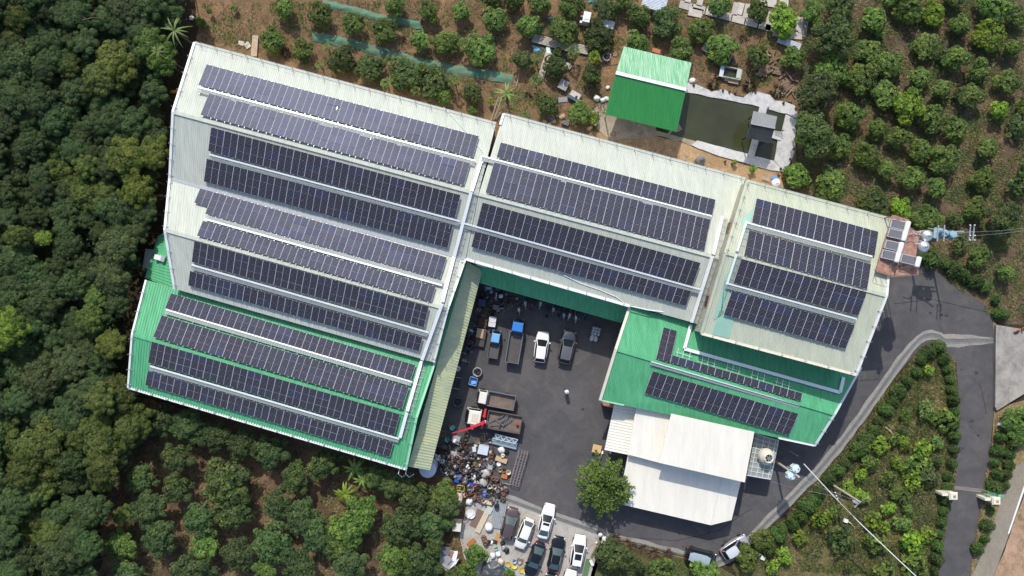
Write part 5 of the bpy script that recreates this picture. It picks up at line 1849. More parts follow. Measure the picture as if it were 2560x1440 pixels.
car("plain white hatchback facing the sheet heap, between brown SUV and white sedan", (1297, 1371), (1325, 1298), 34, "hatch", P_PEARL, lot, glass=m_tint)
car("white sedan with black sunroof parked across the drain", (1376, 1261), (1355, 1347), 35, "sedan", P_WHITE, lot, glass=m_tint, sunroof="small", ws=m_glass)
car("black sedan showing red tail lights, beside the yellow spools", (1322, 1442), (1352, 1358), 36, "sedan", P_BLACK, lot, glass=m_tint)
car("black sedan nosing up, between black sedan with red lamps and white SUV", (1400, 1343), (1381, 1431), 36, "sedan", P_BLACK, lot, glass=m_tint, rails=True)
car("white SUV with large black sunroof at the right end of the lot", (1452, 1338), (1438, 1421), 36, "suv", P_WHITE, lot, sunroof="big", ws=m_glass)
car("white car cut off by the bottom edge behind the sunroof SUV", (1430, 1426), (1412, 1508), 35, "sedan", P_WHITE, lot)
car("dark car just entering the bottom edge behind the second black sedan", (1379, 1436), (1362, 1518), 35, "sedan", P_BLACK, lot)
car("dark van parked on the roadside, sky reflection painted on its roof", (1789, 1402), (1714, 1382), 38, "van", P_DVAN, "cars on the roadside", roofm=paint("van_roof_sky", (.30, .37, .41), .3))  # pale roof colour stands for sky mirrored in the dark paint
car("silver car parked askew over the roadside drain", (1870, 1348), (1806, 1389), 38, "suv", P_SILVER, "cars on the roadside", roofm=paint("silver_roof", (.66, .68, .72), .3, .2))


def truck(label, front, rear, wpx, cabf, cm, bedm, wallh, floorz, group, flat=False, crane=False, bwall=None, roofpanel=None):
    root, L = vehicle_root("parked_truck", label, "truck", front, rear, group, 1.2)
    W = M(wpx, 1.2) * .97
    hl = L / 2
    cl = L * cabf
    ch = 2.25 if L > 4.5 else 1.75
    cw = W * .86
    x1 = hl
    x0 = hl - cl
    q = MB()
    lowz, midz = .45, ch * .55
    q.frustum([(x0, -cw / 2, lowz), (x1, -cw / 2 * .95, lowz), (x1, cw / 2 * .95, lowz), (x0, cw / 2, lowz)], [(x0, -cw / 2, midz), (x1 - .03, -cw / 2 * .95, midz), (x1 - .03, cw / 2 * .95, midz), (x0, cw / 2, midz)])
    q.frustum([(x0, -cw / 2, midz), (x1 - .03, -cw / 2 * .95, midz), (x1 - .03, cw / 2 * .95, midz), (x0, cw / 2, midz)], [(x0 + .04, -cw * .44, ch - .08), (x1 - cl * .24, -cw * .42, ch - .08), (x1 - cl * .24, cw * .42, ch - .08), (x0 + .04, cw * .44, ch - .08)])
    q.build("cab", cm, root, world=False)
    rf = MB()
    rf.frustum([(x0, -cw * .47, ch - .09), (x1 - cl * .22, -cw * .45, ch - .09), (x1 - cl * .22, cw * .45, ch - .09), (x0, cw * .47, ch - .09)], [(x0 + .1, -cw * .42, ch), (x1 - cl * .30, -cw * .40, ch), (x1 - cl * .30, cw * .40, ch), (x0 + .1, cw * .42, ch)])
    rp = rf.build("cab_roof", cm, root, world=False)
    if roofpanel:
        MB().box((x0 + cl * .36, 0, ch + .02), (cl * .42, cw * .52, .05)).build("roof_hatch", roofpanel, root, world=False)
    q = MB()
    b0, b1, t0, t1 = Vector((x1 - .02, -cw * .44, midz + .05)), Vector((x1 - .02, cw * .44, midz + .05)), Vector((x1 - cl * .23, -cw * .39, ch - .12)), Vector((x1 - cl * .23, cw * .39, ch - .12))
    o = Vector((.03, 0, .02))
    q.add([b0 + o, b1 + o, t1 + o, t0 + o], [(0, 1, 2, 3)])
    q.build("windshield", m_glass, root, world=False)
    for s in (-1, 1):
        q = MB()
        vs = [Vector((x0 + .15, s * (cw * .497), midz + .08)), Vector((x1 - .15, s * cw * .485, midz + .08)), Vector((x1 - cl * .27, s * cw * .435, ch - .16)), Vector((x0 + .2, s * cw * .455, ch - .16))]
        q.add([v + Vector((0, s * .012, 0)) for v in vs], [(0, 1, 2, 3) if s < 0 else (3, 2, 1, 0)])
        q.build("side_window", m_glass, root, world=False)
        m_ = MB()
        m_.tube([(x1 - .1, s * cw * .46, midz + .3), (x1 + .05, s * (cw / 2 + .17), midz + .35)], .02, 4)
        m_.box((x1 + .05, s * (cw / 2 + .18), midz + .3), (.06, .16, .3))
        m_.build("mirror", m_black, root, world=False)
        MB().box((x1 + .01, s * cw * .36, .75), (.06, .28, .18)).build("headlight", m_chrome, root, world=False)
        MB().box((-hl + .02, s * W * .40, .62), (.05, .22, .14)).build("taillight", m_red, root, world=False)
    MB().box((x1 + .02, 0, .45), (.14, cw * .95, .22)).build("bumper", m_black, root, world=False)
    bx1 = x0 - (.12 if not crane else .85)
    bl = bx1 + hl
    bc = (bx1 - hl) / 2
    MB().box((-.1, 0, .55), (L * .94, W * .42, .22)).build("chassis", m_black, root, world=False)
    MB().box((bc, 0, floorz), (bl, W * .98, .1)).build("bed_floor", bedm, root, world=False)
    bw = bwall or bedm
    if wallh:
        for s in (-1, 1):
            MB().box((bc, s * (W / 2 - .03), floorz + wallh / 2 + .05), (bl, .07, wallh)).build("side_board", bw, root, world=False)
            MB().box((bc, s * (W / 2 - .03), floorz + wallh + .075), (bl + .02, .12, .05)).build("board_rim", bw, root, world=False)
        MB().box((-hl + .03, 0, floorz + wallh * .5 + .05), (.06, W * .96, wallh)).build("tailgate", bw, root, world=False)
    MB().box((bx1 - .02, 0, floorz + max(wallh, .5) * .6 + .05), (.09, W * .98, max(wallh * 1.15, .6))).build("headboard", bw, root, world=False)
    put_wheels(root, (x1 - cl * .45, -hl * .55), W * .42, .30 if L < 4.5 else .42)
    if L > 7:
        put_wheels(root, (-hl * .75,), W * .42, .42)
    return root, L, W, bx1


steelbed = mat("dusty_dark_steel_bed", (.065, .064, .066), .6, .2, 0, 1.6, (.10, .088, .08))
flatbed = mat("dusty_flat_bed", (.11, .105, .105), .6, .2, .3, 2.0)
rustbed = mat("rust_brown_bed", (.10, .092, .088), .7, .1, 0, 1.1, (.21, .145, .105))
greyboard = mat("grey_truck_board", (.20, .21, .24), .5, .3, .3, 3.0)
trk = "trucks parked in the yard"
truck("small light blue pickup truck with flat dark bed beside the pallets", (1242, 827), (1230, 896), 27, .42, P_LBLUE, flatbed, .22, .75, trk)
truck("blue dump truck with long empty dark bed", (1297, 799), (1279, 907), 35, .27, P_BLUE, steelbed, .45, 1.0, trk, bwall=mat("blue_grey_board", (.15, .19, .22), .5, .3, .2, 3.0))
truck("white tipper truck with empty brown bed, above the crane truck", (1193, 989), (1287, 1007), 38, .26, P_TRUCKW, rustbed, .55, 1.0, trk, bwall=greyboard)
tr, L, W, bx1 = truck("white truck with a red loader crane behind its cab", (1164, 1037), (1303, 1061), 46, .275, P_TRUCKW, rustbed, .5, 1.1, trk, crane=True, bwall=mat("brown_truck_board", (.13, .105, .10), .6, .2, .3, 2.5), roofpanel=mat("cab_roof_hatch", (.56, .53, .45), .5))
cx = bx1 + .42
MB().box((cx, 0, 1.2), (.55, W * .9, .35)).build("crane_base", m_black, tr, world=False)
q = MB()
q.box((cx + .05, W * .34, 1.75), (.32, 1.0, .34))
q.build("outrigger", P_REDC, tr, world=False)
MB().box((cx, -W * .38, 1.6), (.26, .9, .3)).build("outrigger", P_REDC, tr, world=False)
MB().lathe([(.28, 1.3), (.24, 2.2), (.16, 2.5)], 10, (cx, -W * .18, 0)).build("crane_column", P_REDC, tr, world=False)
A0 = P(1214, 1053, 2.7)
A1_ = P(1180, 1068, 2.8)
A2_ = P(1131, 1083, 2.3)
iv = Matrix.Rotation(-tr.rotation_euler[2], 4, 'Z')
loc = lambda v: iv @ (v - Vector(tr.location))
MB().bar(loc(A0), loc(A1_), .32, .34).build("boom", P_REDC, tr, world=False)
q = MB()
q.bar(loc(A1_), loc(A2_), .15, .17)
q.bar(loc(A1_) + Vector((0, .12, .1)), loc(lerp(A1_, A2_, .6)) + Vector((0, .1, .1)), .07, .07)
q.build("jib", P_REDC, tr, world=False)
MB().box(loc(A1_), (.45, .5, .42)).build("elbow", P_REDC, tr, world=False)
q = MB()
for k in range(7):
    a = rnd.uniform(0, 6)
    c = loc(A0) + Vector((math.cos(a) * .25 - .2, math.sin(a) * .25, .1))
    q.tube([c, c + Vector((rnd.uniform(-.3, .3), rnd.uniform(-.3, .3), .15)), c + Vector((rnd.uniform(-.4, .4), rnd.uniform(-.4, .4), -.2))], .03, 5)
q.build("hydraulic_hose", m_galv, tr, world=False)
sheetm = mat("grey_sheet_metal", (.20, .22, .24), .45, .4, .35, 3.0)
for i, (x, y, l, a) in enumerate(((1240, 1048, 2.4, .5), (1247, 1054, 1.7, -.7), (1256, 1053, 2.0, 1.0), (1236, 1060, 1.2, .3), (1264, 1050, 1.5, 1.15), (1270, 1052, 1.6, .8), (1250, 1060, 1.3, 1.25))):
    p = P(x, y, 1.25)
    mb = MB()
    mb.bar(p - Vector((math.cos(a), math.sin(a), 0)) * l / 2 + Vector((0, 0, .02 + .04 * i)), p + Vector((math.cos(a), math.sin(a), 0)) * l / 2 + Vector((0, 0, .25 + .05 * i)), .13, .03)
    solo("metal_offcut", "bent grey sheet metal strip lying in the crane truck's bed", "scrap metal", mb, sheetm, "metal strips in the crane truck bed")
p = P(1293, 1060, 1.2)
solo("red_canister", "small red canister in the rear corner of the crane truck's bed", "canister", MB().lathe([(.17, 0), (.18, .4), (.12, .48), (.05, .55)], 10, p), mat("bright_red_plastic", (.55, .01, .06), .4), smooth=True)

# scooters under the green canopy and beside the yellow-green one
SCM = {}


def scooter(x, y, rz, col, label, grp):
    p = P(x, y, .4)
    root = thing("parked_scooter", label, "scooter", (p.x, p.y, 0.01), rz, grp)
    if "m" not in SCM:
        R = Matrix.Rotation(math.pi / 2, 3, 'X')
        SCM["w"] = MB().lathe([(.12, -.05), (.23, -.05), (.25, 0), (.23, .05), (.12, .05)], 12, mtx=R).mesh("wheel", m_tyre)
        q = MB()
        q.frustum([(-.75, -.14, .4), (-.1, -.17, .3), (-.1, .17, .3), (-.75, .14, .4)], [(-.8, -.1, .72), (-.1, -.14, .68), (-.1, .14, .68), (-.8, .1, .72)])
        q.frustum([(-.12, -.15, .28), (.4, -.17, .28), (.4, .17, .28), (-.12, .15, .28)], [(-.12, -.15, .36), (.38, -.15, .36), (.38, .15, .36), (-.12, .15, .36)])
        q.frustum([(.36, -.18, .3), (.52, -.1, .3), (.52, .1, .3), (.36, .18, .3)], [(.25, -.16, .98), (.38, -.09, .95), (.38, .09, .95), (.25, .16, .98)])
        SCM["m"] = q.mesh("body", m_black)
        SCM["s"] = MB().blob((-.42, 0, .76), .40, .15, .06, 10, 6, 0).mesh("seat", m_black, True)
        q = MB()
        q.tube([(.24, -.36, 1.02), (.3, 0, 1.0), (.24, .36, 1.02)], .022, 5)
        q.tube([(.3, 0, 1.0), (.6, 0, .25)], .03, 5)
        SCM["h"] = q.mesh("handlebar", m_black)
        SCM["i"] = MB().blob((0, 0, 0), .04, .07, .06, 8, 5, 0).mesh("mirror", m_chrome, True)
        SCM["f"] = MB().blob((.6, 0, .32), .28, .09, .17, 9, 6, 0).mesh("front_fender", m_black, True)
    inst("body", SCM["m"], root, m=col)
    inst("seat", SCM["s"], root)
    inst("handlebar", SCM["h"], root)
    inst("front_fender", SCM["f"], root, m=col)
    for xx in (-.6, .62):
        inst("wheel", SCM["w"], root, (xx, 0, .25))
    for s in (-1, 1):
        inst("mirror", SCM["i"], root, (.25, s * .36, 1.16))
    return root


sc_cols = [("white", P_WHITE), ("black", P_BLACK), ("dark red", paint("dark_red", (.22, .03, .03))), ("silver", P_SILVER), ("navy", paint("navy", (.03, .05, .14)))]
for i, (x, y) in enumerate(((1297, 772), (1313, 756), (1331, 762), (1352, 757), (1368, 780), (1384, 772), (1398, 778), (1410, 786), (1425, 786), (1440, 792), (1463, 786))):
    cn, cm = sc_cols[(0, 0, 2, 0, 1, 3, 1, 3, 0, 0, 4)[i]]
    scooter(x, y, math.radians(-98 + rnd.uniform(-16, 16)), cm, f"{cn} scooter, {ORD[i + 1]} from left in the shadow of the green canopy", "scooters under the green canopy")
for i, (x, y) in enumerate(((1176, 826), (1168, 842), (1176, 860), (1161, 876), (1158, 900))):
    cn, cm = sc_cols[(3, 1, 2, 1, 3)[i]]
    scooter(x, y, math.radians(-15 + rnd.uniform(-12, 12)), cm, f"{cn} scooter, {ORD[i + 1]} from the top beside the yellow-green canopy edge", "scooters beside the yellow-green canopy")
scooter(2546, 826, math.radians(20), paint("orange_red", (.45, .09, .05)), "red scooter parked at the top corner of the concrete terrace", "scooters under the green canopy")

# ------------------------------------------------------------------ the person in the yard
p = P(1414.5, 974)
who = thing("person", "person in white shirt and white sun hat walking across the open yard", "person", (p.x, p.y, 0), math.radians(-70))


def skin_body(name, joints, edges, m, root, sub=2):
    me = bpy.data.meshes.new(name)
    me.from_pydata([j[:3] for j in joints], edges, [])
    o = bpy.data.objects.new(name, me)
    COL.objects.link(o)
    sk = o.modifiers.new("skin", 'SKIN')
    for i, j in enumerate(joints):
        me.skin_vertices[0].data[i].radius = (j[3], j[4] if len(j) > 4 else j[3])
    me.skin_vertices[0].data[0].use_root = True
    o.modifiers.new("sub", 'SUBSURF').levels = sub
    o.modifiers["sub"].render_levels = sub
    me.materials.append(m)
    o.parent = root
    return o


m_skin = mat("skin", (.42, .26, .17), .6)
m_shirt = mat("white_shirt_cloth", (.74, .74, .75), .85, 0, .1, 8)
m_trous = mat("dark_trousers_cloth", (.035, .04, .055), .9)
J = [(0, 0, .95, .13, .15), (.02, 0, 1.18, .12, .15), (.03, 0, 1.40, .11, .17), (.04, 0, 1.50, .055), (.07, 0, 1.62, .095), (.07, 0, 1.70, .085),
     (.03, .19, 1.40, .06), (.10, .25, 1.14, .045), (.26, .24, .96, .036), (.33, .23, .92, .034), (.03, -.19, 1.40, .06), (-.08, -.26, 1.13, .045), (-.02, -.27, .90, .036), (.02, -.27, .82, .034),
     (.02, .10, .88, .095), (.16, .10, .50, .065), (.06, .10, .10, .045), (.24, .11, .05, .04), (-.02, -.10, .88, .095), (-.08, -.10, .49, .065), (-.30, -.10, .16, .045), (-.16, -.11, .06, .04)]
Eg = [(0, 1), (1, 2), (2, 3), (3, 4), (4, 5), (2, 6), (6, 7), (7, 8), (8, 9), (2, 10), (10, 11), (11, 12), (12, 13), (0, 14), (14, 15), (15, 16), (16, 17), (0, 18), (18, 19), (19, 20), (20, 21)]
skin_body("body", J, Eg, m_skin, who)
fat = lambda idx, k, extra=0: [(*J[i][:3], J[i][3] * k, (J[i][4] if len(J[i]) > 4 else J[i][3]) * k) for i in idx]
skin_body("shirt", fat([0, 1, 2, 6, 7, 10, 11], 1.16), [(0, 1), (1, 2), (2, 3), (3, 4), (2, 5), (5, 6)], m_shirt, who)
skin_body("trousers", fat([0, 14, 15, 16, 18, 19, 20], 1.14), [(0, 1), (1, 2), (2, 3), (0, 4), (4, 5), (5, 6)], m_trous, who)
MB().lathe([(.29, 1.69), (.25, 1.715), (.12, 1.73), (.115, 1.80), (.07, 1.84), (.0, 1.845)], 16, (.07, 0, 0)).build("hat", m_shirt, who, True, world=False)
for s in (-1, 1):
    MB().blob((.17 if s > 0 else -.22, s * .105, .045), .13, .05, .045, 8, 5, 0).build("shoe", m_black, who, True, world=False)
    hx = (.36, .23, .90) if s > 0 else (.03, -.27, .77)
    q = MB()
    for k in range(4):
        q.tube([(hx[0] - .02, hx[1] - .03 + .02 * k, hx[2] + .02), (hx[0] + .03, hx[1] - .03 + .02 * k, hx[2] - .03), (hx[0] + .03, hx[1] - .03 + .02 * k, hx[2] - .06 + .006 * (k % 3))], .009, 5)
    q.tube([(hx[0] - .03, hx[1] - .03, hx[2] + .03), (hx[0] + .01, hx[1] - .06, hx[2])], .01, 5)
    q.build("fingers", m_skin, who, world=False)


# ------------------------------------------------------------------ water heaters, tanks, poles
def leg(root, x, y, z0, z1, r=.05, m=m_rust):
    a = P(x, y, z1)
    MB().bar(Vector((a.x, a.y, z0)), a, r * 2, r * 2).build("leg", m, root)


zS = 13.2
S = thing("rusty_platform", "rusty steel platform on legs at the lime shed's end carrying the water heaters", "platform", tuple(P(2245, 615, 0)))
MB().prism([P(*q, zS) for q in ((2231, 537), (2273, 549), (2262, 600), (2248, 652), (2233, 690), (2189, 677), (2205, 620))], zS - .1, zS).build("deck", m_rust, S)
MB().prism([P(*q, zS - .3) for q in ((2263, 568), (2300, 580), (2290, 640), (2297, 684), (2236, 690), (2250, 640))], zS - .42, zS - .32).build("deck", m_rust, S)
for x, y in ((2233, 541), (2270, 552), (2193, 674), (2232, 687), (2292, 680), (2286, 640), (2296, 584)):
    leg(S, x, y, 0, zS - .4, .07)
q = MB()
for a, b in (((2192, 679), (2232, 692)), ((2232, 692), (2296, 686)), ((2296, 686), (2288, 640)), ((2190, 676), (2230, 538)), ((2230, 538), (2274, 550))):
    q.bar(P(*a, zS + .9), P(*b, zS + .9), .05, .05)
    for t in (0, .33, .66, 1):
        c = lerp(P(*a, zS), P(*b, zS), t)
        q.bar(c, c + Vector((0, 0, .9)), .04, .04)
q.build("railing", m_rust, S)
q = MB()
for x, y in ((2238, 664), (2250, 672), (2222, 668), (2262, 660)):
    c = P(x, y, zS)
    q.bar(c, c + Vector((.8, .3, .5)), .05, .05)
    q.bar(c + Vector((0, 0, .1)), c + Vector((.1, .9, .4)), .05, .05)
q.build("loose_frame", m_wood, S)
m_coll = mat("collector_glass", (.14, .145, .155), .25, 0, .1, 3.0)
for i, (hx, hy, tx, ty) in enumerate(((2246, 562, 2270.5, 566), (2240, 585, 2263.5, 589.5), (2232, 614, 2253.5, 619), (2224, 638, 2246.5, 643), (2272, 649, 2297.5, 655))):
    z = zS + .5
    c = P(hx, hy, z)
    r = thing("solar_water_heater", ["white-tanked solar water heater, topmost on the rusty platform", "solar water heater, second from the top on the rusty platform", "solar water heater, third from the top on the rusty platform", "solar water heater, fourth from the top on the rusty platform", "solar water heater standing out lowest and rightmost on the platform"][i], "water heater", (c.x, c.y, zS), -RZ, "solar water heaters on the rusty platform")
    tilt = Matrix.Rotation(math.radians(-14), 3, 'Y')
    MB().box((0, 0, .55), (1.75, 1.02, .09), mtx=tilt).build("collector_frame", m_galv, r, world=False)
    MB().box((0, 0, .60), (1.58, .86, .03), mtx=tilt).build("collector_glass", m_coll, r, world=False)
    t = P(tx, ty, zS + 1.15) - Vector((c.x, c.y, zS))
    t = Matrix.Rotation(RZ, 3, 'Z') @ t
    q = MB().lathe([(.05, -.62), (.26, -.60), (.29, -.5), (.29, .5), (.26, .6), (.05, .62)], 14, (t.x, t.y, .95), mtx=Matrix.Rotation(math.pi / 2, 3, 'X'))
    q.build("tank", m_trim, r, True, world=False)
    q = MB()
    for s in (-.45, .45):
        q.bar((t.x, s, 0), (t.x, s, .75), .05, .05)
        q.bar((-.8, s, 0), (-.8, s, .4), .05, .05)
        q.bar((-.8, s, .03), (t.x, s, .03), .05, .05)
    q.build("stand", m_galv, r, world=False)
for i, (x, y) in enumerate(((2326.5, 588), (2318, 615.5))):
    zt = 13.6
    c = P(x, y, zt)
    r = thing("water_tank", ("upper" if i == 0 else "lower") + " of the two round steel water tanks beside the water heaters", "water tank", (c.x, c.y, 10.9), 0, "steel water tanks")
    MB().lathe([(.66, 0), (.68, .05), (.68, 2.0), (.69, 2.05), (.66, 2.15), (.40, 2.42), (.2, 2.52), (.0, 2.56)], 20).build("shell", m_steel, r, True, world=False)
    q = MB()
    for z in (.5, 1.0, 1.5):
        q.tube([(math.cos(k * .32) * .69, math.sin(k * .32) * .69, z) for k in range(21)], .02, 4)
    q.build("hoop", m_galv, r, world=False)
    MB().lathe([(.16, 2.5), (.17, 2.6), (.0, 2.63)], 10).build("hatch", m_galv, r, True, world=False)
    q = MB()
    for a in range(4):
        q.bar((math.cos(a * 1.57) * .55, math.sin(a * 1.57) * .55, -10.9), (math.cos(a * 1.57) * .55, math.sin(a * 1.57) * .55, 0), .09, .09)
        q.bar((math.cos(a * 1.57) * .55, math.sin(a * 1.57) * .55, -4), (math.cos(a * 1.57 + 1.57) * .55, math.sin(a * 1.57 + 1.57) * .55, -4), .06, .06)
    q.build("stand", m_rust, r, world=False)
for i in range(4):
    a, b = P(2272 + i * 2, 566 + i * 6, zS + 1.0), P(2306, 588 + i * 7, 12.9)
    md = (a + b) / 2 + Vector((rnd.uniform(-.2, .2), rnd.uniform(-.6, .6), -.3))
    cable("water_pipe", f"bent {['pale', 'tan', 'grey', 'white'][i]} pipe linking heaters to the steel tanks", "pipe", [a, lerp(a, md, .6) + Vector((0, .2, 0)), md, b], .035, [m_trim, m_wood, m_galv, m_trim][i])

zz_ = {}


def insulators(root, c, dirv, n, m=m_trim):
    for i in range(n):
        p = c + dirv * ((i / (n - 1) - .5) if n > 1 else 0)
        MB().lathe([(.03, 0), (.09, .05), (.04, .1), (.09, .15), (.03, .22)], 8, p).build("insulator", m, root, True)


HP = thing("transformer_frame", "grey twin-pole frame carrying two blue transformers beside the water tanks", "power pole", tuple(P(2290, 595, 0)))
pa, pb = P(2262, 592, 0), P(2316, 594, 0)
for b, h in ((pa, 8.6), (pb, 10.0)):
    q = MB()
    q.tube([b, b + Vector((0, 0, h))], [.17, .11], 10)
    q.build("pole", m_galv, HP)
topa, topb = pa + Vector((0, 0, 8.6)), pb + Vector((0, 0, 10.0))
t1 = P(2349, 583, 9.0)
for dx in (-.35, .4):
    MB().bar(t1 + Vector((dx, -1.0, .1 + dx * .1)), t1 + Vector((dx + .15, 1.0, .1)), .12, .12).build("crossarm", m_galv, HP)
t2 = P(2429, 582, 10.0)
for dx in (-.22, .22):
    MB().bar(t2 + Vector((dx - .1, -.95, 0)), t2 + Vector((dx + .1, .95, 0)), .1, .1).build("crossarm", m_galv, HP)
for s in (-.9, -.35, .9):
    insulators(HP, t2 + Vector((0, s, .05)), Vector((.55, 0, 0)), 2)
MB().bar(topa + Vector((0, 0, -.6)), P(2410, 578, 9.6), .12, .12).build("brace", m_galv, HP)
MB().bar(topb + Vector((0, 0, -1.2)), P(2432, 582, 9.7), .14, .14).build("brace", m_galv, HP)
MB().bar(P(2320, 570, 8.8), P(2345, 575, 8.8), .08, .08).build("brace", m_galv, HP)
m_tblue = mat("transformer_blue", (.26, .43, .50), .45, 0, .12, 3.0)
MB().box(P(2345, 583, 7.4), (1.1, 1.3, .1), -.1).build("platform", m_tblue, HP)
for x, y in ((2357, 584), (2378, 587)):
    c = P(x, y, 7.6)
    q = MB().lathe([(.42, -.6), (.46, -.5), (.46, .5), (.38, .6), (.0, .64)], 14, c)
    for k in range(8):
        q.box(c + Vector((math.cos(k * .785) * .5, math.sin(k * .785) * .5, -.05)), (.14, .03, .8), k * .785)
    q.build("transformer", m_tblue, HP)
q = MB()
q.bar(P(2335, 590, 7.0), P(2395, 590, 7.1), .14, .12)
q.bar(P(2335, 577, 7.0), P(2392, 580, 7.1), .14, .12)
q.build("beam", m_galv, HP)


def pole(name, label, base, top, h, rb, m, grp="power poles"):
    b, t = P(*base, 0), P(*top, h)
    r = thing(name, label, "power pole", tuple(b), 0, grp)
    MB().tube([b, lerp(b, t, .5), t], [rb, rb * .85, rb * .7], 10).build("pole", m, r)
    return r, t


m_cpole = mat("concrete_pole", (.55, .48, .38), .8, 0, .15, 3.0)
r1, t = pole("power_pole", "leaning-looking tan pole with two pale blue transformers beside the see-through canopy", (1937, 1152), (1997, 1192), 8.2, .17, m_cpole)
m_pale_b = mat("pale_blue_transformer", (.58, .70, .74), .45, 0, .12, 3.0)
for x, y, dz in ((1987, 1171, .2), (1976, 1188, -.2)):
    c = P(x, y, 6.8 + dz)
    q = MB().lathe([(.45, -.55), (.50, -.45), (.50, .45), (.42, .55), (.0, .6)], 14, c)
    for k in range(7):
        q.box(c + Vector((math.cos(k * .9) * .52, math.sin(k * .9) * .52, 0)), (.16, .04, .75), k * .9)
    q.build("transformer", m_pale_b, r1)
    insulators(r1, c + Vector((0, 0, .6)), Vector((.4, .3, 0)), 2, m_galv)
MB().bar(P(1968, 1166, 6.4), P(1992, 1185, 6.2), .1, .1).build("bracket", m_galv, r1)
r2, t = pole("power_pole", "tan pole with a double crossarm rising from the planted verge", (2080, 1211), (2152, 1256), 8.2, .15, m_cpole)
for k in (-.12, .14):
    MB().bar(P(2138, 1267, 8.3) + Vector((k, k * .7, 0)), P(2168, 1245, 8.3) + Vector((k, k * .7, 0)), .11, .12).build("crossarm", m_galv, r2)
MB().box(P(2138, 1255, 7.6), (.7, .3, .25), -.5).build("switch_box", m_galv, r2)
r3, t = pole("power_pole", "short thin pole with white insulators crossed by the thick white cable", (2070, 1228), (2108, 1252), 5.2, .07, m_galv)
insulators(r3, P(2090, 1239, 4.2), Vector((.3, -.8, 0)), 3)
r4, t = pole("steel_post", "short pale post standing on the road below the low green roof's corner", (1972, 1126), (1995, 1140), 3.2, .06, m_cpole)
cable("overhead_cable", "thick white cable running diagonally over the planted verge to the bottom edge", "cable", [P(2010, 1160, 7.5), P(2080, 1236, 6.9), P(2150, 1308, 6.7), P(2220, 1375, 6.7), P(2300, 1450, 7.2)], .065, m_trim)
for nm, lb, pts in (("overhead_cable", "thin wire from the transformer pole across the diagonal road to the double crossarm", [P(1997, 1192, 8), P(2060, 1222, 7.4), P(2152, 1256, 8.2)]), ("overhead_cable", "thin wire from the white house canopy to the thin pole", [P(1928, 1203, 4), P(1985, 1220, 4.1), P(2092, 1242, 4.4)]),
                    ("overhead_cable", "upper thin wire from the twin-pole frame to the right edge", [P(2432, 580, 10), P(2500, 577, 9.6), P(2600, 566, 9.8)]), ("overhead_cable", "lower thin wire from the twin-pole frame to the right edge", [P(2432, 590, 10), P(2500, 584, 9.5), P(2600, 572, 9.6)])):
    cable(nm, lb, "cable", pts, .013, m_galv, 5)

# gate between the inner road and the outer road
gp = []
for i, (bx, by, tx, ty, l) in enumerate(((2372, 1236, 2385, 1241, "cream gate pillar on the inner road's left side"), (2470, 1246, 2492, 1253, "cream gate pillar beside the folded green gate"))):
    a, b = P(bx, by, 0), P(tx, ty, 2.2)
    c = P(tx, ty, 2.2)
    r = thing("gate_pillar", l, "gate pillar", (c.x, c.y, 0), 0, "gate pillars")
    MB().box((0, 0, 1.0), (.82, .82, 2.1)).build("shaft", m_cream, r, world=False)
    MB().frustum([(-.55, -.52, 2.05), (.55, -.52, 2.05), (.55, .52, 2.05), (-.55, .52, 2.05)], [(-.42, -.40, 2.3), (.42, -.40, 2.3), (.42, .40, 2.3), (-.42, .40, 2.3)]).build("cap", m_cream, r, world=False)
    MB().box((0, 0, 2.32), (.35, .35, .06)).build("finial", m_stone, r, world=False)
    MB().box((-.8, .1, .9), (1.0, .3, 1.8)).build("wing_wall", m_cream, r, world=False)
c = P(2487, 1238, 1.4)
r = thing("folding_gate", "green folding gate pushed together beside the right gate pillar", "gate", (c.x, c.y, 0), -.13)
m_ggate = mat("pale_green_enamel", (.16, .40, .28), .4, .1, .15, 3.0)
MB().box((.7, 0, .8), (.75, .62, 1.5)).build("motor_box", m_ggate, r, world=False)
MB().blob((.75, 0, 1.5), .42, .3, .12, 10, 6, 0).build("motor_lid", m_ggate, r, True, world=False)
for k in range(9):
    MB().bar((-1.0 + k * .15, -.26, .05), (-1.0 + k * .15, -.26, 1.45), .05, .05).add([], []).build("bar", m_ggate, r, world=False)
    MB().bar((-1.0 + k * .15, .26, .05), (-1.0 + k * .15, .26, 1.45), .05, .05).build("bar", m_ggate, r, world=False)
    MB().bar((-1.0 + k * .15, -.26, 1.42), (-1.0 + k * .15, .26, 1.42), .06, .05).build("top_bar", m_ggate, r, world=False)
r = thing("gate_track", "paired steel rails of the sliding gate set across the inner road", "track", tuple(P(2420, 1222, 0)))
for d in (-1.5, 1.5):
    MB().bar(P(2378, 1217 + d, .03), P(2468, 1227 + d, .03), .09, .05).build("rail", mat("rail_steel", (.22, .19, .185), .6, .2), r)
MB().prism([P(*q) for q in ((2378, 1214), (2468, 1224), (2468, 1232), (2378, 1222))], 0.001, .012).build("bed", m_shoul, r)

# ------------------------------------------------------------------ things in the orchard
def flat_box(name, label, cat, px, py, wpx, hpx, ang, z, m, ht=.05, group=None):
    c = P(px, py, z)
    mb = MB()
    mb.box((c.x, c.y, z + ht / 2), (M(wpx, z), M(hpx, z), ht), math.radians(ang))
    return solo(name, label, cat, mb, m, group)


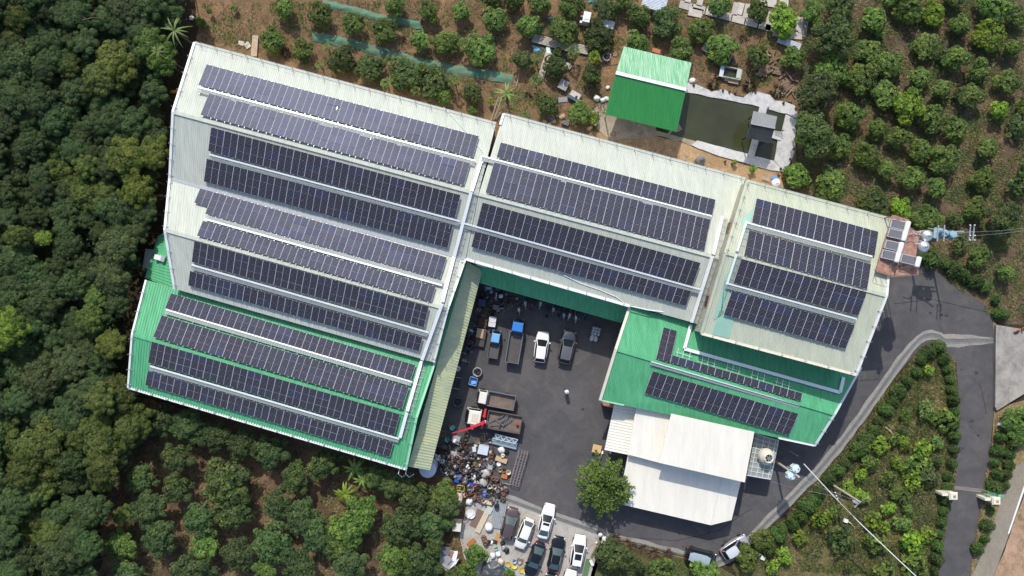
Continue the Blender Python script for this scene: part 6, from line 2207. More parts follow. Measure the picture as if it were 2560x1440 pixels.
def corr(name, label, px, py, wpx, hpx, ang, z, m, n=8, group=None, h=.05):
    """A stack of corrugated sheets, ribs along its length."""
    c = P(px, py, z)
    r = thing(name, label, "roof sheet", (c.x, c.y, z), math.radians(ang), group)
    W_, H_ = M(wpx, z), M(hpx, z)
    for k in range(2):
        vs, fs = [], []
        for i in range(n * 4 + 1):
            y = -H_ / 2 + H_ * i / (n * 4)
            zz = h * (1 if i % 4 in (1, 2) else 0) + k * .06 + .02
            o = .06 * k
            vs += [(-W_ / 2 + o, y, zz), (W_ / 2 + o, y, zz)]
            if i:
                a = 2 * i
                fs.append((a - 2, a - 1, a + 1, a))
        q = MB()
        q.add(vs, fs)
        q.build("sheet", m, r, world=False)
    return r


m_oldsheet = mat("old_grey_sheet", (.46, .43, .37), .7, .05, 0, 2.0, (.36, .31, .25))
corr("sheet_stack", "weathered corrugated sheets beside the green tarp in the upper orchard", 1382, 108, 106, 22, -15, .25, m_oldsheet, 7)
corr("sheet_stack", "shorter end of corrugated sheets sticking out right of the papaya", 1450, 122, 40, 22, -13, .2, m_oldsheet, 6)
corr("sheet_stack", "pale corrugated sheets running up against the double-gabled shed's top eave", 637, 116, 52, 15, 86, .2, mat("buff_sheet", (.55, .43, .31), .75, 0, .2, 2.0), 6)
corr("sheet_stack", "blue-white ribbed lid lying right of the white slabs", 1972, 108, 58, 17, -20, .3, mat("bluish_white_sheet", (.55, .60, .66), .5, 0, .15, 2.0), 5)
flat_box("plank", "long pale plank lying between papayas in the upper orchard", "plank", 1362, 163, 16, 68, -18, .1, mat("pale_plank", (.50, .45, .38), .8, 0, .25, 4.0), .08)
flat_box("plank", "short white plank lying across the green tarp", "plank", 1371, 125, 10, 16, 5, .15, m_trim, .05)
for i, (x, y, w_, h_, a, l) in enumerate(((603, 108, 14, 11, -12, "small square white board on bare soil above the shed"), (619, 113, 13, 15, 35, "tilted white board beside the small square one"))):
    flat_box("board", l, "board", x, y, w_, h_, a, .05, mat("faded_board", (.58, .50, .44), .8, 0, .2, 4.0), .05)
# tarps, nets
m_tarp = mat("teal_tarp", (.01, .13, .10), .5, 0, .4, 3.0)


def cloth(name, label, cat, pts, z, m, amp=.18, seed=0, n=14, group=None):
    """A rumpled sheet over the outline pts."""
    vs, fs = [], []
    A_, B_, C_, D2_ = [Vector((*p, 0)) for p in pts]
    for i in range(n + 1):
        for j in range(n + 1):
            q = lerp(lerp(A_, B_, i / n), lerp(D2_, C_, i / n), j / n)
            w_ = P(q.x, q.y, z)
            e = noise.noise(Vector((w_.x * 1.3, w_.y * 1.3, seed))) + .5 * noise.noise(Vector((w_.x * 3.5, w_.y * 3.5, seed)))
            edge = min(i, n - i, j, n - j) / (n / 2)
            j1 = noise.noise_vector(Vector((w_.x * 2, w_.y * 2, seed + 9))) * .12
            vs.append((w_.x + j1.x, w_.y + j1.y, max(.03, z * min(1, .25 + edge * 1.3) + e * amp)))
    for i in range(n):
        for j in range(n):
            a = i * (n + 1) + j
            fs.append((a, a + 1, a + n + 2, a + n + 1))
    mb = MB()
    mb.add(vs, fs)
    if (Vector(vs[1]) - Vector(vs[0])).cross(Vector(vs[n + 1]) - Vector(vs[0])).z < 0:
        mb.f = [f[::-1] for f in mb.f]
    return solo(name, label, cat, mb, m, group, True)


cloth("tarp", "rumpled teal green tarp trailing below the corrugated sheets", "tarp", [(1345, 118), (1400, 118), (1418, 152), (1398, 150)], .12, m_tarp, .1, 1)
cloth("tarp", "light blue rumpled sheet heap at the corrugated sheets' left end", "tarp", [(1330, 112), (1344, 114), (1354, 130), (1334, 130)], .3, mat("light_blue_tarp", (.14, .36, .52), .5, 0, .2, 3.0), .2, 2)
cloth("tarp", "small teal rag at the top edge of the upper orchard", "tarp", [(1466, -8), (1492, -8), (1488, 8), (1472, 9)], .1, m_tarp, .1, 3)
cloth("tarp", "small teal rag left of an orchard tree above the sheets", "tarp", [(1364, 40), (1382, 42), (1380, 58), (1366, 54)], .1, m_tarp, .1, 4)


def net(label, path, wpx, seed):
    r = thing("shade_net", label, "shade net", tuple(P(*path[0], 0)), 0, "green shade nets")
    for k in range(len(path) - 1):
        (x0, y0), (x1, y1) = path[k], path[k + 1]
        n = max(6, int(math.hypot(x1 - x0, y1 - y0) / 5))
        vs, fs = [], []
        for i in range(n + 1):
            x, y = x0 + (x1 - x0) * i / n, y0 + (y1 - y0) * i / n
            for j in range(7):
                t = j / 6 - .5
                yy = y + t * wpx + noise.noise(Vector((x * .06, j * .2, seed))) * 2.5
                q = P(x, yy)
                vs.append((q.x, q.y, .05 + .16 * (1 - (2 * t) ** 2) + .14 * noise.noise(Vector((q.x * 1.2, q.y * 2, seed)))))
        for i in range(n):
            for j in range(6):
                a = i * 7 + j
                fs.append((a, a + 1, a + 8, a + 7)[::-1])
        q = MB()
        q.add(vs, fs)
        q.build("net_panel", m_netg, r, True)
    return r


net("upper green shade net strip lying along an orchard terrace", [(808, 8), (880, 26), (965, 48), (1052, 64)], 20, 1)
net("short green net tail hanging down at the upper net's right end", [(1050, 60), (1062, 86)], 10, 4)
net("long lower green shade net strip, faded at its left end", [(782, 90), (890, 112), (1010, 146), (1130, 174), (1282, 198)], 25, 2)

# appliances and tanks
c = P(1466, 46, 1.0)
r = thing("white_cabinet", "white upright cabinet standing among trees in the upper orchard", "cabinet", (c.x, c.y, 0), math.radians(-12))
MB().box((0, 0, .8), (.95, 1.35, 1.6)).build("case", m_trim, r, world=False)
MB().box((0, .1, 1.63), (.7, .9, .06)).build("lid", m_bag, r, world=False)
MB().box((-.65, .2, .9), (.35, .22, .2)).build("handle", m_trim, r, world=False)
MB().box((-.62, -.55, .5), (.3, .3, .9)).build("box", m_trim, r, world=False)
flat_box("board", "white panel lying tilted right of the white cabinet", "board", 1518, 60, 36, 20, -15, .3, m_bag, .05)
corr("sheet_stack", "blue-white ribbed sheet roof at the top edge beside orchard trees", 1635, 8, 60, 34, -15, 1.2, mat("bluish_white_sheet", (.55, .60, .66), .5, 0, .15, 2.0), 9)
r = thing("wire_bin", "round wire bin with rubbish right of the brightest papaya", "bin", tuple(P(1515, 146, 0)))
q = MB()
c = P(1515, 146, 0)
for z in (.1, .5, .9):
    q.tube([c + Vector((math.cos(k * .4) * .52, math.sin(k * .4) * .52, z)) for k in range(17)], .025, 4)
for k in range(14):
    q.bar(c + Vector((math.cos(k * .449) * .52, math.sin(k * .449) * .52, 0)), c + Vector((math.cos(k * .449) * .52, math.sin(k * .449) * .52, .9)), .02, .02)
q.build("mesh", m_galv, r)
MB().blob(c + Vector((0, -.1, .3)), .4, .4, .3, amp=.4, seed=4).build("rubbish", mat("rubbish", (.20, .12, .10), .8, 0, .5, 8.0), r)
c = P(1409, 212, .6)
r = thing("board_table", "square stained board table left of the open blue tub", "table", (c.x, c.y, 0), math.radians(-28))
MB().box((0, 0, .6), (1.25, 1.3, .06)).build("top", mat("stained_board", (.40, .37, .31), .8, 0, 0, 2.5, (.22, .22, .22)), r, world=False)
for sx in (-.5, .5):
    for sy in (-.5, .5):
        MB().box((sx, sy, .29), (.08, .08, .56)).build("leg", m_wood, r, world=False)
MB().box((-.1, .15, .66), (.2, .7, .06), .3).build("stick", m_galv, r, world=False)
c = P(1437, 240, .5)
r = thing("open_tub", "open blue tub with a grey slab lid beside the board table", "tub", (c.x, c.y, 0), math.radians(-30))
MB().frustum([(-.7, -.5, 0), (.7, -.5, 0), (.7, .5, 0), (-.7, .5, 0)], [(-.8, -.6, .6), (.8, -.6, .6), (.8, .6, .6), (-.8, .6, .6)]).build("basin", mat("teal_blue_plastic", (.03, .09, .13), .5), r, world=False)
MB().box((0, .15, .64), (1.4, .75, .06)).build("lid", m_slab, r, world=False)
MB().lathe([(.16, .67), (.17, .75), (.05, .78)], 10, (.25, -.05, 0)).build("pot", m_black, r, world=False)
flat_box("board", "dark grey flat panel lying left of the open blue tub", "board", 1407, 249, 22, 13, 6, .05, mat("grey_panel", (.25, .23, .25), .7), .04)
flat_box("board", "small grey crate lid beside the tree left of the tub", "board", 1420, 165, 17, 13, -38, .2, m_oldsheet, .08)
flat_box("board", "tilted grey board leaning by a tree right of the shelter", "board", 1767, 118, 20, 24, -28, .4, m_slab, .06)
flat_box("board", "small round brown board near the shelter's top left", "board", 1537, 138, 10, 6, 0, .05, m_wood, .05)
for i, (x, y, s, l) in enumerate(((1492, 245, .45, "white sack on the concrete apron, left one"), (1507, 250, .38, "white sack on the concrete apron, middle one"), (1517, 247, .34, "white sack on the concrete apron, right one by the shelter"), (1519, 219, .3, "small white rag on a stick by the shelter"), (1731, 202, .42, "grey-white sack at the shelter's right end"), (1956, 234, .36, "white sack at the lower end of the wood heap"), (1488, 310, .26, "white bag on stones below the yellow-green bush"), (479, 45, .34, "white bag on the bare slope by the top left palm"))):
    solo("white_sack", l, "sack", MB().blob(P(x, y, s * .5), s, s * .85, s * .6, amp=.28, seed=i + 3), m_bag, "white sacks", True)
# open tank by the pond
c = P(1830, 182, .5)
r = thing("open_tank", "open rectangular concrete tank with boards on its rim above the pond", "tank", (c.x, c.y, 0), math.radians(-11))
m_tk = mat("mossy_tank_wall", (.42, .42, .35), .8, 0, 0, 1.5, (.18, .22, .16))
for nm, cc, s in (("wall", (0, .62, .35), (2.5, .14, .7)), ("wall", (0, -.75, .35), (2.5, .14, .7)), ("wall", (-1.2, 0, .35), (.14, 1.4, .7)), ("wall", (1.2, 0, .35), (.18, 1.4, .7))):
    MB().box(cc, s).build(nm, m_tk, r, world=False)
MB().box((0, 0, .2), (2.3, 1.3, .02)).build("water", m_water, r, world=False)
MB().box((.85, 0, .73), (.55, 1.25, .05)).build("board", mat("green_grey_board", (.42, .45, .38), .7), r, world=False)
MB().box((-1.45, .0, .75), (.5, 1.75, .06)).build("board", mat("bluish_white_sheet", (.55, .60, .66), .5), r, world=False)
MB().box((.45, -1.05, .3), (1.4, .5, .08)).build("step", m_stone, r, world=False)
MB().box((-.5, -.98, .25), (.5, .3, .06)).build("step", m_slab, r, world=False)
c = P(1827, 149, .4)
solo("blue_barrel", "dark blue barrel lying behind the open tank", "barrel", MB().lathe([(.25, -.4), (.3, -.35), (.3, .35), (.25, .4)], 12, c, mtx=Matrix.Rotation(1.5, 3, 'Y')), mat("navy_plastic", (.02, .03, .12), .4), smooth=True)
# wood heap
for i in range(34):
    t = rnd.random()
    x, y = (1905 + rnd.uniform(-14, 30), 172 + rnd.uniform(-14, 18)) if i < 16 else ((1975 + rnd.uniform(-20, 20), 205 + rnd.uniform(-22, 30)) if i < 28 else (1925 + rnd.uniform(-12, 12), 140 + rnd.uniform(-12, 14)))
    a = rnd.choice((-15, 20, 35, -60, 75)) + rnd.uniform(-12, 12)
    flat_box("plank", "weathered brown plank in the wood heap right of the open tank" if i % 2 else "broken brown board in the wood heap above the pond", "plank", x, y, rnd.uniform(16, 32), rnd.uniform(2.5, 5), a, .05 + .06 * (i % 5), m_wood, .06, "planks of the wood heap")
for i, (x, y, w_, h_, a) in enumerate(((1907, 178, 24, 26, -12), (1942, 178, 22, 18, -12), (1981, 222, 17, 17, -14), (1962, 215, 24, 20, 30))):
    r = thing("pallet", ["square pallet with white edge at the wood heap's left end", "pallet with grey slats in the middle of the wood heap", "small dark crate frame at the wood heap's lower end", "slatted pallet tilted in the wood heap's lower part"][i], "pallet", tuple(P(x, y, .1)), math.radians(a), "pallets in the wood heap")
    W_, H_ = M(w_), M(h_)
    for k in range(6):
        MB().box((0, -H_ / 2 + H_ * (k + .5) / 6, .16), (W_, H_ / 8, .03)).build("slat", m_wood, r, world=False)
    for k in (-.45, 0, .45):
        MB().box((k * W_, 0, .07), (.1, H_, .12)).build("bearer", m_wood, r, world=False)
# white slabs, top right of centre
slabs = []
for i in range(9):
    slabs.append((1714 + i * 33, 14 + i * 8.6, 31, 19, -15))
for i in range(10):
    slabs.append((1722 + i * 29, -8 + i * 7.6, 15, 33, -15))
slabs += [(1742, 24 + 5, 32, 17, -14), (1738, 33, 34, 18, -12), (1925, 62, 20, 30, -14), (1980, 62, 15, 36, -10), (1998, 62, 18, 38, -10), (1962, 90, 36, 15, -5), (1990, 90, 30, 16, -3), (1945, 82, 26, 20, -10), (2012, 72, 12, 40, -8), (1920, 2, 42, 28, -8), (1960, 4, 22, 24, -8), (1850, 22, 16, 30, -15), (1868, 26, 16, 32, -15)]
for i, (x, y, w_, h_, a) in enumerate(slabs):
    r_ = flat_box("white_slab", "pale rectangular board lying flat in the paved patch at the top" if i < 19 else "pale board at the right end of the top paved patch", "slab", x, y, w_, h_, a + rnd.uniform(-1.5, 1.5), .06 + .02 * (i % 3), m_slab, .05, "pale boards laid at the top")
# tanks and small things on the orange earth
c = P(1752, 401, 1.0)
r = thing("grey_tank", "dark grey plastic water tank at the pale shed's upper eave below the pond", "water tank", (c.x, c.y, 0))
MB().lathe([(.55, 0), (.62, .1), (.64, .6), (.64, 1.0), (.5, 1.25), (.25, 1.36), (.24, 1.45), (0, 1.47)], 18).build("shell", mat("grey_plastic_tank", (.16, .16, .165), .5), r, True, world=False)
MB().lathe([(.25, 1.45), (.25, 1.53), (0, 1.56)], 12).build("lid", mat("grey_lid", (.10, .10, .105), .5), r, True, world=False)
c = P(1942, 457, 1.3)
r = thing("white_tank", "round white water tank at the lime shed's top left corner", "water tank", (c.x, c.y, 0))
MB().lathe([(.58, 0), (.60, 1.1), (.58, 1.2), (.35, 1.38), (.15, 1.44), (0, 1.45)], 20).build("shell", mat("pinkish_white_tank", (.72, .66, .66), .4), r, True, world=False)
MB().lathe([(.15, 1.43), (.16, 1.5), (0, 1.52)], 10).build("lid", m_trim, r, True, world=False)
flat_box("blue_board", "blue board behind the round white tank", "board", 1936, 443, 14, 8, -5, .4, paint("board_blue", (.10, .28, .62), .5), .06)
for x, y, l in ((1945.5, 434, "tan plant pot nearest the pond paving's corner"), (1956.5, 440, "tan plant pot right of the other by the white tank")):
    solo("plant_pot", l, "pot", MB().lathe([(.14, 0), (.2, .3), (.22, .32), (.17, .32), (.12, .06)], 12, P(x, y, 0)), mat("terracotta", (.40, .24, .14), .8), "terracotta pots", True)
r = thing("wooden_chair_frame", "bleached slatted bench frame left of the blue board", "bench", tuple(P(1918, 443, 0)))
for k in range(7):
    MB().bar(P(1907 + k * 2.6, 440 + k * .7, .3), P(1905 + k * 2.6, 448 + k * .7, .3), .05, .04).build("slat", m_slab, r)
MB().bar(P(1906, 447, .25), P(1925, 452, .25), .06, .05).build("rail", m_slab, r)
for i, (x, y) in enumerate(((1733, 214), (1806, 227), (1822, 230), (1837, 234), (1880, 226), (1887, 230), (1957, 258), (1988, 272), (1988, 316), (1983, 372), (1974, 398), (1950, 422), (1812, 404), (1829, 410))):
    solo("stub_post", "short dark stump planted along the pond paving's outer edge", "post", MB().lathe([(.14, 0), (.16, .35), (.1, .5), (0, .52)], 9, P(x, y, 0)), m_bark, "stumps round the pond paving", True)
c = P(1696, 319, .3)
r = thing("pink_crate", "pinkish slatted crate floating at the shelter's lower right corner", "crate", (c.x, c.y, .05), math.radians(30))
for k in range(6):
    MB().box((-.32 + k * .128, 0, .1), (.07, .85, .05)).build("slat", mat("faded_pink", (.48, .33, .30), .8), r, world=False)
for s in (-.4, 0, .4):
    MB().box((0, s, .06), (.75, .06, .05)).build("rail", mat("faded_pink", (.48, .33, .30), .8), r, world=False)
flat_box("orange_rods", "small heap of orange rods above the shelter roof", "frame", 1641, 127, 20, 10, -15, .5, mat("orange_red_rods", (.45, .13, .06), .6), .06)
for i, (x, y, s) in enumerate(((1407, 291, 8), (1380, 291, 5), (1394, 290, 4), (1362, 305, 6), (1373, 310, 5), (1385, 303, 6), (1434, 309, 5), (1478, 318, 5), (1472, 322, 6), (1533, 335, 7), (1420, 303, 4), (1440, 316, 4))):
    solo("stone", ["large flat yellow stone among rubble by the pale shed's upper eave"][0] if i == 0 else "rough tan stone among rubble at the pale shed's upper eave", "stone", MB().blob(P(x, y, .12), M(s), M(s) * .8, .22, amp=.3, seed=i), m_stone, "rubble stones at the pale shed" if i else None)
for x, y, l in ((1378, 297, "dark blue-black radiator block in the rubble, left one"), (1413, 309, "dark blue-black radiator block in the rubble, right one")):
    r = thing("radiator", l, "scrap", tuple(P(x, y, 0)), -.4, "radiators in the rubble")
    MB().box((0, 0, .2), (.95, .5, .35)).build("core", mat("dark_blue_metal", (.03, .035, .06), .5, .3), r, world=False)
    for k in range(6):
        MB().box((-.4 + k * .16, 0, .38), (.03, .52, .04)).build("fin", m_galv, r, world=False)
for (x0, y0, x1, y1, l) in ((1228, 300, 1246, 243, "left one of two leaning poles at the roof step"), (1236, 298, 1254, 248, "right one of two leaning poles at the roof step"), (1241, 297, 1250, 282, "short log at the foot of the leaning poles")):
    cable("wooden_pole", l, "pole", [P(x0, y0, .2), P(x1, y1, 2.0)], .07, mat("peeled_pole", (.50, .43, .36), .8))
cable("wooden_pole", "stick with pale tip on bare soil left of the papaya", "pole", [P(1297, 185, .3), P(1291, 216, .3)], .04, m_slab)
cable("hose", "black hose lying over soil left of the shelter", "hose", [P(1505, 165, .05), P(1520, 164, .05), P(1545, 160, .05)], .03, m_black)
solo("yellow_boat_tip", "orange-yellow tarpaulin tip poking out under the shed's left verge", "tarp", MB().blob(P(436, 229, 1.5), .55, .22, .2, amp=.1), mat("orange_yellow_tarp", (.55, .30, .05), .5), smooth=True)

# ------------------------------------------------------------------ yard clutter
def pallet(label, x, y, w_, h_, a, m=m_wood, n=7, z=.0, grp="slatted racks by the yellow-green canopy", stack=1):
    r = thing("pallet", label, "pallet", tuple(P(x, y, z)), math.radians(a), grp)
    W_, H_ = M(w_, z), M(h_, z)
    for s in range(stack):
        for k in range(n):
            MB().box((-W_ / 2 + W_ * (k + .5) / n, 0, .16 + s * .2), (W_ / n * .55, H_, .04)).build("slat", m, r, world=False)
        for k in (-.42, 0, .42):
            MB().box((0, k * H_, .08 + s * .2), (W_, .08, .1)).build("bearer", m, r, world=False)
    return r


dkwood = mat("dark_wood", (.12, .085, .065), .85, 0, .35, 6.0)
pallet("upper dark slatted wooden rack beside the small white tote", 1218, 782, 19, 26, -12, dkwood, 9, 0, stack=3)
pallet("lower dark slatted wooden rack beside the small white tote", 1207, 807, 21, 24, -12, dkwood, 9, 0, stack=3)
pallet("slatted pallet at the crane boom's tip under the canopy edge", 1108, 1084, 17, 17, 80, m_wood, 6, 0)
flat_box("tan_board", "tan square board on a dark crate beside the light blue truck", "board", 1200, 833, 17, 23, -10, .75, mat("tan_ply", (.48, .34, .22), .7, 0, .15, 3.0), .05)
flat_box("dark_crate", "dark crate under the tan square board", "crate", 1203, 834, 24, 26, -10, .0, dkwood, .72)
flat_box("dark_crate", "dark flat crate below the tan board by the scooters", "crate", 1200, 856, 22, 18, -10, .0, mat("dark_grey_crate", (.06, .055, .05), .7), .6)
c = P(1231, 804, .5)
r = thing("white_tote", "white plastic bulk tote with frame beside the dark wooden racks", "tote", (c.x, c.y, 0), math.radians(-8))
MB().box((0, 0, .5), (.85, 1.25, .95)).build("tank", mat("translucent_white_plastic", (.62, .60, .62), .4), r, world=False)
for sx, sy, l in ((.43, 0, 1.3), (-.43, 0, 1.3)):
    MB().box((sx, sy, 1.0), (.07, l, .07)).build("rim", m_trim, r, world=False)
for sy in (-.63, 0, .63):
    MB().box((0, sy, 1.0), (.9, .07, .07)).build("rim", m_trim, r, world=False)
cloth("blue_sack_heap", "pale blue plastic-wrapped bundle in the yard's shaded top corner", "bundle", [(1208, 712), (1232, 714), (1230, 726), (1210, 726)], .6, mat("pale_blue_film", (.38, .46, .66), .35, 0, .15, 5.0), .12, 6)
solo("white_drum", "round white drum lid in the shaded top corner of the yard", "drum", MB().lathe([(.28, 0), (.30, .7), (.27, .75), (0, .77)], 14, P(1252.5, 740, 0)), m_bag, smooth=True)
solo("grey_bucket", "grey-green bucket by the pale blue bundle", "bucket", MB().lathe([(.22, 0), (.28, .5), (.26, .5), (.2, .05)], 14, P(1245, 723, 0)), mat("grey_green_plastic", (.30, .36, .32), .6), smooth=True)
flat_box("white_box", "narrow white pipe box in the shaded top corner", "box", 1241, 738, 3.5, 13, -5, .1, m_bag, .15)
flat_box("blue_bin", "dark blue bin under the canopy's inner corner", "bin", 1205, 757, 18, 18, -10, 0, mat("dark_blue_bin", (.02, .04, .10), .5), .7)
flat_box("yellow_crate", "small olive yellow crate left of the dark racks", "crate", 1197, 774, 11, 9, -30, 0, mat("olive_yellow", (.30, .26, .05), .6), .4)
flat_box("machine", "dark grey workshop machine above the dark racks", "machine", 1240, 768, 15, 12, -10, 0, mat("machine_grey", (.12, .12, .125), .5, .4), .9)
for (a, b, l) in (((1246, 787), (1275, 769), "lower arm of brown timber lying on the yard floor"), ((1275, 769), (1260, 745), "upper brown timber leaning on the yard floor"), ((1278, 768), (1302, 753), "dark timber running towards the scooters")):
    cable("timber", l, "timber", [P(*a, .15), P(*b, .2)], .06, m_wood)


def pot_meshes():
    out = {}
    out["bucket"] = MB().lathe([(.19, 0), (.25, .42), (.27, .44), (.235, .44), (.18, .06), (0, .05)], 14)
    out["jar"] = MB().lathe([(.16, 0), (.27, .15), (.29, .3), (.22, .46), (.17, .5), (.19, .53), (.13, .53), (.12, .4), (0, .35)], 14)
    out["drum"] = MB().lathe([(.26, 0), (.27, .03), (.27, .3), (.285, .32), (.27, .34), (.27, .66), (.25, .68), (.23, .65), (0, .64)], 14)
    out["pan"] = MB().lathe([(.2, 0), (.34, .14), (.36, .15), (.33, .15), (.18, .04), (0, .03)], 14)
    out["tyre"] = MB().lathe([(.2, 0), (.36, .0), (.4, .1), (.36, .2), (.2, .2), (.17, .1)], 16)
    return out


PM = {k: v.mesh(k, m_galv, True) for k, v in pot_meshes().items()}
SACKS = [MB().blob((0, 0, .18), .3, .27, .2, 10, 7, .3, s).mesh("sack", m_bag, True) for s in range(4)]
BOXM = MB().box((0, 0, .15), (.5, .4, .3)).mesh("box", m_bag)
JM = {"dark": mat("blackened_iron", (.035, .033, .033), .6, .3, .3, 4.0, rand=.4), "grey": mat("dull_grey_metal", (.17, .17, .175), .5, .4, .3, 4.0, rand=.35), "rust": mat("rust_brown", (.20, .085, .055), .8, .1, .35, 5.0, rand=.3), "orange": mat("rusty_orange", (.46, .16, .045), .8, 0, .25, 5.0),
      "white": m_bag, "cream": mat("cream_enamel", (.60, .52, .40), .6, 0, .15, 5.0), "blue": mat("cobalt_plastic", (.02, .09, .50), .4), "lblue": mat("pale_blue_plastic", (.25, .36, .62), .45), "red": mat("tomato_red_plastic", (.48, .05, .03), .45), "tan": mat("tan_cardboard", (.50, .36, .21), .85, 0, .15, 4.0), "teal": mat("teal_plastic", (.10, .42, .36), .45), "yellow": mat("mustard_plastic", (.52, .40, .06), .5), "brown": mat("brown_pottery", (.17, .095, .065), .7, 0, .3, 5.0, rand=.25), "lgrey": mat("light_grey_film", (.40, .39, .385), .4, 0, .3, 6.0)}


def junk(kind, x, y, rpx, mk, label, group=None, z=0.0, rz=None, tiltd=0):
    R0 = {"bucket": .27, "jar": .29, "drum": .285, "pan": .36, "tyre": .4, "sack": .3, "box": .27}[kind]
    me = rnd.choice(SACKS) if kind == "sack" else (BOXM if kind == "box" else PM[kind])
    s = M(rpx) / R0
    p = P(x, y, z)
    nm = {"bucket": "bucket", "jar": "jar", "drum": "drum", "pan": "pan", "tyre": "old_tyre", "sack": "plastic_sack", "box": "carton"}[kind]
    o = bpy.data.objects.new(nm, me)
    COL.objects.link(o)
    o.location = (p.x, p.y, z + .01)
    o.rotation_euler = (math.radians(rnd.uniform(-1, 1) * tiltd), math.radians(rnd.uniform(-1, 1) * tiltd), rz if rz is not None else rnd.uniform(0, 6.28))
    o.scale = (s, s, min(s, 1.5))
    o.material_slots[0].link = 'OBJECT'
    o.material_slots[0].material = JM[mk]
    tag(o, label, nm.replace("_", " "), group)
    return o


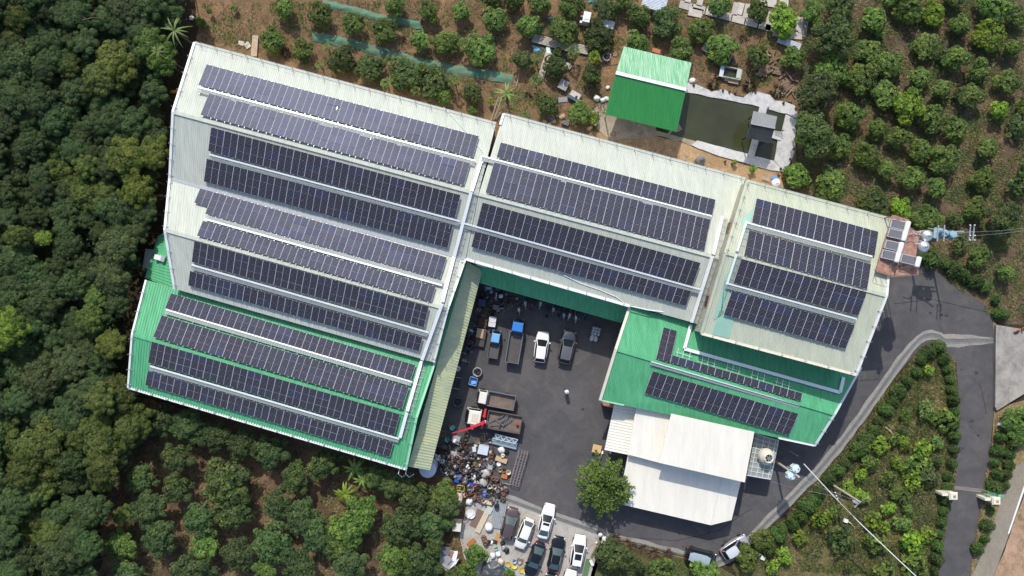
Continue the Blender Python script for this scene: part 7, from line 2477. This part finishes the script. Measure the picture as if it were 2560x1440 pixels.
heap = "loose containers in the scrap heap"
for a in (("bucket", 1121, 1097, 6.5, "teal", "pale teal pail lying at the scrap heap's top left", 0), ("tyre", 1168, 1086, 8, "dark", "upper black tyre in the scrap heap", 0), ("tyre", 1163, 1096, 8, "dark", "lower black tyre in the scrap heap", 0), ("bucket", 1224, 1099, 6, "grey", "grey pail left of the blue-grey steel sheets", 0),
          ("box", 1193, 1104, 7, "tan", "torn tan carton below the stick bundle", 0), ("box", 1185, 1122, 6, "white", "white carton left of the white chest freezer", 0), ("sack", 1190, 1113, 5, "white", "upright white bag above the white carton", 0), ("sack", 1254, 1123, 9, "white", "large white bag right of the white chest freezer", 0), ("jar", 1267, 1127, 6, "dark", "black pot with pale lid below the steel sheets", 0),
          ("jar", 1258, 1138, 6, "cream", "cream pot below the large white bag", 0), ("jar", 1229, 1138, 8, "rust", "rust-red round pot below the white chest freezer", 0), ("pan", 1247, 1160, 5.5, "white", "round white lid right of the heap", 0), ("bucket", 1249.5, 1172.5, 5.5, "tan", "tan ring-rimmed bucket, left of three in a row", 0), ("bucket", 1260, 1174, 6, "brown", "brown pale-rimmed bucket, middle of three in a row", 0),
          ("bucket", 1270, 1179, 6.5, "cream", "cream-rimmed bucket, right of three in a row", 0), ("box", 1224, 1165.5, 8, "lgrey", "white tray box in the middle of the scrap heap", 0), ("sack", 1215, 1182, 13, "lgrey", "large crumpled clear plastic sack in the scrap heap", 0), ("jar", 1232, 1194, 7, "brown", "large brown jar left of two under a pale cover", 0), ("jar", 1242, 1197, 7, "brown", "large brown jar right of two under a pale cover", 0),
          ("sack", 1208, 1207, 11, "lgrey", "grey plastic sack of pots below the large clear sack", 0), ("bucket", 1190, 1161, 5.5, "yellow", "square-looking mustard can in the heap's middle", 0), ("box", 1148, 1191, 6.5, "blue", "upright cobalt blue jerrycan at the heap's left edge", 0), ("box", 1143, 1200, 6, "blue", "lying cobalt blue jerrycan below the upright one", 0), ("box", 1177, 1208, 6, "blue", "cobalt blue box above the red bucket", 0),
          ("sack", 1219, 1152, 5, "blue", "blue rag right of the leaning plank", 0), ("sack", 1171, 1166, 6.5, "white", "white bag in the heap's middle left of the mustard can", 0), ("sack", 1185, 1193, 7, "white", "upper of two white bags above the red bucket", 0), ("sack", 1193, 1203, 7, "white", "lower of two white bags beside the red bucket", 0), ("sack", 1096, 1143, 10, "white", "big white bag at the canopy edge on the heap's left", 0),
          ("sack", 1106, 1150, 8, "white", "white bag right of the big one at the canopy edge", 0), ("bucket", 1186, 1209, 5.5, "red", "bright red bucket low in the scrap heap", 0), ("sack", 1098, 1133, 4, "red", "red rag above the big white bag", 0), ("pan", 1176, 1217, 8, "rust", "rust-orange pan left of the red bucket", 0), ("pan", 1163, 1236, 8.5, "orange", "orange disc, left of three standing rusty discs", 50), ("pan", 1170, 1232, 8, "rust", "rusty disc, middle of three standing discs", 50),
          ("pan", 1181, 1236, 8, "orange", "orange disc, right of three standing rusty discs", 50), ("pan", 1194, 1238, 9, "brown", "brown wide pan below the red bucket", 0), ("pan", 1210, 1225, 6, "lblue", "pale blue lid above the blue sheet", 0), ("sack", 1211, 1238, 6, "blue", "cobalt blue folded sheet below the pale blue lid", 0), ("bucket", 1224, 1215.5, 5.8, "cream", "pinkish cream bucket, left of a pair by the grey sack", 0), ("bucket", 1236, 1214, 5.8, "cream", "yellowish cream bucket, right of a pair by the grey sack", 0),
          ("jar", 1265, 1223, 6.5, "brown", "dark brown jar, topmost of three by the steel rack", 0), ("jar", 1260, 1235, 5.5, "rust", "reddish jar, middle of three by the steel rack", 0), ("jar", 1259, 1247, 6.5, "brown", "pale-rimmed brown jar, lowest of three by the drain", 0), ("sack", 1172, 1253, 9, "white", "white plastic sack below the standing discs", 0), ("jar", 1186, 1246, 6, "brown", "brown jar, left of two above the wooden tray", 0), ("jar", 1197, 1248, 6, "brown", "brown jar, right of two above the wooden tray", 0),
          ("sack", 1135, 1133, 9, "lgrey", "grey-white plastic bag left of the heap's grey jars", 0), ("drum", 1243, 1262, 6, "dark", "black drum standing on the corrugated grey sheets", 0), ("jar", 1210, 1343, 7, "brown", "upper brown basket below the white round bag", 0), ("jar", 1214, 1351, 8, "brown", "lower brown basket beside the round tree", 0), ("jar", 1224, 1353, 5, "dark", "small dark pot right of the brown baskets", 0),
          ("sack", 1229, 1356, 5, "white", "small white bag on the black mat by the brown SUV", 0), ("pan", 1270, 1410, 8.5, "yellow", "left yellow spool by the blue bin", 0), ("pan", 1286, 1414, 8.5, "yellow", "middle yellow spool below the blue bin", 0), ("pan", 1305, 1424, 8.5, "yellow", "right yellow spool beside the black sedan", 0), ("bucket", 1285, 1401, 5.5, "lblue", "blue bin between the yellow spools and the lot", 0),
          ("sack", 1299, 1407, 5, "lgrey", "grey basin on a small board beside the spools", 0), ("sack", 1232, 1386, 8, "white", "white plastic heap right of the round tree, upper", 0), ("sack", 1245, 1384, 7, "white", "white plastic heap beside a blue cap", 0), ("sack", 1224, 1398, 8, "white", "white plastic heap along the round tree's side", 0), ("sack", 1253, 1403, 9, "cream", "cream sack below the white plastic heap", 0), ("bucket", 1241, 1370, 4.5, "teal", "teal bucket above the white plastic heap", 0),
          ("sack", 1259, 1367, 7, "lgrey", "grey rubbish bag below the brown SUV", 0), ("sack", 1266, 1376, 7, "dark", "black rubbish bag below the grey one", 0), ("sack", 1256, 1358, 6, "dark", "dark rubbish at the brown SUV's rear", 0), ("drum", 1133, 1067, 6, "teal", "turquoise drum beside the red crane's boom", 0), ("sack", 1123, 1064, 4.5, "red", "crimson bag left of the turquoise drum", 0),
          ("pan", 1144.5, 921, 7, "white", "white round basin at the yellow-green canopy's edge", 0)):
    junk(a[0], a[1], a[2], a[3], a[4], a[5], None, tiltd=a[6] or 12)
# the many look-alike vessels of the heap
HEAP = [(1098, 1120), (1150, 1098), (1180, 1130), (1235, 1128), (1240, 1160), (1225, 1200), (1195, 1225), (1150, 1205), (1105, 1180), (1088, 1150)]
busy = []
tries = 0
while len(busy) < 175 and tries < 9000:
    tries += 1
    x, y = rnd.uniform(1085, 1245), rnd.uniform(1095, 1225)
    r_ = rnd.uniform(3.0, 6.4)
    if not inside((x, y), HEAP) or any((x - a) ** 2 + (y - b) ** 2 < ((r_ + c) * .62) ** 2 for a, b, c in busy):
        continue
    busy.append((x, y, r_))
    k = rnd.random()
    kind, mk, lb = ("bucket", "dark", "blackened bucket packed in the scrap heap") if k < .26 else ("jar", "grey", "dull grey metal jar packed in the scrap heap") if k < .56 else ("jar", "brown", "brown pottery jar packed in the scrap heap") if k < .70 else ("drum", "dark", "dark small drum packed in the scrap heap") if k < .84 else ("bucket", "rust", "rusty bucket packed in the scrap heap") if k < .92 else ("sack", "lgrey", "small grey plastic bag in the scrap heap")
    junk(kind, x, y, r_, mk, lb, heap, z=rnd.choice((0, 0, .12, .25)), tiltd=45)
SIDE = [(1205, 725), (1250, 728), (1300, 745), (1285, 770), (1235, 775), (1205, 830), (1165, 905), (1148, 910), (1190, 800)]
busy, tries = [], 0
while len(busy) < 46 and tries < 4000:
    tries += 1
    x, y = rnd.uniform(1148, 1300), rnd.uniform(722, 915)
    if not inside((x, y), SIDE) or any((x - a) ** 2 + (y - b) ** 2 < 60 for a, b in busy):
        continue
    busy.append((x, y))
    kind, mk, lb = rnd.choice((("box", "dark", "dark carton in the shade along the canopy edge"), ("bucket", "grey", "grey bucket in the shade along the canopy edge"), ("drum", "dark", "dark drum in the shade along the canopy edge"), ("sack", "lgrey", "grey sack in the shade along the canopy edge"), ("jar", "brown", "brown jar in the shade along the canopy edge")))
    junk(kind, x, y, rnd.uniform(3.2, 6.5), mk, lb, "clutter along the canopy edge", tiltd=30)
mb = MB()
for i in range(420):
    x, y = rnd.uniform(1148, 1300), rnd.uniform(722, 915)
    if inside((x, y), SIDE):
        c = P(x, y, rnd.uniform(.04, .2))
        a_, L_ = rnd.uniform(0, 6.28), rnd.uniform(.1, .9)
        mb.bar(c, c + Vector((math.cos(a_), math.sin(a_), rnd.uniform(-.1, .3))) * L_, rnd.uniform(.03, .14), .03, mi=rnd.choice((0, 0, 1, 2, 3)))
struct(mb.build("scrap_debris", [JM["dark"], JM["grey"], JM["rust"], JM["lgrey"]]), "stuff")
# scraps nobody could count between them
mb = MB()
for i in range(2600):
    x, y = rnd.uniform(1085, 1262), rnd.uniform(1092, 1260)
    if not inside((x, y), HEAP + []) and not (1150 < x < 1262 and 1205 < y < 1258 and x > 1100 + (y - 1180)):
        continue
    c = P(x, y, rnd.uniform(.05, .3))
    a_, L_, e_ = rnd.uniform(0, 6.28), rnd.uniform(.06, .5) * (1 if i % 9 else 2), rnd.uniform(-.3, .5)
    mb.bar(c, c + Vector((math.cos(a_), math.sin(a_), e_)) * L_, rnd.uniform(.03, .2), rnd.uniform(.015, .06), mi=rnd.choice((0, 0, 0, 1, 1, 2, 3)))
struct(mb.build("scrap_debris", [JM["dark"], JM["grey"], JM["rust"], JM["lgrey"]]), "stuff")
flat_box("steel_chest", "white chest freezer with pale blue top in the scrap heap", "freezer", 1208.5, 1122, 25, 22, -12, 0, mat("pale_blue_enamel", (.55, .62, .70), .4, 0, .12, 3.0), .85)
flat_box("wrapped_box", "grey wrapped box in the scrap heap's upper left", "box", 1140, 1098, 20, 19, -15, 0, JM["lgrey"], .6)
solo("white_bag", "white bag lying on the grey wrapped box", "bag", MB().blob(P(1138, 1103, .75), .3, .26, .15, amp=.25), m_bag, smooth=True)
flat_box("maroon_sheet", "maroon sheet standing along the canopy edge, upper piece", "sheet", 1094, 1096, 7, 24, -12, 0, mat("maroon_metal", (.13, .045, .05), .6), 1.0)
flat_box("maroon_sheet", "maroon sheet along the canopy edge, lower piece", "sheet", 1089, 1117, 7, 18, -12, 0, mat("maroon_metal", (.13, .045, .05), .6), .9)
flat_box("tan_cardboard", "crumpled tan cardboard sheet by the steel rack", "cardboard", 1253, 1149, 30, 12, -20, .25, JM["tan"], .1)
flat_box("plank", "upright brown plank in the middle of the scrap heap", "plank", 1211, 1156, 5, 22, -5, .3, m_wood, .1)
flat_box("iron_grille", "dark iron grille lying beside the steel rack", "grille", 1260, 1202, 22, 11, -10, .05, mat("iron_grey", (.12, .11, .105), .6, .4), .06)
flat_box("orange_chest", "rusty orange box below the row of three buckets", "box", 1261, 1189, 15, 11, -15, 0, JM["orange"], .4)
r = thing("wooden_tray", "wooden tray box of pale clutter above the corrugated grey sheets", "tray", tuple(P(1216, 1252, 0)), math.radians(-14))
MB().box((0, 0, .2), (1.6, .75, .05)).build("base", JM["cream"], r, world=False)
for s in (-1, 1):
    MB().box((0, s * .37, .3), (1.65, .05, .25)).build("side", m_wood, r, world=False)
    MB().box((s * .82, 0, .3), (.05, .7, .25)).build("end", m_wood, r, world=False)
cable("stick", "pinkish stick lying in the middle of the scrap heap", "stick", [P(1140, 1137, .5), P(1162, 1147, .5)], .035, JM["cream"])
for i in range(9):
    x = 1204 + i * 1.3 + rnd.uniform(-1, 1)
    cable("stick", "brown stick of the upright bundle at the heap's top", "stick", [P(x + rnd.uniform(-3, 3), 1102, .1), P(x + rnd.uniform(-2, 2), 1092, .9), P(x + rnd.uniform(-4, 4), 1083, 1.4)], .04, m_wood)["group"] = "sticks of the brown bundle"
r = thing("yellow_basket", "yellow plastic basket at the heap's lower left edge", "basket", tuple(P(1152, 1219, 0)), -.1)
for s in (-1, 1):
    MB().box((0, s * .36, .25), (1.0, .05, .4)).build("side", JM["yellow"], r, world=False)
    MB().box((s * .5, 0, .25), (.05, .72, .4)).build("end", JM["yellow"], r, world=False)
for k in range(5):
    MB().box((-.38 + k * .19, 0, .08), (.06, .7, .04)).build("slat", JM["yellow"], r, world=False)
cloth("cream_sheet", "ragged cream sheet spilling down at the heap's lower left", "sheet", [(1136, 1226), (1158, 1232), (1152, 1266), (1146, 1250)], .2, JM["cream"], .12, 8)
bs = mat("blue_grey_steel_sheet", (.27, .36, .41), .4, .3, .12, 2.0)
corr("steel_sheets", "long blue-grey steel sheets bundled under the lattice girder", 1260, 1108, 64, 18, -14, .25, bs, 3, h=.08)
flat_box("steel_sheets", "narrow blue-grey sheet bundle at the crane truck's side", "steel", 1265, 1095, 58, 11, -14, .35, bs, .15)
r = thing("lattice_girder", "pale blue lattice girder lying on the blue-grey steel sheets", "girder", tuple(P(1264, 1097, .7)), math.radians(-14))
for s in (-.3, .3):
    MB().box((0, s, .1), (3.1, .06, .06)).build("chord", m_tray, r, world=False)
for k in range(8):
    MB().bar((-1.5 + k * .39, -.3 if k % 2 else .3, .12), (-1.1 + k * .39, .3 if k % 2 else -.3, .12), .05, .05).build("lacing", m_tray, r, world=False)
# big steel rack lying in the yard
r = thing("steel_rack", "long greyish purple steel lattice rack lying between heap and open yard", "rack", tuple(P(1297, 1167, 0)), math.radians(74))
m_rk = mat("purple_grey_steel", (.30, .255, .26), .6, .3, .2, 3.0)
Lr, Wr = 4.75, 1.2
for z in (.05, .75):
    for y in (-.5, -.17, .17, .5):
        MB().box((0, y * Wr, z), (Lr, .06, .06)).build("rail", m_rk, r, world=False)
    for k in range(13):
        MB().box((-Lr / 2 + Lr * k / 12, 0, z + .05), (.045, Wr, .045)).build("rung", m_rk, r, world=False)
for k in range(5):
    for s in (-.5, .5):
        MB().box((-Lr / 2 + Lr * k / 4, s * Wr, .4), (.06, .06, .75)).build("post", m_rk, r, world=False)
# wrapped pallets, crates and bags in the open yard
for i, (x, y, w_, h_) in enumerate(((1490, 828, 21, 21), (1485, 846, 18, 14))):
    c = P(x, y, .4)
    r = thing("wrapped_pallet", ["larger pallet wrapped in grey-white film, yard's upper right", "smaller film-wrapped pallet below the larger one"][i], "pallet", (c.x, c.y, 0), math.radians(-14), "film-wrapped pallets")
    W_, H_ = M(w_, .4), M(h_, .4)
    g = random.Random(i)
    for a in range(3 if i == 0 else 2):
        for b in range(2 + (i == 0)):
            nx_, ny_ = (3 if i == 0 else 2), (2 + (i == 0)) if i == 0 else 1
            if i == 1 and b:
                continue
            MB().blob((-W_ / 2 + W_ * (a + .5) / nx_, (-H_ / 2 + H_ * (b + .5) / ny_), .45), W_ / nx_ * .62, H_ / ny_ * .60, .25 + g.uniform(0, .08), 9, 6, .25, a + b * 3 + i * 7).build("wrapped_bag", mat("stretch_film", (.50, .54, .58), .25, 0, .25, 6.0), r, True, world=False)
    MB().box((0, 0, .1), (W_, H_, .14)).build("base", m_wood, r, world=False)
r = thing("bulk_bag", "open white bulk bag holding two dark drums beside the blue crate", "bulk bag", tuple(P(1194, 929, 0)))
c = P(1194, 929, 0)
MB().lathe([(.55, 0), (.62, .3), (.65, .6), (.6, .75), (.52, .7), (.50, .2), (0, .15)], 14, c).build("bag", JM["lgrey"], r, True)
for dx, dy in ((-.16, .2), (.18, -.2)):
    MB().lathe([(.25, .2), (.26, .7), (.22, .72), (0, .7)], 12, c + Vector((dx, dy, 0))).build("drum", JM["dark"], r, True)
c = P(1183, 953, .3)
r = thing("blue_crate", "bright blue open crate beside the bulk bag", "crate", (c.x, c.y, 0), math.radians(-14))
m_bc = mat("bright_blue_plastic", (.06, .21, .58), .4)
MB().box((0, 0, .05), (1.0, 1.05, .06)).build("base", m_bc, r, world=False)
for s in (-1, 1):
    MB().box((s * .5, 0, .3), (.06, 1.1, .5)).build("side", paint("crate_light_blue", (.22, .40, .68), .5), r, world=False)
    MB().box((0, s * .53, .3), (1.05, .06, .5)).build("end", paint("crate_light_blue", (.22, .40, .68), .5), r, world=False)
MB().box((.1, -.15, .2), (.6, .4, .2), .5).build("content", paint("crate_light_blue", (.22, .40, .68), .5), r, world=False)
r = thing("black_crate", "black wire crate at the yellow-green canopy's edge above the grey basket", "crate", tuple(P(1143, 957, 0)), math.radians(-10))
for k in range(6):
    MB().box((0, -.75 + k * .3, .35), (.95, .06, .06)).build("rod", m_galv if k in (0, 5) else JM["grey"], r, world=False)
for k in range(4):
    MB().box((-.45 + k * .3, 0, .33), (.05, 1.6, .05)).build("rod", JM["grey"], r, world=False)
MB().box((0, 0, .12), (.95, 1.6, .2)).build("base", JM["dark"], r, world=False)
r = thing("grey_basket", "grey-rimmed basket with three dark drums at the canopy's edge", "basket", tuple(P(1145, 1005, 0)))
c = P(1145, 1005, 0)
MB().lathe([(.55, 0), (.62, .4), (.66, .42), (.58, .42), (.52, .06), (0, .05)], 12, c).build("tub", JM["grey"], r, True)
for a in (.5, 2.6, 4.7):
    MB().lathe([(.2, .1), (.21, .5), (.18, .52), (0, .5)], 10, c + Vector((math.cos(a) * .27, math.sin(a) * .27, 0))).build("drum", JM["dark"], r, True)
cable("pole_with_tip", "long dark pole with orange-red tip lying at the canopy edge", "pole", [P(1118, 910, 4.6), P(1136, 918, 4.5), P(1150, 924, 3.9)], .05, JM["rust"])
solo("round_tank", "big round pale lilac water tank under the canopy's lower end", "water tank", MB().lathe([(1.1, 0), (1.12, 2.2), (1.12, 2.6), (1.06, 2.72), (.5, 2.86), (0, 2.92)], 26, P(1069, 1174, 2.7).xy.to_3d()), mat("pale_lilac_plastic", (.50, .54, .64), .45, 0, .06, 2.0), smooth=False)
for x, y, s, l in ((1069, 1012, .35, "pinkish rag lying on the yellow-green canopy"), (1082, 1015, .42, "white plastic scrap on the yellow-green canopy"), (1066, 1036, .22, "small white scrap low on the yellow-green canopy")):
    z = 4.75
    solo("rag", l, "rag", MB().blob(P(x, y, z), s * 1.3, s * .7, .12, amp=.4, seed=int(x)), m_bag if "white" in l else JM["cream"], smooth=True)

# ------------------------------------------------------------------ around the parking lot
corr("sheet_stack", "stack of grey corrugated sheets between brown SUV and white strip", 1247, 1286, 72, 32, 79, .1, mat("blue_grey_corrugated", (.33, .36, .38), .6, .1, .25, 3.0), 7)
corr("sheet_stack", "long cream ribbed sheets lying askew beside the brown board", 1207, 1302, 66, 14, 64, .12, JM["cream"], 5)
flat_box("sheet", "pale green-grey sheet at the upper end of the cream ribbed sheets", "sheet", 1222, 1275, 17, 18, -26, .2, mat("pale_green_sheet", (.42, .50, .47), .5), .04)
flat_box("brown_board", "dull brown board lying between the dish and the cream ribbed sheets", "board", 1193, 1296, 20, 46, -27, .1, mat("dull_brown_board", (.19, .125, .095), .8, 0, .12, 3.0), .05)
flat_box("sheet", "grey film sheet above the brown board", "sheet", 1197, 1263, 14, 22, -20, .08, JM["lgrey"], .04)
solo("white_dish", "large white round dish leaning with a stick, left of the brown board", "dish", MB().lathe([(0, .05), (.35, .08), (.62, .2), (.66, .26), (.6, .24), (.3, .14), (0, .12)], 20, P(1177, 1284, .1)), m_bag, smooth=True)
cable("stick", "thin pole lying across the white round dish", "stick", [P(1160, 1306, .4), P(1186, 1283, .5)], .03, m_galv)
solo("bulk_bag_round", "round white bulk bag tied with string beside the grey sheets", "bulk bag", MB().blob(P(1222, 1318, .35), .55, .62, .45, 14, 9, .12, 3), m_bag, smooth=True)
c = P(1143, 1313, .8)
r = thing("cream_cabinet", "cream metal cabinet half under the feathery pale green tree", "cabinet", (c.x, c.y, 0), math.radians(-6))
MB().box((0, 0, .75), (1.1, 1.2, 1.5)).build("case", m_cream, r, world=False)
MB().box((0, -.62, .75), (1.0, .05, 1.3)).build("door", m_cream, r, world=False)
flat_box("orange_sheet", "rusty orange sheet above the round tree by the lot", "sheet", 1178, 1356, 24, 11, 42, .15, JM["orange"], .04)
flat_box("tan_mat", "orange-tan mat on concrete behind the brown SUV", "mat", 1244, 1345, 14, 26, -18, .035, mat("orange_tan_mat", (.46, .27, .12), .9, 0, .15, 3.0), .01)
flat_box("black_mat", "black mat with rubbish right of the brown baskets", "mat", 1236, 1355, 16, 10, -15, .04, JM["dark"], .02)
H = thing("patchwork_hut", "small hut with a patchwork of grey and white roof sheets at the lower orchard's edge", "hut", tuple(P(1123, 1392, 0)))
hm = mat("hut_wall_board", (.35, .33, .30), .8)
MB().prism([P(*q) for q in ((1104, 1368), (1140, 1378), (1142, 1405), (1120, 1418), (1102, 1404))], 0, 1.5).build("wall", hm, H)
for i, (pts, z, m) in enumerate(((((1100, 1366), (1125, 1368), (1124, 1388), (1100, 1386)), 2.0, mat("dark_grey_sheet", (.13, .135, .15), .7, 0, .15, 3)), (((1134, 1378), (1145, 1378), (1140, 1404), (1128, 1402)), 1.85, m_trim), (((1125, 1378), (1135, 1380), (1130, 1394), (1125, 1392)), 1.92, mat("faded_red_board", (.32, .14, .11), .8, 0, .2, 4)),
                                 (((1100, 1388), (1126, 1387), (1138, 1402), (1122, 1424), (1099, 1412)), 1.75, JM["lgrey"]), (((1107, 1396), (1118, 1387), (1131, 1399), (1119, 1412)), 1.95, mat("mid_grey_sheet", (.25, .26, .275), .7)), (((1122, 1424), (1136, 1404), (1148, 1396), (1140, 1410)), 1.8, m_bag))):
    MB().prism([P(*q, z) for q in pts], z - .05, z).build("roof_sheet", m, H)
cloth("dark_tarp", "dark grey tarp draped over a heap at the bottom edge of the lot", "tarp", [(1210, 1404), (1258, 1408), (1268, 1450), (1196, 1450)], .9, mat("dark_grey_tarp", (.09, .095, .105), .4, 0, .2, 3.0), .3, 11, 20)
r = thing("blue_ladder", "blue ladder lying between white sacks and yellow spools", "ladder", tuple(P(1258, 1414, .3)), math.radians(-33))
for s in (-.14, .14):
    MB().box((0, s, .1), (2.0, .05, .05)).build("rail", m_bc, r, world=False)
for k in range(6):
    MB().box((-.85 + k * .34, 0, .1), (.05, .28, .05)).build("rung", m_bc, r, world=False)
flat_box("small_board", "small brown board under the grey basin", "board", 1300, 1403, 17, 13, -15, .05, mat("dull_brown_board", (.19, .125, .095), .8), .04)
flat_box("post_box", "small white box on a stand at the lot's upper right corner", "box", 1509, 1349, 9, 18, -8, .6, m_trim, .3)
solo("round_disc", "round pale disc over the drain at the lot's corner", "disc", MB().lathe([(.3, .9), (.32, .95), (0, 1.0)], 16, P(1499, 1332, .0)), m_bag, smooth=True)
solo("round_disc", "small white ball on the soil below the round pale disc", "ball", MB().blob(P(1491, 1357, .15), .16, .16, .16, 10, 7, 0), m_bag, smooth=True)
flat_box("green_strip", "green artificial turf strip at the lot's right side", "turf", 1467, 1420, 14, 46, -14, .04, mat("green_turf", (.11, .20, .08), .9, 0, .2, 6.0), .03)
flat_box("white_bench", "small white bench plank beside the green turf strip", "bench", 1479, 1407, 7, 15, 26, .4, m_trim, .08)
r = thing("wood_edge", "pinkish brown timber edging between lot and shrubs", "edging", tuple(P(1488, 1375, 0)), 0)
for k in range(7):
    MB().bar(P(1501 - k * 3.2, 1350 + k * 6, .12), P(1498 - k * 3.2, 1357 + k * 6, .12), .25, .2).build("block", m_wood, r)
r = thing("orange_pallet", "orange slatted pallet on the verge below the bare shrubs", "pallet", tuple(P(1582, 1418, 0)), math.radians(-22))
for k in range(8):
    MB().box((-.52 + k * .15, 0, .14), (.09, 1.15, .05)).build("slat", mat("orange_plastic", (.60, .20, .06), .6), r, world=False)
for s in (-.5, 0, .5):
    MB().box((0, s, .08), (1.15, .08, .08)).build("bearer", mat("orange_plastic", (.60, .20, .06), .6), r, world=False)
# by the see-through tree and carport
flat_box("tan_table", "orange-tan notched table top beside the carport", "table", 1492, 1122, 22, 20, -12, .7, mat("orange_tan_ply", (.62, .42, .20), .6, 0, .15, 3), .06)
flat_box("table_base", "dark legs block under the orange-tan table top", "table", 1494, 1123, 16, 14, -12, 0, m_black, .69)
cloth("silver_sheet", "crumpled silver sheet between table and star-shaped tree", "sheet", [(1504, 1127), (1512, 1128), (1503, 1148), (1497, 1147)], .4, mat("silver_foil", (.40, .42, .46), .25, .6), .15, 12)
r = thing("blue_stool", "round dark blue stool with a white square, left of the star-shaped tree", "stool", tuple(P(1479.5, 1148, 0)))
c = P(1479.5, 1148, 0)
MB().lathe([(.26, 0), (.30, .3), (.28, .6), (0, .62)], 14, c).build("seat", mat("ink_blue_plastic", (.02, .05, .22), .4), r, True)
MB().box(c + Vector((0, 0, .63)), (.22, .22, .02)).build("paper", m_bag, r)
flat_box("dark_box", "dark rusty box standing at the green shed's lower left corner", "box", 1516, 1004, 26, 12, -15, 0, m_rust, 2.2)
for x, y, l in ((2112, 1300, "white box among small trees on the planted verge"), (2499, 1060, "small white object among bushes at the terrace's lower corner"), (1905, 1393, "white bag at the bottom of the planted verge")):
    flat_box("white_box", l, "box", x, y, 10, 9, -20, .06, m_bag, .4)
for (a, b, l) in (((2214, 1068), (2236, 1092), "bleached white log with reddish end on the verge"), ((2116, 1302), (2136, 1318), "white branch beside the white box on the verge"), ((1897, 1383), (1918, 1402), "forked white branch near the silver car"), ((205, 50), (262, 46), "bare grey dead branch over the forest's top"), ((190, 34), (215, 48), "upper bare twig of the dead branch over the forest")):
    z = .3 if a[0] > 500 else 7.6
    cable("dead_branch", l, "branch", [P(*a, z), lerp(P(*a, z), P(*b, z), .5) + Vector((0, .15, .1)), P(*b, z)], [.06, .05, .02] if a[0] < 500 else [.09, .07, .04], m_twig if a[0] < 500 else mat("bleached_wood", (.58, .53, .46), .8))
